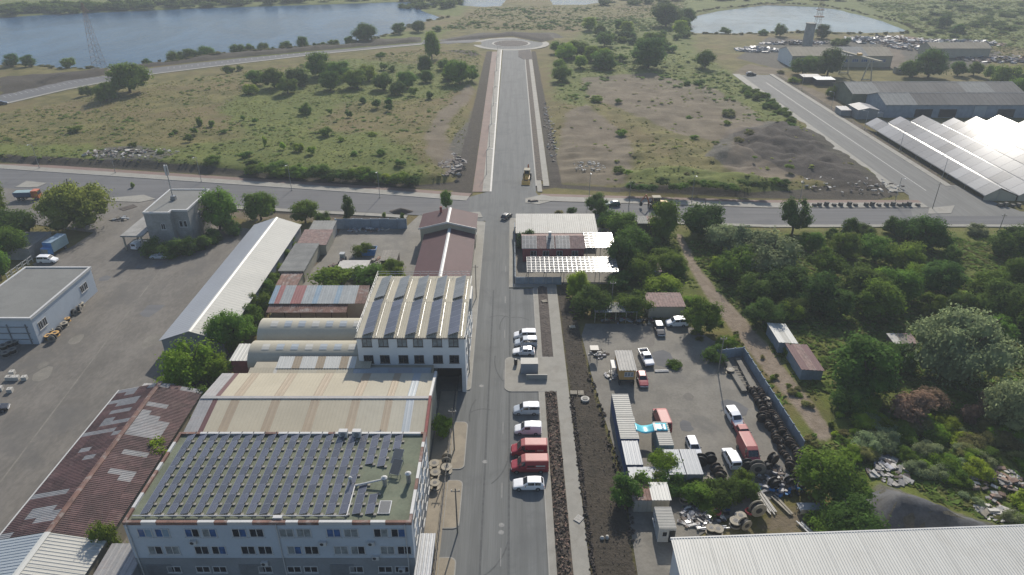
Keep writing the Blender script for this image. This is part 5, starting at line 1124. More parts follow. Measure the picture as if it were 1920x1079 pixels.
    link('bumper', cached(('bp',kind), lambda: MB().cbox((half-.02,0,st[0][1]+.1),(.1,W_*.8,.16)).cbox((-half+.02,0,.45),(.1,W_*.82,.16)).mesh('bumper', M['metal_dark'] if kind in ('van','pickup') else M[paint])), t)
    if kind == 'pickup':
        q = MB(); x0, x1 = -half, half-3.32; q.box(x0,x1,-.9,.9,.5,.66)
        for s in (-1,1): q.box(x0,x1,s*.9-(.05 if s > 0 else 0),s*.9+(.05 if s < 0 else 0),.662,1.1)
        q.box(x0,x0+.05,-.849,.849,.662,1.1); q.box(x1-.05,x1,-.849,.849,.662,1.15); link('cargo_bed', cached(('bed',paint), lambda: q.mesh('cargo_bed', M[paint])), t)
        link('bed_floor', cached('bedf', lambda: MB().box(x0+.06,x1-.06,-.84,.84,.665,.69).mesh('bed_floor', M['metal_dark'])), t)
    if decal:
        for a, b, z0_, z1_, m_ in decal: link('livery', MB().box(a,b,1.003,1.012,z0_,z1_).mesh('livery', M[m_]), t); 
    return t
PI = math.pi
def at(px, py, h=0): p = P(px, py); return (p.x, p.y, h)
# parked along the main road, noses towards the carriageway
Z_ = .042
vehicle('minivan', 'white passenger van parked beyond the pale silver van', 'paint_white', at(984,634,Z_), PI, sidewin='full')
vehicle('minivan', 'pale silver van between two white cars by the paved island', 'paint_silver', at(986,648,Z_), PI+.03, sidewin='full')
vehicle('hatch', 'white hatchback parked right next to the paved island', 'paint_white', at(982,664,Z_), PI-.02)
vehicle('minivan', 'silver-blue panelled van with long side window beside the white van', 'paint_silver', at(987,774,Z_), PI+.02, sidewin='full', roofpaint='paint_white')
vehicle('minivan', 'small white panel van parked between silver van and red van', 'paint_white', at(990,811,Z_), PI-.02)
LIV = [(-.9,.9,1.2,1.55,'void'),(-2.2,-1.2,1.3,1.62,'roof_beige'),(.2,.6,1.25,1.5,'stone_white')]
LIV2 = [(-2.3,-.9,1.42,1.7,'stone_white'),(-.7,.4,1.42,1.66,'void'),(-2.3,.5,1.05,1.12,'stone_white')]
vehicle('van', 'tall red delivery van beside the small white panel van', 'paint_red', at(992,851,Z_), PI, 'van', roofpaint='paint_red_faded', decal=LIV)
vehicle('van', 'tall red delivery van with lettered side beside the white estate', 'paint_red', at(993,881,Z_), PI+.01, 'van', roofpaint='paint_red_faded', decal=LIV2)
vehicle('suv', 'white sport utility car parked next to a lettered red van', 'paint_white', at(991,914,Z_), PI+.01)
vehicle('hatch', 'black car driving towards the junction', 'paint_black', at(950,409,Z_), math.radians(62))
vehicle('hatch', 'small green car on the cross road near the tree', 'paint_green', at(1149,386,.035), PI+.05)
vehicle('hatch', 'dark car parked across the end of the right-hand road', 'paint_black', at(1408,142,.05), .08, scale=1.25)
vehicle('hatch', 'dark car at the edge of the far left road', 'paint_black', at(4,196,.045), .4, scale=1.1)
# left yard
vehicle('minivan', 'white van with open rear parked in front of the blue box truck', 'paint_white', at(91,492,.004), .02, sidewin='full')
vehicle('minivan', 'white car in the shade under the concrete canopy', 'paint_white', at(262,463,.004), math.radians(80))
vehicle('estate', 'silver estate car parked beside the grey two-storey block', 'paint_silver', at(301,484,.004), PI)
vehicle('hatch', 'black car at the edge of the big asphalt yard', 'paint_black', at(-8,772,.004), .4)
# right yard
vehicle('pickup', 'white pickup with open bed in the cluttered yard', 'paint_white', at(1211,676,.004), -PI/2+.12, 'pickup')
vehicle('hatch', 'red hatchback next to the ochre hut', 'paint_red', at(1204,716,.004), -PI/2)
vehicle('suv', 'dark car with pale roof standing in front of the garage', 'paint_black', at(1236,622,.004), -PI/2, roofpaint='paint_silver')
vehicle('minivan', 'white van with bare side openings in front of the garage', 'paint_white', at(1268,610,.004), PI+.05, sidewin='full')
vehicle('van', 'faded red van parked by the teal container, nose to the far shed', 'paint_red', at(1240,795,.004), PI/2+.06, 'van', roofpaint='paint_red_faded')
vehicle('minivan', 'white van parked nose to tail with the red flatbed', 'paint_white', at(1376,790,.004), -PI/2+.14, sidewin='full')
vehicle('pickup', 'dull red pickup between white van and long red van', 'paint_red', at(1390,815,.004), -PI/2+.08, 'pickup', roofpaint='paint_red_faded')
vehicle('van', 'long faded red van behind the dull red pickup', 'paint_red', at(1402,855,.004), -PI/2+.05, 'van', roofpaint='paint_red_faded', scale=1.04)
vehicle('estate', 'white estate car beside the grey steel units', 'paint_white', at(1300,845,.004), -PI/2+.05)
vehicle('minivan', 'white van among cable drums in the cluttered yard', 'paint_white', at(1370,865,.004), PI/2+.08, sidewin='full')
# box truck, dump truck
t = thing('box_truck', 'blue-cabbed box truck with pale blue body in the left yard', 'truck', at(105,474,.004), -PI/2-.12)
part('cargo_box', MB().box(-3.6,1.9,-1.2,1.2,1.0,3.5), M['container_teal'], t); part('box_roof', MB().box(-3.62,1.92,-1.22,1.22,3.502,3.58), M['sheet_blue'], t); part('headboard', MB().box(1.92,1.96,-1.2,1.2,1.0,3.5), M['paint_blue'], t)
q = MB(); q.hexa([(2.0,-1.1,.5),(3.5,-1.1,.5),(3.5,1.1,.5),(2.0,1.1,.5),(2.0,-1.08,2.5),(3.2,-1.05,2.5),(3.2,1.05,2.5),(2.0,1.08,2.5)]); part('cab', q, M['paint_blue'], t)
part('windscreen', MB().hexa([(3.42,-.95,1.35),(3.46,-.95,1.35),(3.46,.95,1.35),(3.42,.95,1.35),(3.22,-.92,2.35),(3.28,-.92,2.35),(3.28,.92,2.35),(3.22,.92,2.35)]), M['glass_pale'], t); part('chassis', MB().box(-3.5,3.2,-.5,.5,.55,.95), M['metal_dark'], t)
ty, rm = wheel_mesh(.46, .3)
for x in (2.7,-2.2):
    for s in (-1,1): o = link('wheel', None, t, (x,s*1.0,.46)); link('tyre', ty, o); link('rim', rm, o)
t = thing('dump_truck', 'orange-cabbed tipper truck with blue body beside the cross road', 'truck', at(57,374,.035), .1)
part('tipper_body', MB().hexa([(-3.6,-1.1,1.1),(.9,-1.1,1.1),(.9,1.1,1.1),(-3.6,1.1,1.1),(-3.8,-1.25,2.4),(1.0,-1.25,2.4),(1.0,1.25,2.4),(-3.8,1.25,2.4)]), M['container_blue'], t); part('load_cover', MB().box(-3.6,.9,-1.15,1.15,2.402,2.5), M['container_teal'], t)
part('cab', MB().hexa([(1.2,-1.15,.6),(3.2,-1.15,.6),(3.2,1.15,.6),(1.2,1.15,.6),(1.25,-1.1,2.8),(2.9,-1.05,2.8),(2.9,1.05,2.8),(1.25,1.1,2.8)]), M['paint_orange'], t); part('windscreen', MB().hexa([(3.08,-.95,1.6),(3.14,-.95,1.6),(3.14,.95,1.6),(3.08,.95,1.6),(2.94,-.92,2.6),(2.99,-.92,2.6),(2.99,.92,2.6),(2.94,.92,2.6)]), M['glass_dark'], t)
part('chassis', MB().box(-3.5,3.0,-.5,.5,.6,1.05), M['metal_dark'], t)
for x in (2.3,-1.4,-2.6):
    for s in (-1,1): o = link('wheel', None, t, (x,s*1.0,.46)); link('tyre', ty, o); link('rim', rm, o)
def backhoe(label, loc, rz):
    t = thing('backhoe_loader', label, 'backhoe', loc, rz, None, (1.2,1.2,1.2)); bt, br = wheel_mesh(.8,.5); st_, sr = wheel_mesh(.5,.36)
    part('hood', MB().hexa([(.5,-.5,.9),(2.4,-.45,.9),(2.4,.45,.9),(.5,.5,.9),(.5,-.5,1.8),(2.3,-.4,1.6),(2.3,.4,1.6),(.5,.5,1.8)]), M['paint_yellow'], t); part('chassis', MB().box(-1.8,2.4,-.4,.4,.6,.9), M['metal_dark'], t)
    part('cab', MB().hexa([(-1.3,-.75,1.0),(.5,-.75,1.0),(.5,.75,1.0),(-1.3,.75,1.0),(-1.2,-.65,2.7),(.4,-.65,2.7),(.4,.65,2.7),(-1.2,.65,2.7)]), M['glass_dark'], t); part('cab_roof', MB().box(-1.4,.6,-.78,.78,2.7,2.88), M['roof_beige'], t)
    q = MB()
    for x in (-1.28,.44):
        for y in (-.72,.72): q.tube((x,y,1.0),(x*.93,y*.92,2.7),.06,n=5)
    part('cab_post', q, M['paint_yellow'], t)
    part('loader_bucket', MB().yprism([(3.2,.1),(4.2,.1),(3.6,.25),(3.4,.95),(3.2,.9)],-1.1,1.1), M['paint_yellow'], t)
    q = MB()
    for s in (-.7,.7): q.tube((.6,s,1.5),(2.6,s,1.1),.11,n=5); q.tube((2.6,s,1.1),(3.3,s,.6),.11,n=5)
    part('loader_arm', q, M['paint_yellow'], t)
    part('boom', MB().tube((-1.9,0,1.0),(-2.9,.1,3.3),.17,n=6), M['paint_orange'], t); part('dipper', MB().tube((-2.9,.1,3.3),(-4.0,.2,1.6),.13,n=6), M['paint_orange'], t); part('digging_bucket', MB().yprism([(-4.3,.6),(-3.7,.5),(-3.6,1.2),(-4.1,1.7)],-.15,.5), M['metal_dark'], t)
    for s in (-1,1):
        o = link('wheel', None, t, (-.9,s*.85,.8)); link('tyre', bt, o); link('rim', br, o, mat=M['paint_yellow']); o = link('wheel', None, t, (1.8,s*.8,.5)); link('tyre', st_, o); link('rim', sr, o)
        part('stabiliser', MB().box(-2.1,-1.8,s*.9-.1,s*.9+.1,.05,1.4), M['metal_dark'], t)
backhoe('yellow backhoe loader at work on the cross road kerb', at(1232,390,.035), .03); backhoe('yellow backhoe loader parked on the long straight road', at(988,338,.042), -PI/2-.1)
t = thing('mini_tractor', 'small old tractor with glass cab in the back yard', 'tractor', at(643,492,.004), -PI/2); part('hood', MB().box(.2,1.9,-.35,.35,.7,1.3), M['rubble_c'], t); part('cab', MB().hexa([(-1,-.6,.8),(.3,-.6,.8),(.3,.6,.8),(-1,.6,.8),(-.9,-.5,2.2),(.2,-.5,2.2),(.2,.5,2.2),(-.9,.5,2.2)]), M['glass_pale'], t); part('cab_roof', MB().box(-1,.35,-.6,.6,2.2,2.32), M['sheet_pale'], t)
for x, r in ((-.7,.6),(1.4,.42)):
    ty_, rm_ = wheel_mesh(r,.3)
    for s in (-1,1): o = link('wheel', None, t, (x,s*.6,r)); link('tyre', ty_, o); link('rim', rm_, o)
# ------------------------------------------------------------------ cable drums
def drum_parts(wood):
    f = cached(('fl',wood), lambda: (lambda q: q.mesh('flange', M[wood]))(MB().tube((0,0,-.05),(0,0,.05),1,n=24)))
    c = cached('co', lambda: MB().tube((0,0,-.5),(0,0,.5),.55,n=18).mesh('cable_coil', M['cable_black']))
    h = cached('hb', lambda: MB().tube((0,0,.05),(0,0,.09),.14,n=10).tube((0,0,.05),(0,0,.07),.45,n=10).mesh('hub_plate', M['metal_dark'])); return f, c, h
def drum(label, loc, r, w_, flat, wood='wood_pale', rz=0, group='cable drums', coil=True):
    t = thing('cable_drum', label, 'cable drum', loc, group=group); f, c, h = drum_parts(wood)
    up = w_/2+.06 if flat else r; t.location.z += up
    t.rotation_euler = (0,0,rz) if flat else (PI/2,0,rz)
    for s in (-1,1):
        o = link('flange', f, t, (0,0,s*w_/2), scale=(r,r,1)); link('hub_plate', h, o, rz=(0 if s > 0 else PI,0,0))
    link('cable_coil', c, t, (0,0,0), scale=(r*(1.35 if coil else .8),)*2+(w_-.1,))
G1 = 'cable drums along the panel fence'; rr = random.Random(3)
fa, fb = Vector((43.0,99.5)), Vector((44.2,77.5))
for k in range(46):
    f = (k//2)/23; p = fa+(fb-fa)*f; side = k % 2; w0 = .9+1.2*f if side else 0
    drum(ORD[k//2]+' dark cable drum from the inspection runways in the '+('outer' if side else 'fence-side')+' packed line', (p.x-.2-side*(1.1+.9*f)+rr.uniform(-.3,.3)+.7, p.y+rr.uniform(-.3,.3), 0), rr.uniform(.42,.74), rr.uniform(.5,.75), False, 'wood_dark', rr.uniform(-.5,.5)+(PI/2 if rr.random() < .25 else 0), G1)
for px, py, r, fl, w_, lab in ((1368,700,.75,1,'wood_pale','pale drum lying flat next to the inspection runways'),(1437,755,.5,1,'wood_pale','pale drum lid topping the drum line by the fence'),(1427,790,.85,0,'wood_dark','single dark drum standing apart from the fence line'),
    (1313,872,1.0,0,'cable_black','large black drum behind the white estate'),(1330,868,.95,0,'cable_black','large black drum beside the white van'),(1342,888,.9,0,'wood_dark','dark drum in front of the white van'),(1350,900,.85,0,'wood_dark','dark drum against the yard hedge'),
    (1400,880,.9,0,'cable_black','black drum at the nose of the long red van'),(1418,888,1.2,0,'wood_grey','big grey drum leaning among black coils'),(1436,882,.8,0,'cable_black','small black drum near the rusty scrap'),(1448,868,.9,0,'wood_dark','brown drum by the fence end'),
    (1283,940,.75,1,'wood_pale','pale drum topping a stack behind the white booth'),(1286,924,.5,1,'wood_pale','small pale drum lid by the hedge'),(1345,1000,.75,1,'wood_pale','pale drum beside the red hose pipes'),(1332,998,.7,1,'wood_pale','pale drum touching the white hall roof edge'),
    (1378,985,.85,1,'wood_pale','wide pale drum in the drum cluster'),(1387,975,.8,1,'wood_pale','raised pale drum in the drum cluster'),(1395,990,.85,0,'wood_pale','tilted pale drum in the drum cluster'),(1418,965,1.15,0,'wood_pale','huge pale drum leaning on the scrap pile'),
    (1371,862,.6,1,'wood_grey','grey drum lid behind the white van'),(1450,915,.9,0,'cable_black','black coil beside blue scrap'),(1480,912,.9,0,'cable_black','round black coil at the end of the blue scrap')):
    drum(lab, at(px,py,.0), r, .8, bool(fl), w_, rr.uniform(-.6,.6), None)
for px, py, r, fl, lab in ((815,878,.8,1,'pale drum behind the street-side tree'),(838,868,.75,0,'dark standing drum in the forecourt'),(817,895,.8,1,'pale drum stacked beside the forecourt fence'),(838,885,.85,1,'wide pale drum lying by the forecourt fence'),(816,915,.75,1,'small pale drum near the galvanised porch')):
    drum(lab, at(px,py,.07), r, .9, bool(fl), 'wood_pale', 0, None, coil=False)
for k,(px,py) in enumerate(((152,575),(140,590),(128,603),(122,612),(112,622),(105,630),(97,625),(118,598),(135,578),(146,568),(100,640),(92,635),(128,590),(150,585))):
    drum('stubby cable drum in the heap beside the flat white building', at(px,py,0), rr.uniform(.55,.8), .7, k%3 != 1, ('wood_pale','wood_grey','ochre')[k%3], rr.uniform(0,2), 'drums heaped by the flat white building')
for k,(px,py) in enumerate(((5,640),(20,650),(8,655),(25,662),(12,668),(30,646))):
    drum('drum in the grey wire-fenced bay by the flat white building', at(px,py,0), .8, .8, True, 'wood_grey', 0, 'drums in the fenced bay')
for k,(px,py) in enumerate(((17,712),(24,712),(32,712),(24,702),(47,712),(20,735),(1,732))):
    t = thing('concrete_block', 'pale concrete block standing on the asphalt yard', 'block', at(px,py,0), .2, 'loose blocks on the asphalt yard'); part('block', MB().box(-.42,.42,-.42,.42,0,.75), M['stone_white'], t); part('lifting_eye', MB().tube((-.12,0,.75),(.12,0,.85),.03,n=5), M['metal_dark'], t)
# ------------------------------------------------------------------ street things
t = thing('stop_shelter', 'grey bench-like shelter block on the paved island', 'shelter', (3.2,104.6,.146)); part('roof', MB().box(-1.6,1.6,.2,2.2,1.9,2.05), M['container_pale'], t); part('back_wall', MB().box(-1.6,1.6,.1,.22,0,1.898), M['container_grey'], t); part('low_wall', MB().box(-.6,3.2,-1.8,-1.65,0,1.05), M['container_pale'], t)
for x in (-1.55,1.45): part('side_wall', MB().box(x,x+.1,.23,2.2,0,1.898), M['container_grey'], t)
t = thing('litter_bin', 'dark bin on the corner of the paved island', 'bin', (.7,107.6,.146)); part('body', MB().tube((0,0,0),(0,0,1.1),.32,.36,n=12), M['metal_dark'], t); part('lid', MB().tube((0,0,1.1),(0,0,1.2),.38,.2,n=12), M['metal_dark'], t)
def pallet(label, loc, rz, m='wood_pale', group=None):
    t = thing('pallet', label, 'pallet', loc, rz, group)
    sl = cached(('slat',m), lambda: MB().box(-.6,.6,-.05,.05,0,.025).mesh('slat', M[m])); be = cached(('bearer',m), lambda: MB().box(-.05,.05,-.5,.5,0,.1).mesh('bearer', M[m]))
    for k in range(7): link('slat', sl, t, (0,-.45+k*.15,.102))
    for x in (-.53,0,.53): link('bearer', be, t, (x,0,0))
pallet('pallet forming a bridge off the footway near the ochre hut', (10.9,98.9,.1), 0); pallet('pallet beside the bridge pallet, closer to the ochre hut', (12.2,98.9,.05), PI/2)
pallet('broken pallet lying across the footway edge', at(1085,975,.13), .9, 'stone_white'); pallet('yellowish pallet on the dark soil near the open shed', at(1073,614,.05), .1, 'roof_beige'); pallet('tilted pallet on the upper planting bed', at(1021,567,.2), .3)
def boulder_disc(label, loc, r): t = thing('manhole_ring', label, 'concrete lid', loc); part('ring', MB().tube((0,0,0),(0,0,.3),r,n=18), M['stone_white'], t); part('cover', MB().tube((0,0,.3),(0,0,.4),r*.6,n=14), M['paving'], t)
boulder_disc('white concrete manhole lid on the dark soil by the pallets', at(1097,750,.0), .75); 
for k, dx in enumerate((-.35,.35)):
    q = MB(); q.tube((0,0,0),(0,.05,.35),.34,.28,n=9).tube((0,.05,.35),(0,.05,.48),.28,.1,n=9); p = P(1134,1010); tag(link('white_stone', q.mesh('white_stone', M['stone_white'], True), None, (p.x+dx,p.y+.1*k,-.05), k*1.3, (1,.8,.8+.2*k)), 'white stone lying in the dark soil near the white booth', 'stone', 'pair of white stones in the dark soil')
def lamp(label, loc, h=8., rz=0, group='street lamps on the north kerb', arm=1.5):
    t = thing("street_lamp", label, "street lamp", loc, rz, group); link("pole", cached(("lp",h), lambda: MB().tube((0,0,0),(0,0,h),.09,.06,n=8).mesh("pole", M["galvanised"])), t)
    link('arm', cached(('la',h,arm), lambda: MB().tube((0,0,h-.1),(0,-arm,h+.3),.045,n=6).mesh('arm', M['galvanised'])), t); link('lamp_head', cached(('lh',h,arm), lambda: MB().box(-.16,.16,-arm-.7,-arm,h+.24,h+.38).mesh('lamp_head', M['white_paint'])), t)
    link('base', cached('lb', lambda: MB().box(-.2,.2,-.2,.2,0,.12).mesh('base', M['kerb'])), t)
for k, (px, py) in enumerate(((711,380),(545,366),(375,350),(213,333),(70,324),(-60,318))): p = P(px,py-6); lamp(ORD[k]+' slim street lamp west of the junction on the north pavement', (p.x,p.y+1.2,.12), group='street lamps west of the junction')
for k, (px, py) in enumerate(((1105,380),(1298,385),(1500,390),(1680,390))): p = P(px,py-4); lamp(ORD[k]+' slim street lamp east of the junction on the north pavement', (p.x,p.y+1,.12), group='street lamps east of the junction')
for k, y in enumerate((215,245,275,305,340,380,420)): lamp(ORD[k]+' street lamp from the junction along the cycle path of the straight road', (-8.2,y,.12), rz=PI/2, group='street lamps of the straight road')
for k, y in enumerate((212,240,268,300,335)): lamp(ORD[k]+' street lamp from the cross road between right-hand road and solar field', (137.8,y,.05), 7, rz=-PI/2, group='street lamps of the right-hand road')
def upole(label, loc, h=8.5): t = thing('utility_pole', label, 'utility pole', loc); part('pole', MB().tube((0,0,0),(0,0,h),.11,.08,n=8), M['wood_grey'], t); part('crossarm', MB().box(-.6,.6,-.05,.05,h-.6,h-.5), M['wood_grey'], t); [part('insulator', MB().tube((x,0,h-.48),(x,0,h-.28),.06,n=6), M['white_paint'], t) for x in (-.5,0,.5)]
for px, py, lab in ((1179,388,'dark utility pole beside the small green car'),(1145,590,'utility pole rising behind the open shed'),(1865,455,'leaning utility pole by the thicket near the cross road end'),(1570,470,'utility pole among the thicket trees'),(1748,392,'lattice-like utility pole at the right road corner'),(1346,700,'lamp pole beside the inspection runways')): upole(lab, at(px,py,0), 8.0)
t = thing('forecourt_fence', 'dark metal railing along the factory forecourt', 'fence', (-9.9,80,.07))
for k in range(28): link('post', cached('ffp', lambda: MB().box(-.03,.03,-.03,.03,0,1.5).mesh('post', M['metal_dark'])), t, (0,-25+k*1.6,0))
for z in (.35,.9,1.4): part('rail', MB().box(-.02,.02,-25,18.2,z-.025,z+.025), M['metal_dark'], t)
for px,py,lab in ((858,1000,'leaning utility pole by the factory forecourt near the galvanised porch'),(852,845,'utility pole at the factory forecourt near the drums'),(880,700,'utility pole at the corner of the tall white block'),(893,560,'utility pole on the footway beside the maroon hall')): upole(lab, at(px,py,.1), 8.2)
# kerb stones stacked on pallets along the east cross road
for k, px in enumerate((1528,1537,1550,1565,1577,1593,1605,1625,1636,1649,1663,1675,1687,1696,1705,1722,1876,1886,1900,1911)):
    p = P(px,388 if px < 1800 else 389); t = thing('kerbstone_stack', ORD[k]+' pallet of dark kerbstones from the junction end of the east pavement', 'kerbstones', (p.x,p.y+.6,.12), .1*(k%3), 'pallets of kerbstones along the east pavement')
    h_ = 2+k%3; sm_ = cached('ks', lambda: MB().box(-.5,.5,-.14,.14,0,.24).mesh('kerbstone', M['asphalt_yard'])); link('pallet_base', cached('kp', lambda: MB().box(-.6,.6,-.55,.55,0,.12).mesh('pallet_base', M['wood_dark'])), t)
    for j in range(h_):
        for i_ in range(3): link('kerbstone', sm_, t, (.05*j,-.32+i_*.31,.122+j*.25))
single('kerb_heap', MB().cbox((0,0,.2),(1.8,.4,.35),rz=.3).cbox((.8,.4,.2),(1.4,.3,.3),rz=-.4).cbox((-1.2,.3,.2),(.8,.5,.5)), M['rubble_b'], 'small heap of removed kerb pieces at the junction corner', 'rubble', (0,0,0)).location = at(1000,379,.13)
t = thing('soil_heap', 'dark soil heap on the pavement edge behind the panel wall', 'soil heap', at(752,398,.05)); q = MB(); n = 12
for j in range(5):
    f = j/4
    for k in range(n): a = 2*PI*k/n; r = 3.4*(1-f)**.7*(1+.15*math.sin(3*a+j)); q.v.append((r*math.cos(a), r*.5*math.sin(a), 1.2*f))
for j in range(4):
    for k in range(n): a = j*n+k; b = j*n+(k+1)%n; q.f.append((a,b,b+n,a+n)); q.m.append(0)
q.f.append(tuple(4*n+k for k in range(n))); q.m.append(0); part('mound', q, M['soil_dark'], t, True)
# ------------------------------------------------------------------ scrap and clutter
def heap(name, label, cat, loc, rx, ry, n, mats_, smin, smax, hh, seed, elong=2.0, flat=False):
    """a heap: every visible piece is a part of its own"""
    r = random.Random(seed); t = thing(name, label, cat, loc)
    base = [cached(('hp',mm), lambda: MB().box(-.5,.5,-.5,.5,-.5,.5).mesh('piece', M[mm])) for mm in mats_]
    for k in range(n):
        a = r.uniform(0,2*PI); d = math.sqrt(r.random()); x, y = rx*d*math.cos(a), ry*d*math.sin(a); s = r.uniform(smin,smax)
        o = link('piece', r.choice(base), t, (x,y,max(.1,hh*(1-d)*r.uniform(.5,1))+.05), (r.uniform(-.3,.3),r.uniform(-.3,.3),r.uniform(0,PI)), (s*r.uniform(1,elong),s*r.uniform(.4,1),s*r.uniform(.15,.6)))
    return t
def hp(px, py): p = P(px,py); return (p.x,p.y,hz(p.x,p.y) if not (14 < p.x < 47 and p.y < 123) else 0)
heap('scrap_heap','mixed cable and metal scrap behind the pale drums','scrap',hp(1320,965),3.2,1.6,70,['scrap_pale','scrap_mix','galvanised','metal_dark','rubble_b'],.25,.7,.7,1,3)
heap('scrap_heap','tangle of dark scrap with blue parts at the hedge end','scrap',hp(1465,915),3.6,1.8,70,['metal_dark','paint_blue','metal_dark','scrap_mix','rubble_b'],.3,.9,1.0,2)
heap('scrap_heap','dark scrap in front of the red van and drum line','scrap',hp(1440,890),3.2,1.8,50,['metal_dark','rubble_b','scrap_mix','wood_dark'],.25,.8,.8,3)
heap('scrap_heap','white aluminium scrap in front of the booth','scrap',hp(1300,975),2.0,1.4,46,['scrap_pale','galvanised','scrap_mix','rubble_b'],.2,.6,.5,4,3)
heap('scrap_heap','tan timber scrap between the white cars','scrap',hp(1338,900),2.2,1.2,30,['wood_pale','wood_grey','rubble_b'],.25,.7,.5,5,3)
heap('rubble_heap','broken slabs dumped beside the grey gravel heap','rubble',hp(1665,880),3.2,3.4,70,['rubble_a','stone_white','scrap_mix','rubble_b'],.3,1.0,.6,6)
heap('rubble_heap','reddish rubble dump at the edge of the weeds','rubble',hp(1885,915),4.6,4.2,90,['rubble_c','rubble_a','rubble_b','rubble_c','stone_white'],.3,1.0,1.0,7)
heap('rubble_heap','pale broken boards dumped below the weeds','rubble',hp(1862,962),2.6,1.4,30,['stone_white','rubble_a','wood_pale'],.4,1.1,.4,8)
heap('clutter_heap','bins, boards and scrap against the open shed','clutter',hp(1210,606),3.,1.2,36,['metal_dark','wood_pale','paint_red','scrap_mix','wood_dark'],.25,.7,.8,9)
heap('clutter_heap','clutter under the open shed roof','clutter',hp(1160,602),3.4,1.0,36,['metal_dark','wood_dark','paint_red','container_grey','wood_pale'],.3,.8,.9,10)
heap('clutter_heap','machine parts beside the black hopper in the yard','clutter',hp(1122,665),1.8,1.6,30,['metal_dark','white_paint','wood_dark','scrap_mix'],.2,.6,.7,11)
heap('clutter_heap','odds and ends beside the ochre hut','clutter',hp(1145,705),1.2,1.6,26,['white_paint','metal_dark','scrap_mix'],.2,.6,.6,12)
heap('clutter_heap','junk along the panel wall in the back yard','clutter',hp(690,432),5.5,1.2,50,['rubble_c','scrap_mix','wood_pale','metal_dark','stone_white'],.3,.9,.7,13,3)
heap('clutter_heap','junk around the brown shed in the back yard','clutter',hp(705,492),3.4,2.2,46,['rubble_c','scrap_mix','wood_grey','metal_dark','stone_white'],.3,.8,.8,14)
heap('clutter_heap','rusty junk left of the pale slab roof','clutter',hp(628,502),1.8,2.2,26,['rubble_c','rubble_b','metal_dark','wood_dark'],.3,.8,.7,15)
heap('rubble_heap','rocky rubble at the corner of the west meadow','rubble',hp(850,318),4.5,12,110,['rubble_a','rubble_b','rubble_b'],.3,1.3,.3,16)
heap('rubble_heap','stony rubble on the edge of the west meadow bank','rubble',hp(250,297),17,5,120,['rubble_a','rubble_b','rubble_b','stone_white'],.3,1.1,.4,17)
heap('rubble_heap','scattered white rubble in the east meadow','rubble',hp(1105,318),6,5,60,['stone_white','rubble_a'],.2,.7,.1,18)
heap('rubble_heap','pale debris along the dark earth slope','rubble',hp(1600,352),16,8,90,['rubble_a','rubble_b','stone_white'],.25,.9,.2,19)
heap('rubble_heap','loose stones along the roadside dark soil','rubble',hp(1030,240),2.,45,100,['rubble_a','rubble_b'],.25,.8,.1,20)
heap('scrap_heap','heap of white scrap in front of the works hall gable','scrap',P(1420,95),13,9,150,['scrap_pale','scrap_mix','rubble_a'],.8,2.6,2.2,21)
heap('scrap_heap','line of white scrap behind the works hall','scrap',P(1500,82),26,4,150,['scrap_pale','scrap_mix','rubble_b'],.8,2.6,2.0,22)
heap('scrap_heap','large scrap field left of the pale lane by the pond','scrap',P(1625,76),14,14,190,['scrap_pale','scrap_mix','rubble_b','scrap_pale'],.8,2.6,2.,23)
heap('scrap_heap','large scrap field right of the pale lane by the pond','scrap',P(1705,82),22,30,290,['scrap_pale','scrap_mix','rubble_b','rubble_c'],.8,2.8,2.,24)
heap('scrap_heap','long scrap row reaching along the grassy slope','scrap',P(1775,80),32,10,240,['scrap_pale','scrap_mix','rubble_b'],.8,2.6,1.6,25)
heap('scrap_heap','small reddish scrap heap at the end of the scrap row','scrap',P(1855,84),12,5,60,['scrap_pale','rubble_c','rubble_b'],.8,2.2,1.4,26)
heap('scrap_heap','dark scrap strip along the far right slope','scrap',P(1880,112),26,12,160,['rubble_b','metal_dark','rubble_c','scrap_mix'],.8,2.6,1.2,27)
for px, py, L_, w_, m_, lab, rz in ((1430,940,5.5,1.5,'stone_white','sheaf of long pale beams lying on the weeds',1.75),(1466,950,4.2,.9,'wood_pale','pair of thin beams on the trampled ground',1.95),(1512,995,3.2,.9,'white_paint','bundle of white profiles next to the white hall',2.0),(1520,955,3.6,1.2,'container_pale','rusty pale skip beam beside the bushes',.05),(1340,990,4.5,.5,'galvanised','long shiny profiles beside the flat drums',.1),(1340,948,4.2,1.8,'glass_blue','dark blue sheet pack with shiny edges',.0),(1240,697,2.8,.3,'white_paint','white board lying behind the red hatchback',.05)):
    t = thing('beam_bundle', lab, 'beams', hp(px,py), rz); r = random.Random(px)
    for k in range(max(2,int(w_/.22))): part('beam', MB().cbox((r.uniform(-.3,.3),-w_/2+k*.22,.12+.1*(k%2)),(L_*r.uniform(.85,1),.17,.14),rz=r.uniform(-.05,.05)), M[m_], t)
t = thing('hopper', 'black square hopper on legs in the cluttered yard', 'hopper', at(1113,672,0)); q = MB(); q.hexa([(-.3,-.3,1.3),(.3,-.3,1.3),(.3,.3,1.3),(-.3,.3,1.3),(-.8,-.8,2.4),(.8,-.8,2.4),(.8,.8,2.4),(-.8,.8,2.4)]); part('funnel', q, M['metal_dark'], t)
for a in (-.7,.7):
    for b in (-.7,.7): part('leg', MB().tube((a,b,0),(a,b,2.2),.05,n=5), M['galvanised'], t)
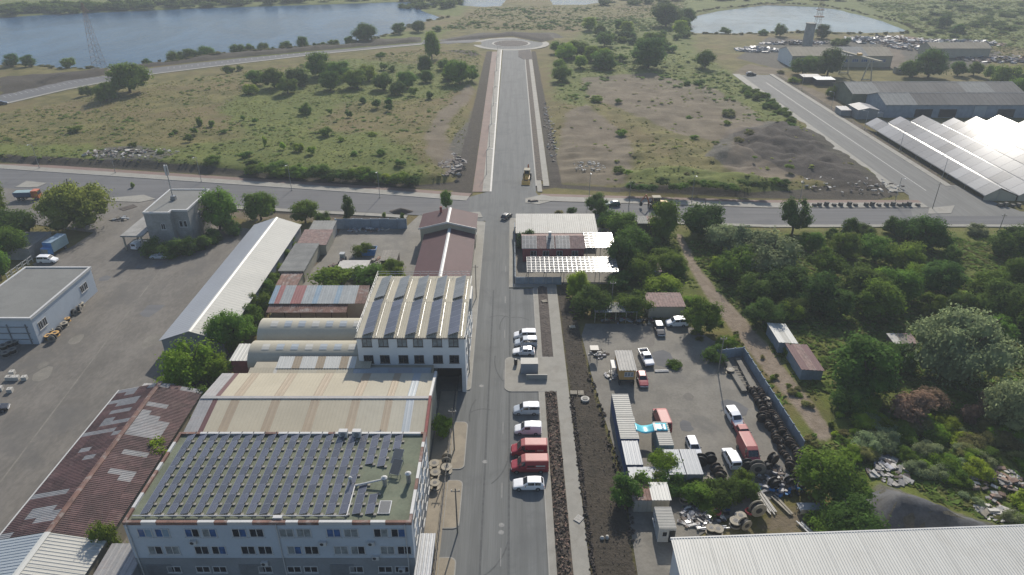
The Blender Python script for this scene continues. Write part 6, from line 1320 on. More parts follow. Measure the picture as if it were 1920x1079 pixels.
for px, py in ((1343,966),(1404,965)):
    t = thing('hose_coil', 'coil of red hose among the pale scrap', 'hose', hp(px,py), group='coils of red hose'); q = MB(); n = 20
    for j in range(3):
        for k in range(n): a, b = 2*PI*k/n, 2*PI*(k+1)/n; r = .55+.05*(j%2); q.tube((r*math.cos(a),r*math.sin(a),.5+.12*j),(r*math.cos(b),r*math.sin(b),.5+.12*j),.07,n=5)
    part('hose', q, M['pvc_red'], t); part('strap', MB().box(.45,.7,-.05,.05,.42,.84), M['metal_dark'], t)
t = thing('site_trailer', 'low grey flat trailer piled with boards among the weeds', 'trailer', at(1520,960,.1)); part('deck', MB().box(-1.9,1.9,-.8,.8,.7,.85), M['container_grey'], t); part('side_board', MB().box(-1.9,1.9,-.85,-.802,.3,1.15), M['container_pale'], t); [part('wheel', MB().tube((x,-.95,.35),(x,-.75,.35),.35,n=14), M['rubber'], t) for x in (-.5,.5)]
t = thing('garden_fence', 'white wooden picket fence beside the left garden trees', 'fence', (-116.6,148,0))
for k in range(5):
    y = 142.6+k*2.0; q = MB(); q.box(-.06,.06,-.85,-.72,0,1.7).box(-.06,.06,.72,.85,0,1.7).box(-.055,.055,-.719,.719,1.45,1.6).box(-.055,.055,-.719,.719,.7,.82); part('fence_panel', q, M['white_paint'], t, loc=(0,y-148,0))
lean('garden_cabin', 'flat-roofed cabin beside the blue box truck', -124.5,-117.6,152.5,162,3.0,3.1,'grey_render',['roof_felt']*3,2.)
heap('clutter_heap','carts and boxes near the grey block driveway','clutter',hp(228,412),2.6,1.4,24,['metal_dark','container_grey','wood_grey'],.4,1.,.9,28)
# ------------------------------------------------------------------ vegetation
def crown_mesh(name, seed, nl, leaves, size, droop=0., tall=1., spread=.36, lobr=(.15,.25), core=True):
    """unit crown (about 1 wide, 1 high, base at z=0): leaf faces on many lobes around lumpy cores"""
    r = np.random.default_rng(seed); V = []; F = []; lob = []
    for k in range(nl):
        for _ in range(60):
            d = r.normal(size=3); d /= np.linalg.norm(d); rad = r.random()**.4
            c = np.array([d[0]*spread*rad, d[1]*spread*rad, .46 + d[2]*.36*rad])
            if c[2] < .3: c[:2] *= 1.12
            if c[2] > .14: break
        R = r.uniform(*lobr)*(1.1 - .35*max(0, (c[2]-.5)/.5)); lob.append((c, R))
    per = np.array([R*R for _, R in lob]); per = (leaves*per/per.sum()).astype(int)
    n = 0; vv = []
    for (c, R), m in zip(lob, per):
        d = r.normal(size=(m,3)); d /= np.linalg.norm(d, axis=1)[:,None]; d[:,2] = np.where(d[:,2] < -.35, -d[:,2], d[:,2])
        rad = R*(1 + r.normal(0,.12,m) + np.where(r.random(m) < .08, r.uniform(.1,.55,m), 0)); p = c + d*rad[:,None]; p[:,2] -= droop*np.clip(rad/R-.6,0,1)*R*2*r.random(m)
        nr = d*1.0 + r.normal(0,.38,(m,3)); nr[:,2] += .6; nr /= np.linalg.norm(nr, axis=1)[:,None]
        a = np.cross(nr, r.normal(size=(m,3))); a /= np.linalg.norm(a, axis=1)[:,None]; b = np.cross(nr, a)
        s = size*r.uniform(.55,1.35,m)[:,None]; a = a*s; b = b*s*r.uniform(.5,.9,m)[:,None]
        if droop: b[:,2] -= s[:,0]*.9
        vv.append(np.stack([p-a-b*.6, p+a*.3-b, p+a+b*.5, p-a*.2+b], 1).reshape(-1,3)); n += m
    V = np.concatenate(vv); V[:,2] = np.maximum(V[:,2], .01); F = np.arange(n*4).reshape(-1,4)
    verts = [tuple(x) for x in V.tolist()]; faces = [tuple(f) for f in F.tolist()]
    if core:
        t_ = (1+5**.5)/2; ico = np.array([(-1,t_,0),(1,t_,0),(-1,-t_,0),(1,-t_,0),(0,-1,t_),(0,1,t_),(0,-1,-t_),(0,1,-t_),(t_,0,-1),(t_,0,1),(-t_,0,-1),(-t_,0,1)]); ico /= np.linalg.norm(ico[0])
        fi = [(0,11,5),(0,5,1),(0,1,7),(0,7,10),(0,10,11),(1,5,9),(5,11,4),(11,10,2),(10,7,6),(7,1,8),(3,9,4),(3,4,2),(3,2,6),(3,6,8),(3,8,9),(4,9,5),(2,4,11),(6,2,10),(8,6,7),(9,8,1)]
        for c, R in lob:
            o = len(verts); q = c + ico*R*.74*r.uniform(.8,1.15,(12,1)); q[:,2] = np.maximum(q[:,2], .02); verts += [tuple(x) for x in q.tolist()]; faces += [tuple(o+i_ for i_ in f) for f in fi]
    me = bpy.data.meshes.new(name); me.from_pydata(verts, [], faces); me.materials.append(M['leaf_mid']); me.update(); return me
def trunk_mesh(seed):
    r = random.Random(seed); q = MB(); q.tube((0,0,-.04),(.01,0,.32),.035,.026,n=7)
    for k in range(5):
        a = k*1.26+r.random(); q.tube((.01,0,.18+.05*k),(.25*math.cos(a),.25*math.sin(a),.45+.1*k),.018,.006,n=5)
    q.tube((.01,0,.32),(.0,.01,.8),.024,.006,n=6); return q.mesh('trunk', M['bark'])
CR = {'round':[crown_mesh('crown',10+k,34,5600,.021,spread=.38,lobr=(.09,.22)) for k in range(4)], 'open':[crown_mesh('crown',20+k,24,3600,.022,spread=.40,lobr=(.10,.19)) for k in range(3)],
      'willow':[crown_mesh('crown',30+k,46,11000,.013,.35,lobr=(.09,.19)) for k in range(2)], 'bush':[crown_mesh('crown',40+k,20,2200,.030,spread=.40,lobr=(.09,.25)) for k in range(4)],
      'tall':[crown_mesh('crown',50+k,20,2200,.034,spread=.30,lobr=(.12,.2)) for k in range(2)], 'mini':[crown_mesh('crown',70+k,5,64,.15,spread=.36,lobr=(.16,.3),core=False) for k in range(3)], 'small':[crown_mesh('crown',60+k,11,480,.065,spread=.40,lobr=(.10,.26)) for k in range(3)]}
TR = [trunk_mesh(k) for k in range(3)]; LEAF = {'m':'leaf_mid','d':'leaf_dark','l':'leaf_light','s':'leaf_silver','w':'leaf_willow','b':'leaf_brown','y':'leaf_dry','p':'leaf_pale'}
VR = random.Random(11)
LM = [('the white-roofed thicket shed',53,115),('the maroon-roofed thicket shed',54,107),('the dirt track bend',46,134),('the far end of the dirt track',43,160),('the cross road edge opposite the kerbstone pallets',95,172),('the right-hand road mouth',128,176),('the giant silvery willow',87,113),('the hidden shack',72,116),('the middle of the thicket',78,140),('the utility pole in the thicket',82,157),('the leaning utility pole',118,163),('the gravel heap',57,72),('the reddish rubble dump',66,78),('the broken slab dump',53,82),('the withered brown bush',63,96),('the second silvery willow',72,92),('the panel fence end',48,86),
 ('the roadside bank west of the junction',-45,203),('the bare patch beside the straight road',-22,250),('the lone tall meadow tree',-47,425),('the bare lane of the west meadow',-22,300),('the left meadow clump',-225,345),('the middle of the west meadow',-90,280),('the stony bank rubble',-125,222),('the far left road',-170,390),('the roundabout',-8,440),('the dark clump by the straight road',-30,370),
 ('the lake pylon',-224,389),('the lake bend',-100,480),('the lake spit',-80,560),('the left end of the pond',135,520),('the large dark tree in front of the meadow clump',80,400),('the roundabout east side',40,455),('the white rubble of the east meadow',27,222),('the dark earth slope',95,225),('the end of the right-hand road',112,370),('the grey mound of the east meadow',85,260),('the earth bank by the cross road',60,205)]
def lmk(x, y): return min(LM, key=lambda q: (q[1]-x)**2+(q[2]-y)**2)[0]
GENERIC = ('thicket beyond','rough ground by','west meadow','lake shore','straight road and pond','east meadow','earth bank north','left of the right-hand road','dirt track verge')
def plant(kind, leaf, x, y, w_, h_, label, group=None, z=None, cat=None, name=None):
    if group and any(g_ in label for g_ in GENERIC) or 'verge of the dirt track' in label:
        words = label.split(); cut = next(i_ for i_, q_ in enumerate(words) if q_ in ('packed','on','dotted','in','scattered')); sz = 'large' if w_ > 9 else 'medium' if w_ > 4.5 else 'small' if w_ > 2 else 'tiny'
        label = ' '.join([sz]+words[:cut]+['near', lmk(x,y)]); group = label.replace('bush near', 'bushes near').replace(' near ', 's near ', 1).replace('bushess','bushes')
    z = hz(x,y) if z is None else z; big = kind in ('round','open','willow','tall')
    t = thing(name or ('tree' if big else 'bush'), label, cat or ('tree' if big else 'bush'), (x,y,z-.05), VR.uniform(0,6.28), group, (w_,w_,h_))
    lift = {'round':.0,'open':.05,'willow':-.02,'tall':.03}.get(kind,-.06); link('crown', VR.choice(CR[kind]), t, (0,0,lift), mat=M[LEAF[leaf]], scale=(1,1,1-lift))
    if big: link('trunk', VR.choice(TR), t)
    elif kind == 'bush': link('stem', TR[0], t, scale=(.8,.8,.6))
    return t
def tpx(px, base, wpx, hpx, kind, leaf, label, group=None, z=None):
    p = P(px, base); 
    if z is None:
        z = hz(p.x,p.y)
        if z > .4: p = P(px, base, z)
    s = mpp(p); d = math.atan2(CAMH, p.y); hm = hpx*s/math.cos(d) - .35*wpx*s*math.tan(d); w_ = wpx*s
    return plant(kind, leaf, p.x, p.y, w_, max(hm, w_*(.78 if kind in ('round','open','tall') else .5)), label, group, z)
T = lambda *a: tpx(*a)
T(150,425,140,110,'willow','w','huge yellow-green weeping willow beside the left driveway')
T(-6,405,56,84,'round','m','green tree at the edge of the cross road near the tipper truck'); T(28,447,84,70,'round','d','dark broad tree behind the garden cabin'); T(22,482,75,70,'round','m','green tree over the white picket fence'); T(2,520,45,70,'bush','m','bush at the corner of the picket fence')
T(-40,470,100,80,'round','d','dark tree behind the picket fence')
T(413,430,72,92,'round','m','leafy tree by the grey two-storey block corner'); T(490,412,64,66,'round','m','round tree at the far end of the long shed, nearer the grey block'); T(573,418,58,56,'open','m','green tree behind the grey back shed'); T(608,420,30,28,'bush','m','small bush beside the grey back shed'); T(655,414,34,54,'tall','d','narrow dark tree by the panel wall'); T(838,392,26,44,'open','m','thin young tree at the gatehouse corner')
for px,b,w_,h_ in ((290,478,46,40),(322,482,55,44),(352,476,40,38),(378,468,36,36),(402,455,36,34),(438,440,40,36)): T(px,b,w_,h_,'bush','d','dense dark bush along the front of the grey two-storey block','bushes in front of the grey block')
for px,b,w_,h_ in ((552,452,30,28),(545,470,32,32),(534,492,34,34),(524,515,36,34),(514,537,38,38),(502,560,42,44),(492,585,46,48),(480,608,46,48),(462,628,48,46)): T(px,b,w_,h_,'bush','m','leafy bush in the strip behind the long shed','bushes behind the long shed')
T(440,660,78,98,'round','m','large green tree at the end of the long shed'); T(365,720,100,105,'round','l','bright yellow-green tree in front of the long shed end'); T(415,715,64,66,'open','l','light green tree between yellow-green tree and striped roof'); T(322,728,55,38,'bush','l','low bright bush by the rusty shed porch')
for px,b,w_,h_,lf,lab in ((378,760,42,50,'d','dark bush between rusty shed and striped roof'),(352,806,34,34,'m','small bush at the corner of the green roof'),(295,872,58,62,'l','bright bush squeezed between rusty shed and green-roofed block'),(208,1040,44,80,'m','tall bush in the gap below the green-roofed block')): T(px,b,w_,h_,'bush',lf,lab)
T(833,815,40,52,'bush','l','bright leafy young tree in the factory forecourt')
for px,b,w_,h_,k_,lf,lab in ((690,528,75,34,'bush','m','spreading bush beside the plastic tunnel'),(742,516,40,44,'bush','m','bush against the brown shed'),(682,478,38,32,'bush','m','round bush behind the pale slab roof'),(632,532,80,18,'bush','l','low bright hedge behind the striped-roof shed'),(735,530,60,14,'bush','l','low bright patch behind the tall white block')): T(px,b,w_,h_,k_,lf,lab)
# east of the main road
for px,b,w_,h_,k_,lf,lab in ((985,462,46,42,'bush','d','dark tree overhanging the red house wall'),(1048,402,18,12,'bush','y','small dry bush at the grey-roofed hall'),(1072,402,22,18,'open','d','small sparse tree behind the grey-roofed hall'),(1120,402,46,48,'round','d','dark tree beside the small green car'),(1138,428,40,44,'round','d','dark tree at the corner of the grey-roofed hall'),(1168,440,66,50,'round','m','green tree between hall and roadside shack'),(1180,478,70,66,'round','m','broad tree beside the glaring solar canopy'),(1166,508,62,80,'round','d','dark tree covering the end of the solar carport'),(1242,450,62,84,'round','m','tall green tree beside the roadside shack'),
    (1083,556,46,60,'round','l','bright young tree in front of the solar carport'),(1110,590,80,68,'round','d','round dark tree left of the open shed'),(1188,592,72,50,'open','m','loose green tree above the open shed'),(1205,520,66,50,'round','m','green tree in the garden middle'),(1240,490,60,40,'bush','m','low garden tree near the dirt track'),(1215,468,50,34,'bush','d','dark shrub under the tall green tree'),(1260,510,56,36,'round','m','garden tree beside the dirt track bend'),(1272,520,36,30,'bush','m','shrub at the garden edge of the dirt track'),(1240,545,70,26,'bush','l','bright vine arbour in the garden'),(1160,540,60,40,'bush','d','dark shrub below the solar carport end'),(1312,622,72,80,'round','m','green tree over the white van by the garage'),(1295,575,50,30,'bush','l','bright bush beside the garage roof'),(1360,650,40,30,'bush','l','bright bush at the fence corner'),(1340,676,46,36,'bush','d','dark bush at the foot of the fence corner'),(1265,686,30,9,'small','m','weeds growing in the middle of the cluttered yard'),(1250,560,46,24,'bush','m','shrub row in the kitchen garden')): T(px,b,w_,h_,k_,lf,lab, None, -.1)
# the thicket: trees one can tell apart
TG = 'trees of the thicket beyond the dirt track'; lab = {'d':'dark green tree packed into the thicket beyond the dirt track','m':'mid green tree packed into the thicket beyond the dirt track','l':'bright green tree packed into the thicket beyond the dirt track','s':'silvery leaved tree packed into the thicket beyond the dirt track'}
big = [(1320,440,85,72,'d'),(1352,470,76,66,'s'),(1382,520,84,60,'m'),(1440,520,110,100,'s'),(1400,490,80,80,'s'),(1485,440,60,78,'d'),(1590,440,36,40,'d'),(1620,440,40,24,'d'),(1675,440,40,40,'d'),(1735,470,75,76,'d'),(1700,450,50,50,'d'),(1830,440,34,26,'s'),(1890,480,80,70,'d'),(1580,480,60,50,'m'),(1640,490,70,60,'m'),(1545,520,70,64,'m'),(1690,500,70,56,'m'),(1780,500,46,44,'d'),(1470,560,90,70,'d'),(1412,560,70,60,'d'),(1430,610,70,50,'d'),(1530,580,90,70,'d'),(1610,560,90,76,'d'),(1680,560,80,70,'m'),(1760,545,80,60,'d'),(1850,562,76,60,'m'),(1900,545,70,70,'m'),(1560,592,80,60,'d'),(1640,592,90,66,'m'),(1490,596,56,46,'d'),(1870,590,90,80,'d'),(1920,620,80,80,'m'),(1445,560,50,40,'m'),(1480,600,46,44,'l'),(1860,640,70,50,'m'),(1940,560,80,80,'d'),(1960,700,90,90,'m'),(1560,450,30,26,'d'),(1520,470,46,44,'m'),(1650,540,50,46,'l'),(1740,590,56,50,'m'),(1800,590,56,50,'d'),(1460,500,60,50,'m'),(1400,530,50,46,'m'),(1500,550,50,44,'m'),(1720,530,56,48,'l'),(1348,505,40,34,'l')]
for px,b,w_,h_,lf in big: tpx(px, b, w_*1.05, h_*1.05, VR.choice(['round','round','open']) if w_ > 45 else 'bush', lf, lab[lf], TG+' ('+{'d':'dark','m':'green','l':'bright','s':'silvery'}[lf]+')', -.1)
for px,b,w_,h_,k_,lf,l_ in ((1790,700,180,152,'willow','s','giant silvery willow towering over the weeds'),(1885,800,116,112,'willow','s','second silvery willow at the edge of the weeds'),(1615,735,130,120,'round','d','broad dark tree next to the maroon-roofed shed'),(1680,690,70,60,'round','d','dark tree between the broad dark tree and the giant willow'),(1592,768,72,52,'round','d','low dark tree beside the dirt track end'),(1625,775,56,44,'round','m','green tree attached to the low dark tree'),(1700,790,92,76,'bush','b','withered brown bush in front of the giant willow'),(1740,760,60,50,'bush','b','smaller withered bush beside the giant willow'),(1815,790,44,44,'bush','b','brown thorn bush below the second silvery willow'),(1850,770,50,46,'bush','b','brown thorn bush in the shade of the second silvery willow'),
    (1540,925,110,100,'round','m','bushy tree at the end of the drum line'),(1590,950,90,70,'open','m','green tree beside the gravel heap'),(1595,1000,110,64,'round','d','dark bushes in front of the white hall roof'),(1545,1000,80,50,'bush','m','bush between flat trailer and white hall'),(1470,600,36,40,'bush','d','dark bush behind the white-roofed shed'),(1478,668,24,26,'bush','m','small bush between the two thicket sheds')): T(px,b,w_,h_,k_,lf,l_)
HG = 'hedge bushes across the cluttered yard'
for k,(px,b,w_,h_) in enumerate(((1172,945,60,64),(1200,928,60,50),(1225,915,54,44),(1255,920,56,44),(1285,925,60,40),(1315,930,70,44),(1350,938,70,50),(1380,930,60,46),(1390,912,40,40),(1408,930,40,36),(1330,955,44,26))): tpx(px,b,w_,h_,'bush','m' if k%3 else 'd','tangled hedge bush between the steel units and the scrap',HG,-.1)
T(1243,884,66,44,'open','l','small bright tree beside the grey steel units')
# weeds and shrubs on the rough ground at the right
WG = {'l':'bright weedy shrub on the rough ground by the gravel heap','m':'green weedy shrub on the rough ground by the gravel heap','s':'pale feathery shrub on the rough ground by the gravel heap','y':'yellowing weedy shrub on the rough ground by the gravel heap'}
wpoly = PX((1500,790),(1580,760),(1700,780),(1860,800),(1930,830),(1930,990),(1840,950),(1760,920),(1700,880),(1600,860),(1560,840))
n_ = 0
while n_ < 95:
    px, py = VR.uniform(1490,1930), VR.uniform(765,1000); p = P(px,py)
    if sdf(wpoly, np.array([p.x]), np.array([p.y]))[0] < 0 or sdf(TRACK, np.array([p.x]), np.array([p.y]))[0] > -2.2: continue
    if abs(px-1665) < 32 and abs(py-880) < 24 or abs(px-1885) < 40 and abs(py-915) < 34: continue
    lf = VR.choice('llmsyls'); s = VR.uniform(1.2,3.4); plant('bush' if s > 1.9 else 'small', lf, p.x, p.y, s*1.3, s*.75, WG[lf], 'weedy shrubs by the gravel heap ('+{'l':'bright','m':'green','s':'pale','y':'yellow'}[lf]+')'); n_ += 1
# verges along the track and the fence
for k in range(46):
    f = VR.random(); a = P(1300+250*f, 590+250*f); x = a.x+VR.choice([-2.6,2.8])*VR.uniform(.8,1.6)+ (0 if f < .5 else 1); y = a.y+VR.uniform(-2,2)
    if x < 46.8 and y < 112: continue
    plant('small', VR.choice('yyml'), x, y, VR.uniform(.9,1.8), VR.uniform(.5,1.1), 'low weed clump on the verge of the dirt track', 'weed clumps on the dirt track verges', cat='weed', name='weed_clump')
for k in range(34):
    px = 470+k*9.4; tpx(px+VR.uniform(-4,4), 326+(px-470)*.062+VR.uniform(-9,3), VR.uniform(20,36), VR.uniform(10,16), 'bush', VR.choice('mmdl'), 'green bush on the bank dotted along the west meadow', 'bushes along the west meadow bank')
# meadow shrubs (west)
MG = 'shrubs dotted over the west meadow'
for px,b,w_,h_,lf in ((610,255,26,20,'m'),(573,214,24,24,'m'),(665,292,14,12,'m'),(330,250,12,10,'m'),(322,256,10,9,'m'),(365,252,14,14,'m'),(375,238,12,20,'m'),(398,240,12,16,'m'),(455,225,10,12,'m'),(478,232,10,12,'m'),(497,275,8,22,'l'),(530,280,12,18,'l'),(560,285,22,20,'l'),(585,290,16,18,'l'),(620,215,8,12,'m'),(355,265,22,16,'m'),(420,250,16,10,'m'),(680,195,14,18,'d'),(705,202,18,20,'d'),(728,198,16,18,'d'),(730,208,14,14,'d'),(775,180,18,18,'m'),(805,185,14,16,'d'),(655,222,14,16,'d'),(300,290,14,10,'m'),(460,296,26,14,'m'),(640,265,14,10,'l'),(700,255,18,10,'l'),(250,275,16,10,'m'),(140,248,26,12,'m'),(715,290,20,12,'m'),(750,310,22,14,'m'),(680,330,40,14,'m'),(600,325,40,12,'m'),(520,318,36,12,'m'),(400,305,30,12,'m'),(745,338,30,14,'m'),(640,335,34,14,'d'),(560,322,30,12,'m'),(470,312,30,12,'d')): tpx(px,b,w_,h_,'bush' if w_ > 18 else 'small',lf,{'m':'green','l':'bright','d':'dark'}[lf]+' shrub dotted on the west meadow',MG+' ('+lf+')')
MT = 'trees of the west meadow clump'
for px,b,w_,h_,lf in ((200,190,48,36,'d'),(245,175,80,42,'m'),(165,180,28,22,'m'),(432,138,26,18,'m'),(450,132,14,12,'m'),(480,160,40,30,'d'),(515,165,50,36,'m'),(560,160,46,32,'d'),(600,145,60,36,'m'),(640,150,50,34,'m'),(670,165,50,34,'d'),(690,150,40,28,'m'),(720,168,44,30,'d'),(745,178,36,30,'d'),(760,165,44,36,'d'),(470,178,30,24,'m'),(540,175,40,28,'m'),(620,168,44,28,'m'),(797,138,34,36,'d'),(810,110,34,52,'m'),(840,150,24,24,'l'),(862,158,52,52,'d'),(850,140,34,30,'m'),(885,150,30,30,'m'),(720,130,18,14,'m'),(735,135,20,14,'m'),(715,108,20,12,'m'),(800,155,30,22,'m'),(830,130,26,22,'m')): lf = 'm' if lf == 'd' and VR.random() < .6 else 'l' if lf == 'm' and VR.random() < .3 else lf; tpx(px,b,w_,h_,'round' if w_ > 26 else 'bush',lf,{'m':'green','l':'bright','d':'dark'}[lf]+' tree in the clump across the west meadow',MT+' ('+lf+')')
# lake shore and far clumps
LG = 'trees along the lake shore'
for px,b,w_,h_,lf in ((130,126,26,24,'m'),(275,119,22,18,'d'),(295,117,14,10,'d'),(330,112,34,30,'m'),(355,108,34,26,'d'),(385,105,36,26,'m'),(445,96,30,16,'m'),(468,94,24,18,'m'),(494,91,26,18,'m'),(512,91,12,12,'d'),(535,88,26,12,'m'),(568,84,26,24,'m'),(590,83,12,12,'d'),(605,82,18,12,'m'),(625,82,22,14,'m'),(655,80,22,20,'m'),(685,78,46,30,'d'),(750,64,30,12,'m'),(785,60,30,18,'d'),(820,58,20,10,'m'),(25,124,30,8,'d'),(55,125,30,8,'d')): tpx(px,b,w_,h_,'round' if w_ > 20 else 'bush',lf,{'m':'green','d':'dark'}[lf]+' tree on the near lake shore',LG+' ('+lf+')')
EG = 'trees of the clump between the straight road and the pond'
for k in range(62):
    px, py = VR.uniform(1040,1300), VR.uniform(55,160); 
    if px < 1100 and py < 80: continue
    if px > 1100 and py > 75+ (1300-px)*.30 + 12: continue
    lf = VR.choice('dmmml'); w_ = VR.uniform(20,44)*(.5+py/220); tpx(px,py,w_,w_*.66,'round' if w_ > 24 else 'bush',lf,{'m':'green','d':'dark','l':'bright green'}[lf]+' tree in the clump between straight road and pond',EG+' ('+lf+')')
for px,b,w_,h_,lf,l_ in ((1215,128,72,52,'d','large dark tree in front of the meadow clump'),(1285,45,40,24,'d','dark shoreline tree at the left end of the pond'),(1248,50,60,30,'d','dark round tree left of the pond'),(1322,125,40,36,'m','green tree left of the works scrap'),(1312,160,24,0,'m','bush below the works scrap'),(1462,68,24,26,'d','tree standing before the pond next to the pylon'),(1430,66,20,12,'m','bush before the pond'),(1360,62,24,12,'m','bush at the pond edge'),(1585,85,20,18,'d','small dark tree beside the works hall roof'),(1540,72,34,18,'d','dark bushes below the pond pylon'),(1551,142,52,62,'d','large dark tree in front of the works hall'),(1505,140,48,32,'m','green bushes in front of the works hall'),(1520,130,36,30,'m','green tree beside the large dark works tree'),(1740,145,60,62,'d','tall dark tree beside the tan works hall'),(1710,145,46,36,'m','green tree beside the tall dark works tree'),(1795,142,30,32,'m','light tree right of the tall dark tree'),(1825,142,30,30,'m','tree above the white kiosk'),(1560,182,24,26,'m','tree at the corner of the rear dark hall'),(1795,62,26,18,'d','dark tree on the far slope'),(1770,52,30,14,'d','dark bush on the far slope'),(1890,165,60,26,'m','bushes to the right of the rear dark hall'),(1860,150,40,20,'m','bush beside the far right scrap'),(1915,180,50,24,'l','bright bushes by the right end of the front dark hall'),(1570,85,26,14,'m','bush beside the pond tower')):
    T(px,b,w_,max(h_,12),'round' if w_ > 26 else 'bush',lf,l_)
for k in range(26):
    px, py = VR.uniform(1050,1500), VR.uniform(120,340); p = P(px,py)
    if p.x > 108 and py > 180 or p.x < 13: continue
    lf = VR.choice('mmly'); w_ = VR.uniform(9,24); tpx(px,py,w_,w_*.42,'small' if w_ < 17 else 'bush',lf,{'m':'green','l':'bright','y':'yellowing'}[lf]+' shrub scattered over the east meadow','shrubs scattered over the east meadow ('+lf+')')
for k in range(16): px = 1185+k*19; tpx(px, 352+VR.uniform(-8,6), 26, 14, 'bush', VR.choice('mmd'), 'green bush on the earth bank north of the cross road', 'bushes on the east earth bank')
for k in range(22): px = 1400+k*4; tpx(px+VR.uniform(-6,6), 165+k*3.2+VR.uniform(-10,10), 20, 12, 'bush', 'm', 'green bush on the slope left of the right-hand road', 'bushes left of the right-hand road')
for px,py,h in ((514,397,14),(553,400,14),(720,408,14),(755,411,14),(250,352,14)): tpx(px,py,8,h,'small','m','newly planted sapling in the roadside verge','saplings in the roadside verge')
# far wood beyond the lake, grass and weeds: masses
def mass(name, pts, leaf, w_, src_='small'):
    vs = []; fs = []; n = 0; r = np.random.default_rng(5)
    src = [(np.array([v.co[:] for v in m.vertices]), [tuple(p.vertices) for p in m.polygons]) for m in CR[src_]]
    V = []; F = []
    for k, (x, y, z, w__, h__) in enumerate(pts):
        sv, sf = src[k % 3]; a = r.uniform(0,6.28); c, s = math.cos(a), math.sin(a); q = np.stack([(sv[:,0]*c-sv[:,1]*s)*w__+x, (sv[:,0]*s+sv[:,1]*c)*w__+y, sv[:,2]*h__+z], 1); V.append(q); F += [tuple(i_+n for i_ in f) for f in sf]; n += len(q)
    me_ = bpy.data.meshes.new(name); me_.from_pydata(np.concatenate(V).tolist(), [], F); me_.materials.append(M[leaf]); o = link(name, me_); o['kind'] = 'stuff'; return o
pts = []
for k in range(230):
    px = VR.uniform(-60,860); top = 34-34*px/790 if px < 790 else 2; py = top - VR.uniform(2,14)*(1 if px < 700 else .6) - 2; p = P(px, max(py,-24)); s = VR.uniform(7,15); pts.append((p.x,p.y,hz(p.x,p.y)-.5,s,s*.55))
for k in range(150):
    px = VR.uniform(1130,1990); p = P(px, VR.uniform(-22,2) if px > 1250 else VR.uniform(-18,12)); s = VR.uniform(6,13); pts.append((p.x,p.y,hz(p.x,p.y)-.5,s,s*.5))
for k in range(70):
    px = VR.uniform(1720,1960); p = P(px, VR.uniform(10,70)); s = VR.uniform(5,10); pts.append((p.x,p.y,hz(p.x,p.y)-.5,s,s*.4))
for k in range(40):
    px = VR.uniform(750,860); p = P(px, VR.uniform(2,22)*.9-4); s = VR.uniform(6,12); pts.append((p.x,p.y,hz(p.x,p.y)-.5,s,s*.6))
o = mass('far_wood', pts, 'leaf_mid', 10)
pts = []
for L in (POND, LAKE):
    for i_ in range(len(L)):
        a, b = Vector(L[i_]), Vector(L[(i_+1)%len(L)]); n = int((b-a).length/4)
        if L is LAKE and not 9 <= i_ <= 19: continue
        for k in range(n):
            c = a+(b-a)*(k/max(1,n)); d = (c-(Vector((215,600)) if L is POND else Vector((-260,540)))).normalized(); c = c+d*(VR.uniform(7,14) if L is POND else VR.uniform(2,7)); pts.append((c.x,c.y,hz(c.x,c.y)-.3,VR.uniform(2,5),VR.uniform(.8,2.0)))
o = mass('reeds', pts, 'leaf_dry', 4)
def scrub(n, poly, seed, smin, smax, leaf, thr=.45, sc=14, avoid=()):
    r = np.random.default_rng(seed); x0, x1, y0, y1 = min(p[0] for p in poly), max(p[0] for p in poly), min(p[1] for p in poly), max(p[1] for p in poly)
    x = r.uniform(x0,x1,n*6); y = r.uniform(y0,y1,n*6); ok = (sdf(poly,x,y) > 1) & ((vnoise(x+seed*31,y,sc)*.65+vnoise(x,y+seed*17,sc/3.2)*.35) > thr)
    for a in avoid: ok &= sdf(a,x,y) < -.5
    x, y = x[ok][:n], y[ok][:n]; z = height(x,y); s = r.uniform(smin,smax,len(x)); mass('low_scrub', [(a,b,c-.1,d,d*.3) for a,b,c,d in zip(x,y,z,s)], leaf, 1, 'mini')
scrub(800, MEADOW, 1, .7, 2.2, 'leaf_bright', .53, 14, BARE[1:2]); scrub(320, MEADOW, 2, .8, 2.2, 'leaf_weed', .57, 20, BARE[1:2]); scrub(320, MEADOW, 3, .7, 1.8, 'leaf_dry', .5, 10)
scrub(420, GREEN[2], 4, 1.2, 3.4, 'leaf_weed', .46); scrub(300, GREEN[2], 5, 1.2, 3.2, 'leaf_mid', .5); scrub(220, EASTM, 6, .7, 2.0, 'leaf_bright', .56, 12); scrub(120, EASTM, 9, .7, 2.0, 'leaf_dry', .5, 12)
scrub(500, GREEN[3], 7, .7, 2.0, 'leaf_weed', .46, 8, [TRACK, PILE]); scrub(300, GREEN[3], 8, .7, 1.8, 'leaf_dry', .48, 8, [TRACK, PILE])
FARZ = PX((830,56),(1290,60),(1290,4),(1140,12),(900,16)); FARR = PX((1720,72),(1925,125),(1925,4),(1600,4),(1700,48))
scrub(420, FARZ, 10, 1.8, 4.5, 'leaf_mid', .5, 22, [POND,LAKE]); scrub(420, FARR, 11, 1.8, 5, 'leaf_mid', .47, 24, [POND]); scrub(260, FARR, 12, 1.6, 4, 'leaf_dry', .47, 24, [POND])
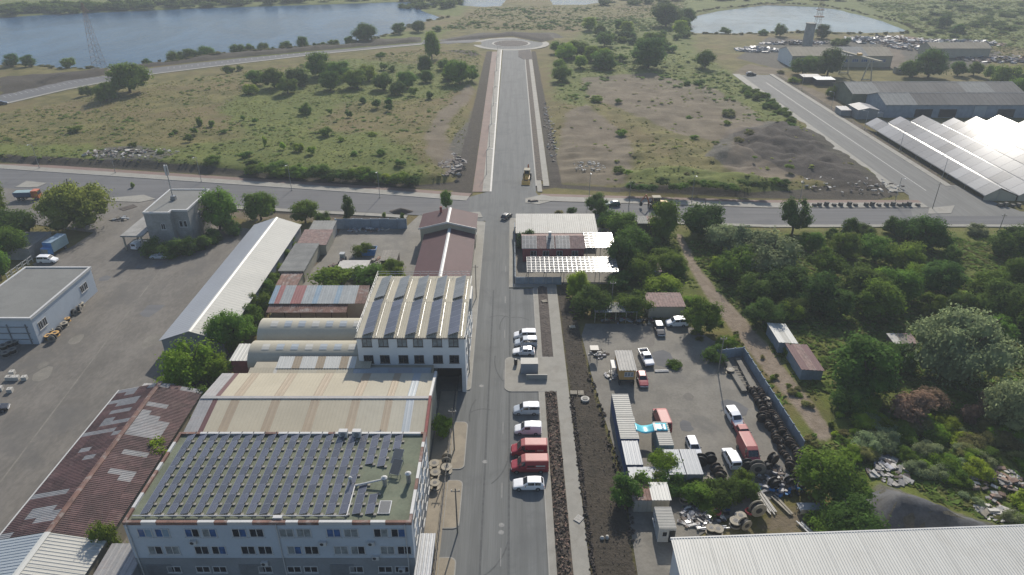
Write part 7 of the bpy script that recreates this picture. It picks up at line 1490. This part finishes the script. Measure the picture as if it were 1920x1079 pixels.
# grass tufts as real blades-clumps over the rough ground
def tufts(name, polys, n, leaf, smin, smax, seed, avoid=()):
    r = np.random.default_rng(seed); out = []
    bb = [(min(p[0] for p in q), max(p[0] for p in q), min(p[1] for p in q), max(p[1] for p in q)) for q in polys]; ar = np.array([(b[1]-b[0])*(b[3]-b[2]) for b in bb]); ar = ar/ar.sum()
    xs_, ys_ = [], []
    for q, b, f in zip(polys, bb, ar):
        m = int(n*f)+1; x = r.uniform(b[0],b[1],m); y = r.uniform(b[2],b[3],m); ok = sdf(q,x,y) > .5
        for a in avoid: ok &= sdf(a,x,y) < -.2
        ok &= (vnoise(x,y,9)*.6+vnoise(x,y,3)*.4) > r.uniform(.25,.6,m); xs_.append(x[ok]); ys_.append(y[ok])
    x = np.concatenate(xs_); y = np.concatenate(ys_); z = height(x,y); m = len(x); V = []; 
    for k in range(3):
        a = r.uniform(0,math.pi,m); s = r.uniform(smin,smax,m); dx, dy = np.cos(a)*s*.7, np.sin(a)*s*.7; lx, ly = r.normal(0,.5,m)*s, r.normal(-.55,.4,m)*s
        V.append(np.stack([np.stack([x-dx,y-dy,z-.05],-1), np.stack([x+dx,y+dy,z-.05],-1), np.stack([x+dx*.7+lx,y+dy*.7+ly,z+s*.34],-1), np.stack([x-dx*.8+lx,y-dy*.8+ly,z+s*.26],-1)],1))
    V = np.concatenate(V).reshape(-1,3); F = np.arange(len(V)).reshape(-1,4); me_ = bpy.data.meshes.new(name); me_.from_pydata(V.tolist(), [], F.tolist()); me_.materials.append(M[leaf]); o = link(name, me_); o['kind'] = 'stuff'; return o
tufts('meadow_grass', [MEADOW], 12000, 'leaf_grass', .25, .55, 1, BARE)
tufts('meadow_grass', [EASTM], 5000, 'leaf_grass', .3, .7, 2, BARE+GRAVEL+DARK)
tufts('meadow_weeds', [MEADOW], 6000, 'leaf_weed', .25, .6, 3, BARE)
RIGHT = PX((1280,450),(1930,445),(1930,1000),(1850,990),(1690,905),(1620,890),(1560,870),(1500,850),(1420,690),(1340,560))
tufts('rough_grass', [RIGHT], 16000, 'leaf_grass', .3, .8, 4, [TRACK, PILE]); tufts('rough_weeds', [RIGHT], 12000, 'leaf_weed', .4, 1.0, 5, [TRACK, PILE])
tufts('garden_weeds', [[(12,124),(43,124),(43,174),(26,174),(26,140),(12,139)]], 3000, 'leaf_weed', .3, .8, 6)
tufts('far_scrub', [PX((820,56),(1290,60),(1290,0),(1140,10),(900,14)), PX((1720,72),(1930,130),(1930,0),(1600,0),(1700,50))], 16000, 'leaf_grass', .5, 1.2, 7, [POND, LAKE, POND2, POND3])
tufts('verge_weeds', [[(7.8,209),(9.65,209),(9.65,428),(7.8,428)],[(136.6,205),(139.2,205),(139.2,371),(136.6,371)]], 9000, 'leaf_weed', .25, .6, 8)
# clods and stones on dug soil, one mass
def clods(name, polys, n, m_, smin, smax, z0, seed):
    r = np.random.default_rng(seed); t_ = np.array([(1,1,1),(1,-1,-1),(-1,1,-1),(-1,-1,1)])/3**.5; V = []; F = []; k = 0
    for q in polys:
        b = (min(p[0] for p in q), max(p[0] for p in q), min(p[1] for p in q), max(p[1] for p in q))
        for _ in range(n):
            x, y = r.uniform(b[0],b[1]), r.uniform(b[2],b[3]); 
            if sdf(q, np.array([x]), np.array([y]))[0] < .05: continue
            s = r.uniform(smin,smax); A_ = r.normal(size=(3,3)); Q_, _x = np.linalg.qr(A_); v = (np.concatenate([t_,-t_*.8])@Q_)*s*np.array([1,1,.7])+np.array([x,y,z0+s*.3]); V += v.tolist()
            for f in ((0,6,5),(0,5,7),(0,7,6),(4,1,3),(4,3,2),(4,2,1),(6,1,5),(5,3,7),(7,2,6),(5,1,3),(7,3,2),(6,2,1)): F.append(tuple(k+i_ for i_ in f))
            k += 8
    me_ = bpy.data.meshes.new(name); me_.from_pydata(V, [], F); me_.materials.append(M[m_]); o = link(name, me_); o['kind'] = 'stuff'
BEDP = [(5.9,40),(7.8,40),(7.8,99),(5.9,99)]
clods('soil_clods', [BEDP], 1300, 'soil_rich', .08, .28, .22, 1); clods('turf_clods', [BEDP], 420, 'rubble_c', .1, .28, .26, 2)
STRIP = [(12.3,140),(13.8,124),(14.2,105),(15.2,92),(16.4,78),(16.3,66),(15.6,50),(10.3,50),(10.3,140)]
clods('soil_clods', [STRIP], 900, 'soil_dark', .04, .14, -.05, 3)
clods('soil_clods', [[(13.6,105),(14.6,105),(15.9,92),(17.0,78),(16.9,66),(15.9,66),(15.7,78),(14.7,92)]], 360, 'soil_dark', .1, .42, .0, 4); clods('soil_clods', [[(10.0,60),(10.9,60),(10.9,98),(10.0,98)]], 420, 'soil_dark', .08, .32, .08, 5)
# ------------------------------------------------------------------ haze
hm = bpy.data.materials.new('haze'); hm.use_nodes = True; ht = hm.node_tree; ht.nodes.remove(ht.nodes['Principled BSDF'])
pv_ = ht.nodes.new('ShaderNodeVolumePrincipled'); pv_.inputs['Color'].default_value = (.55,.60,.66,1); pv_.inputs['Density'].default_value = .00034; pv_.inputs['Anisotropy'].default_value = .15
ht.links.new(pv_.outputs[0], ht.nodes['Material Output'].inputs['Volume'])
o = link('haze', MB().box(-9500,9500,-6500,12500,-5,80).mesh('haze', hm)); o['kind'] = 'stuff'
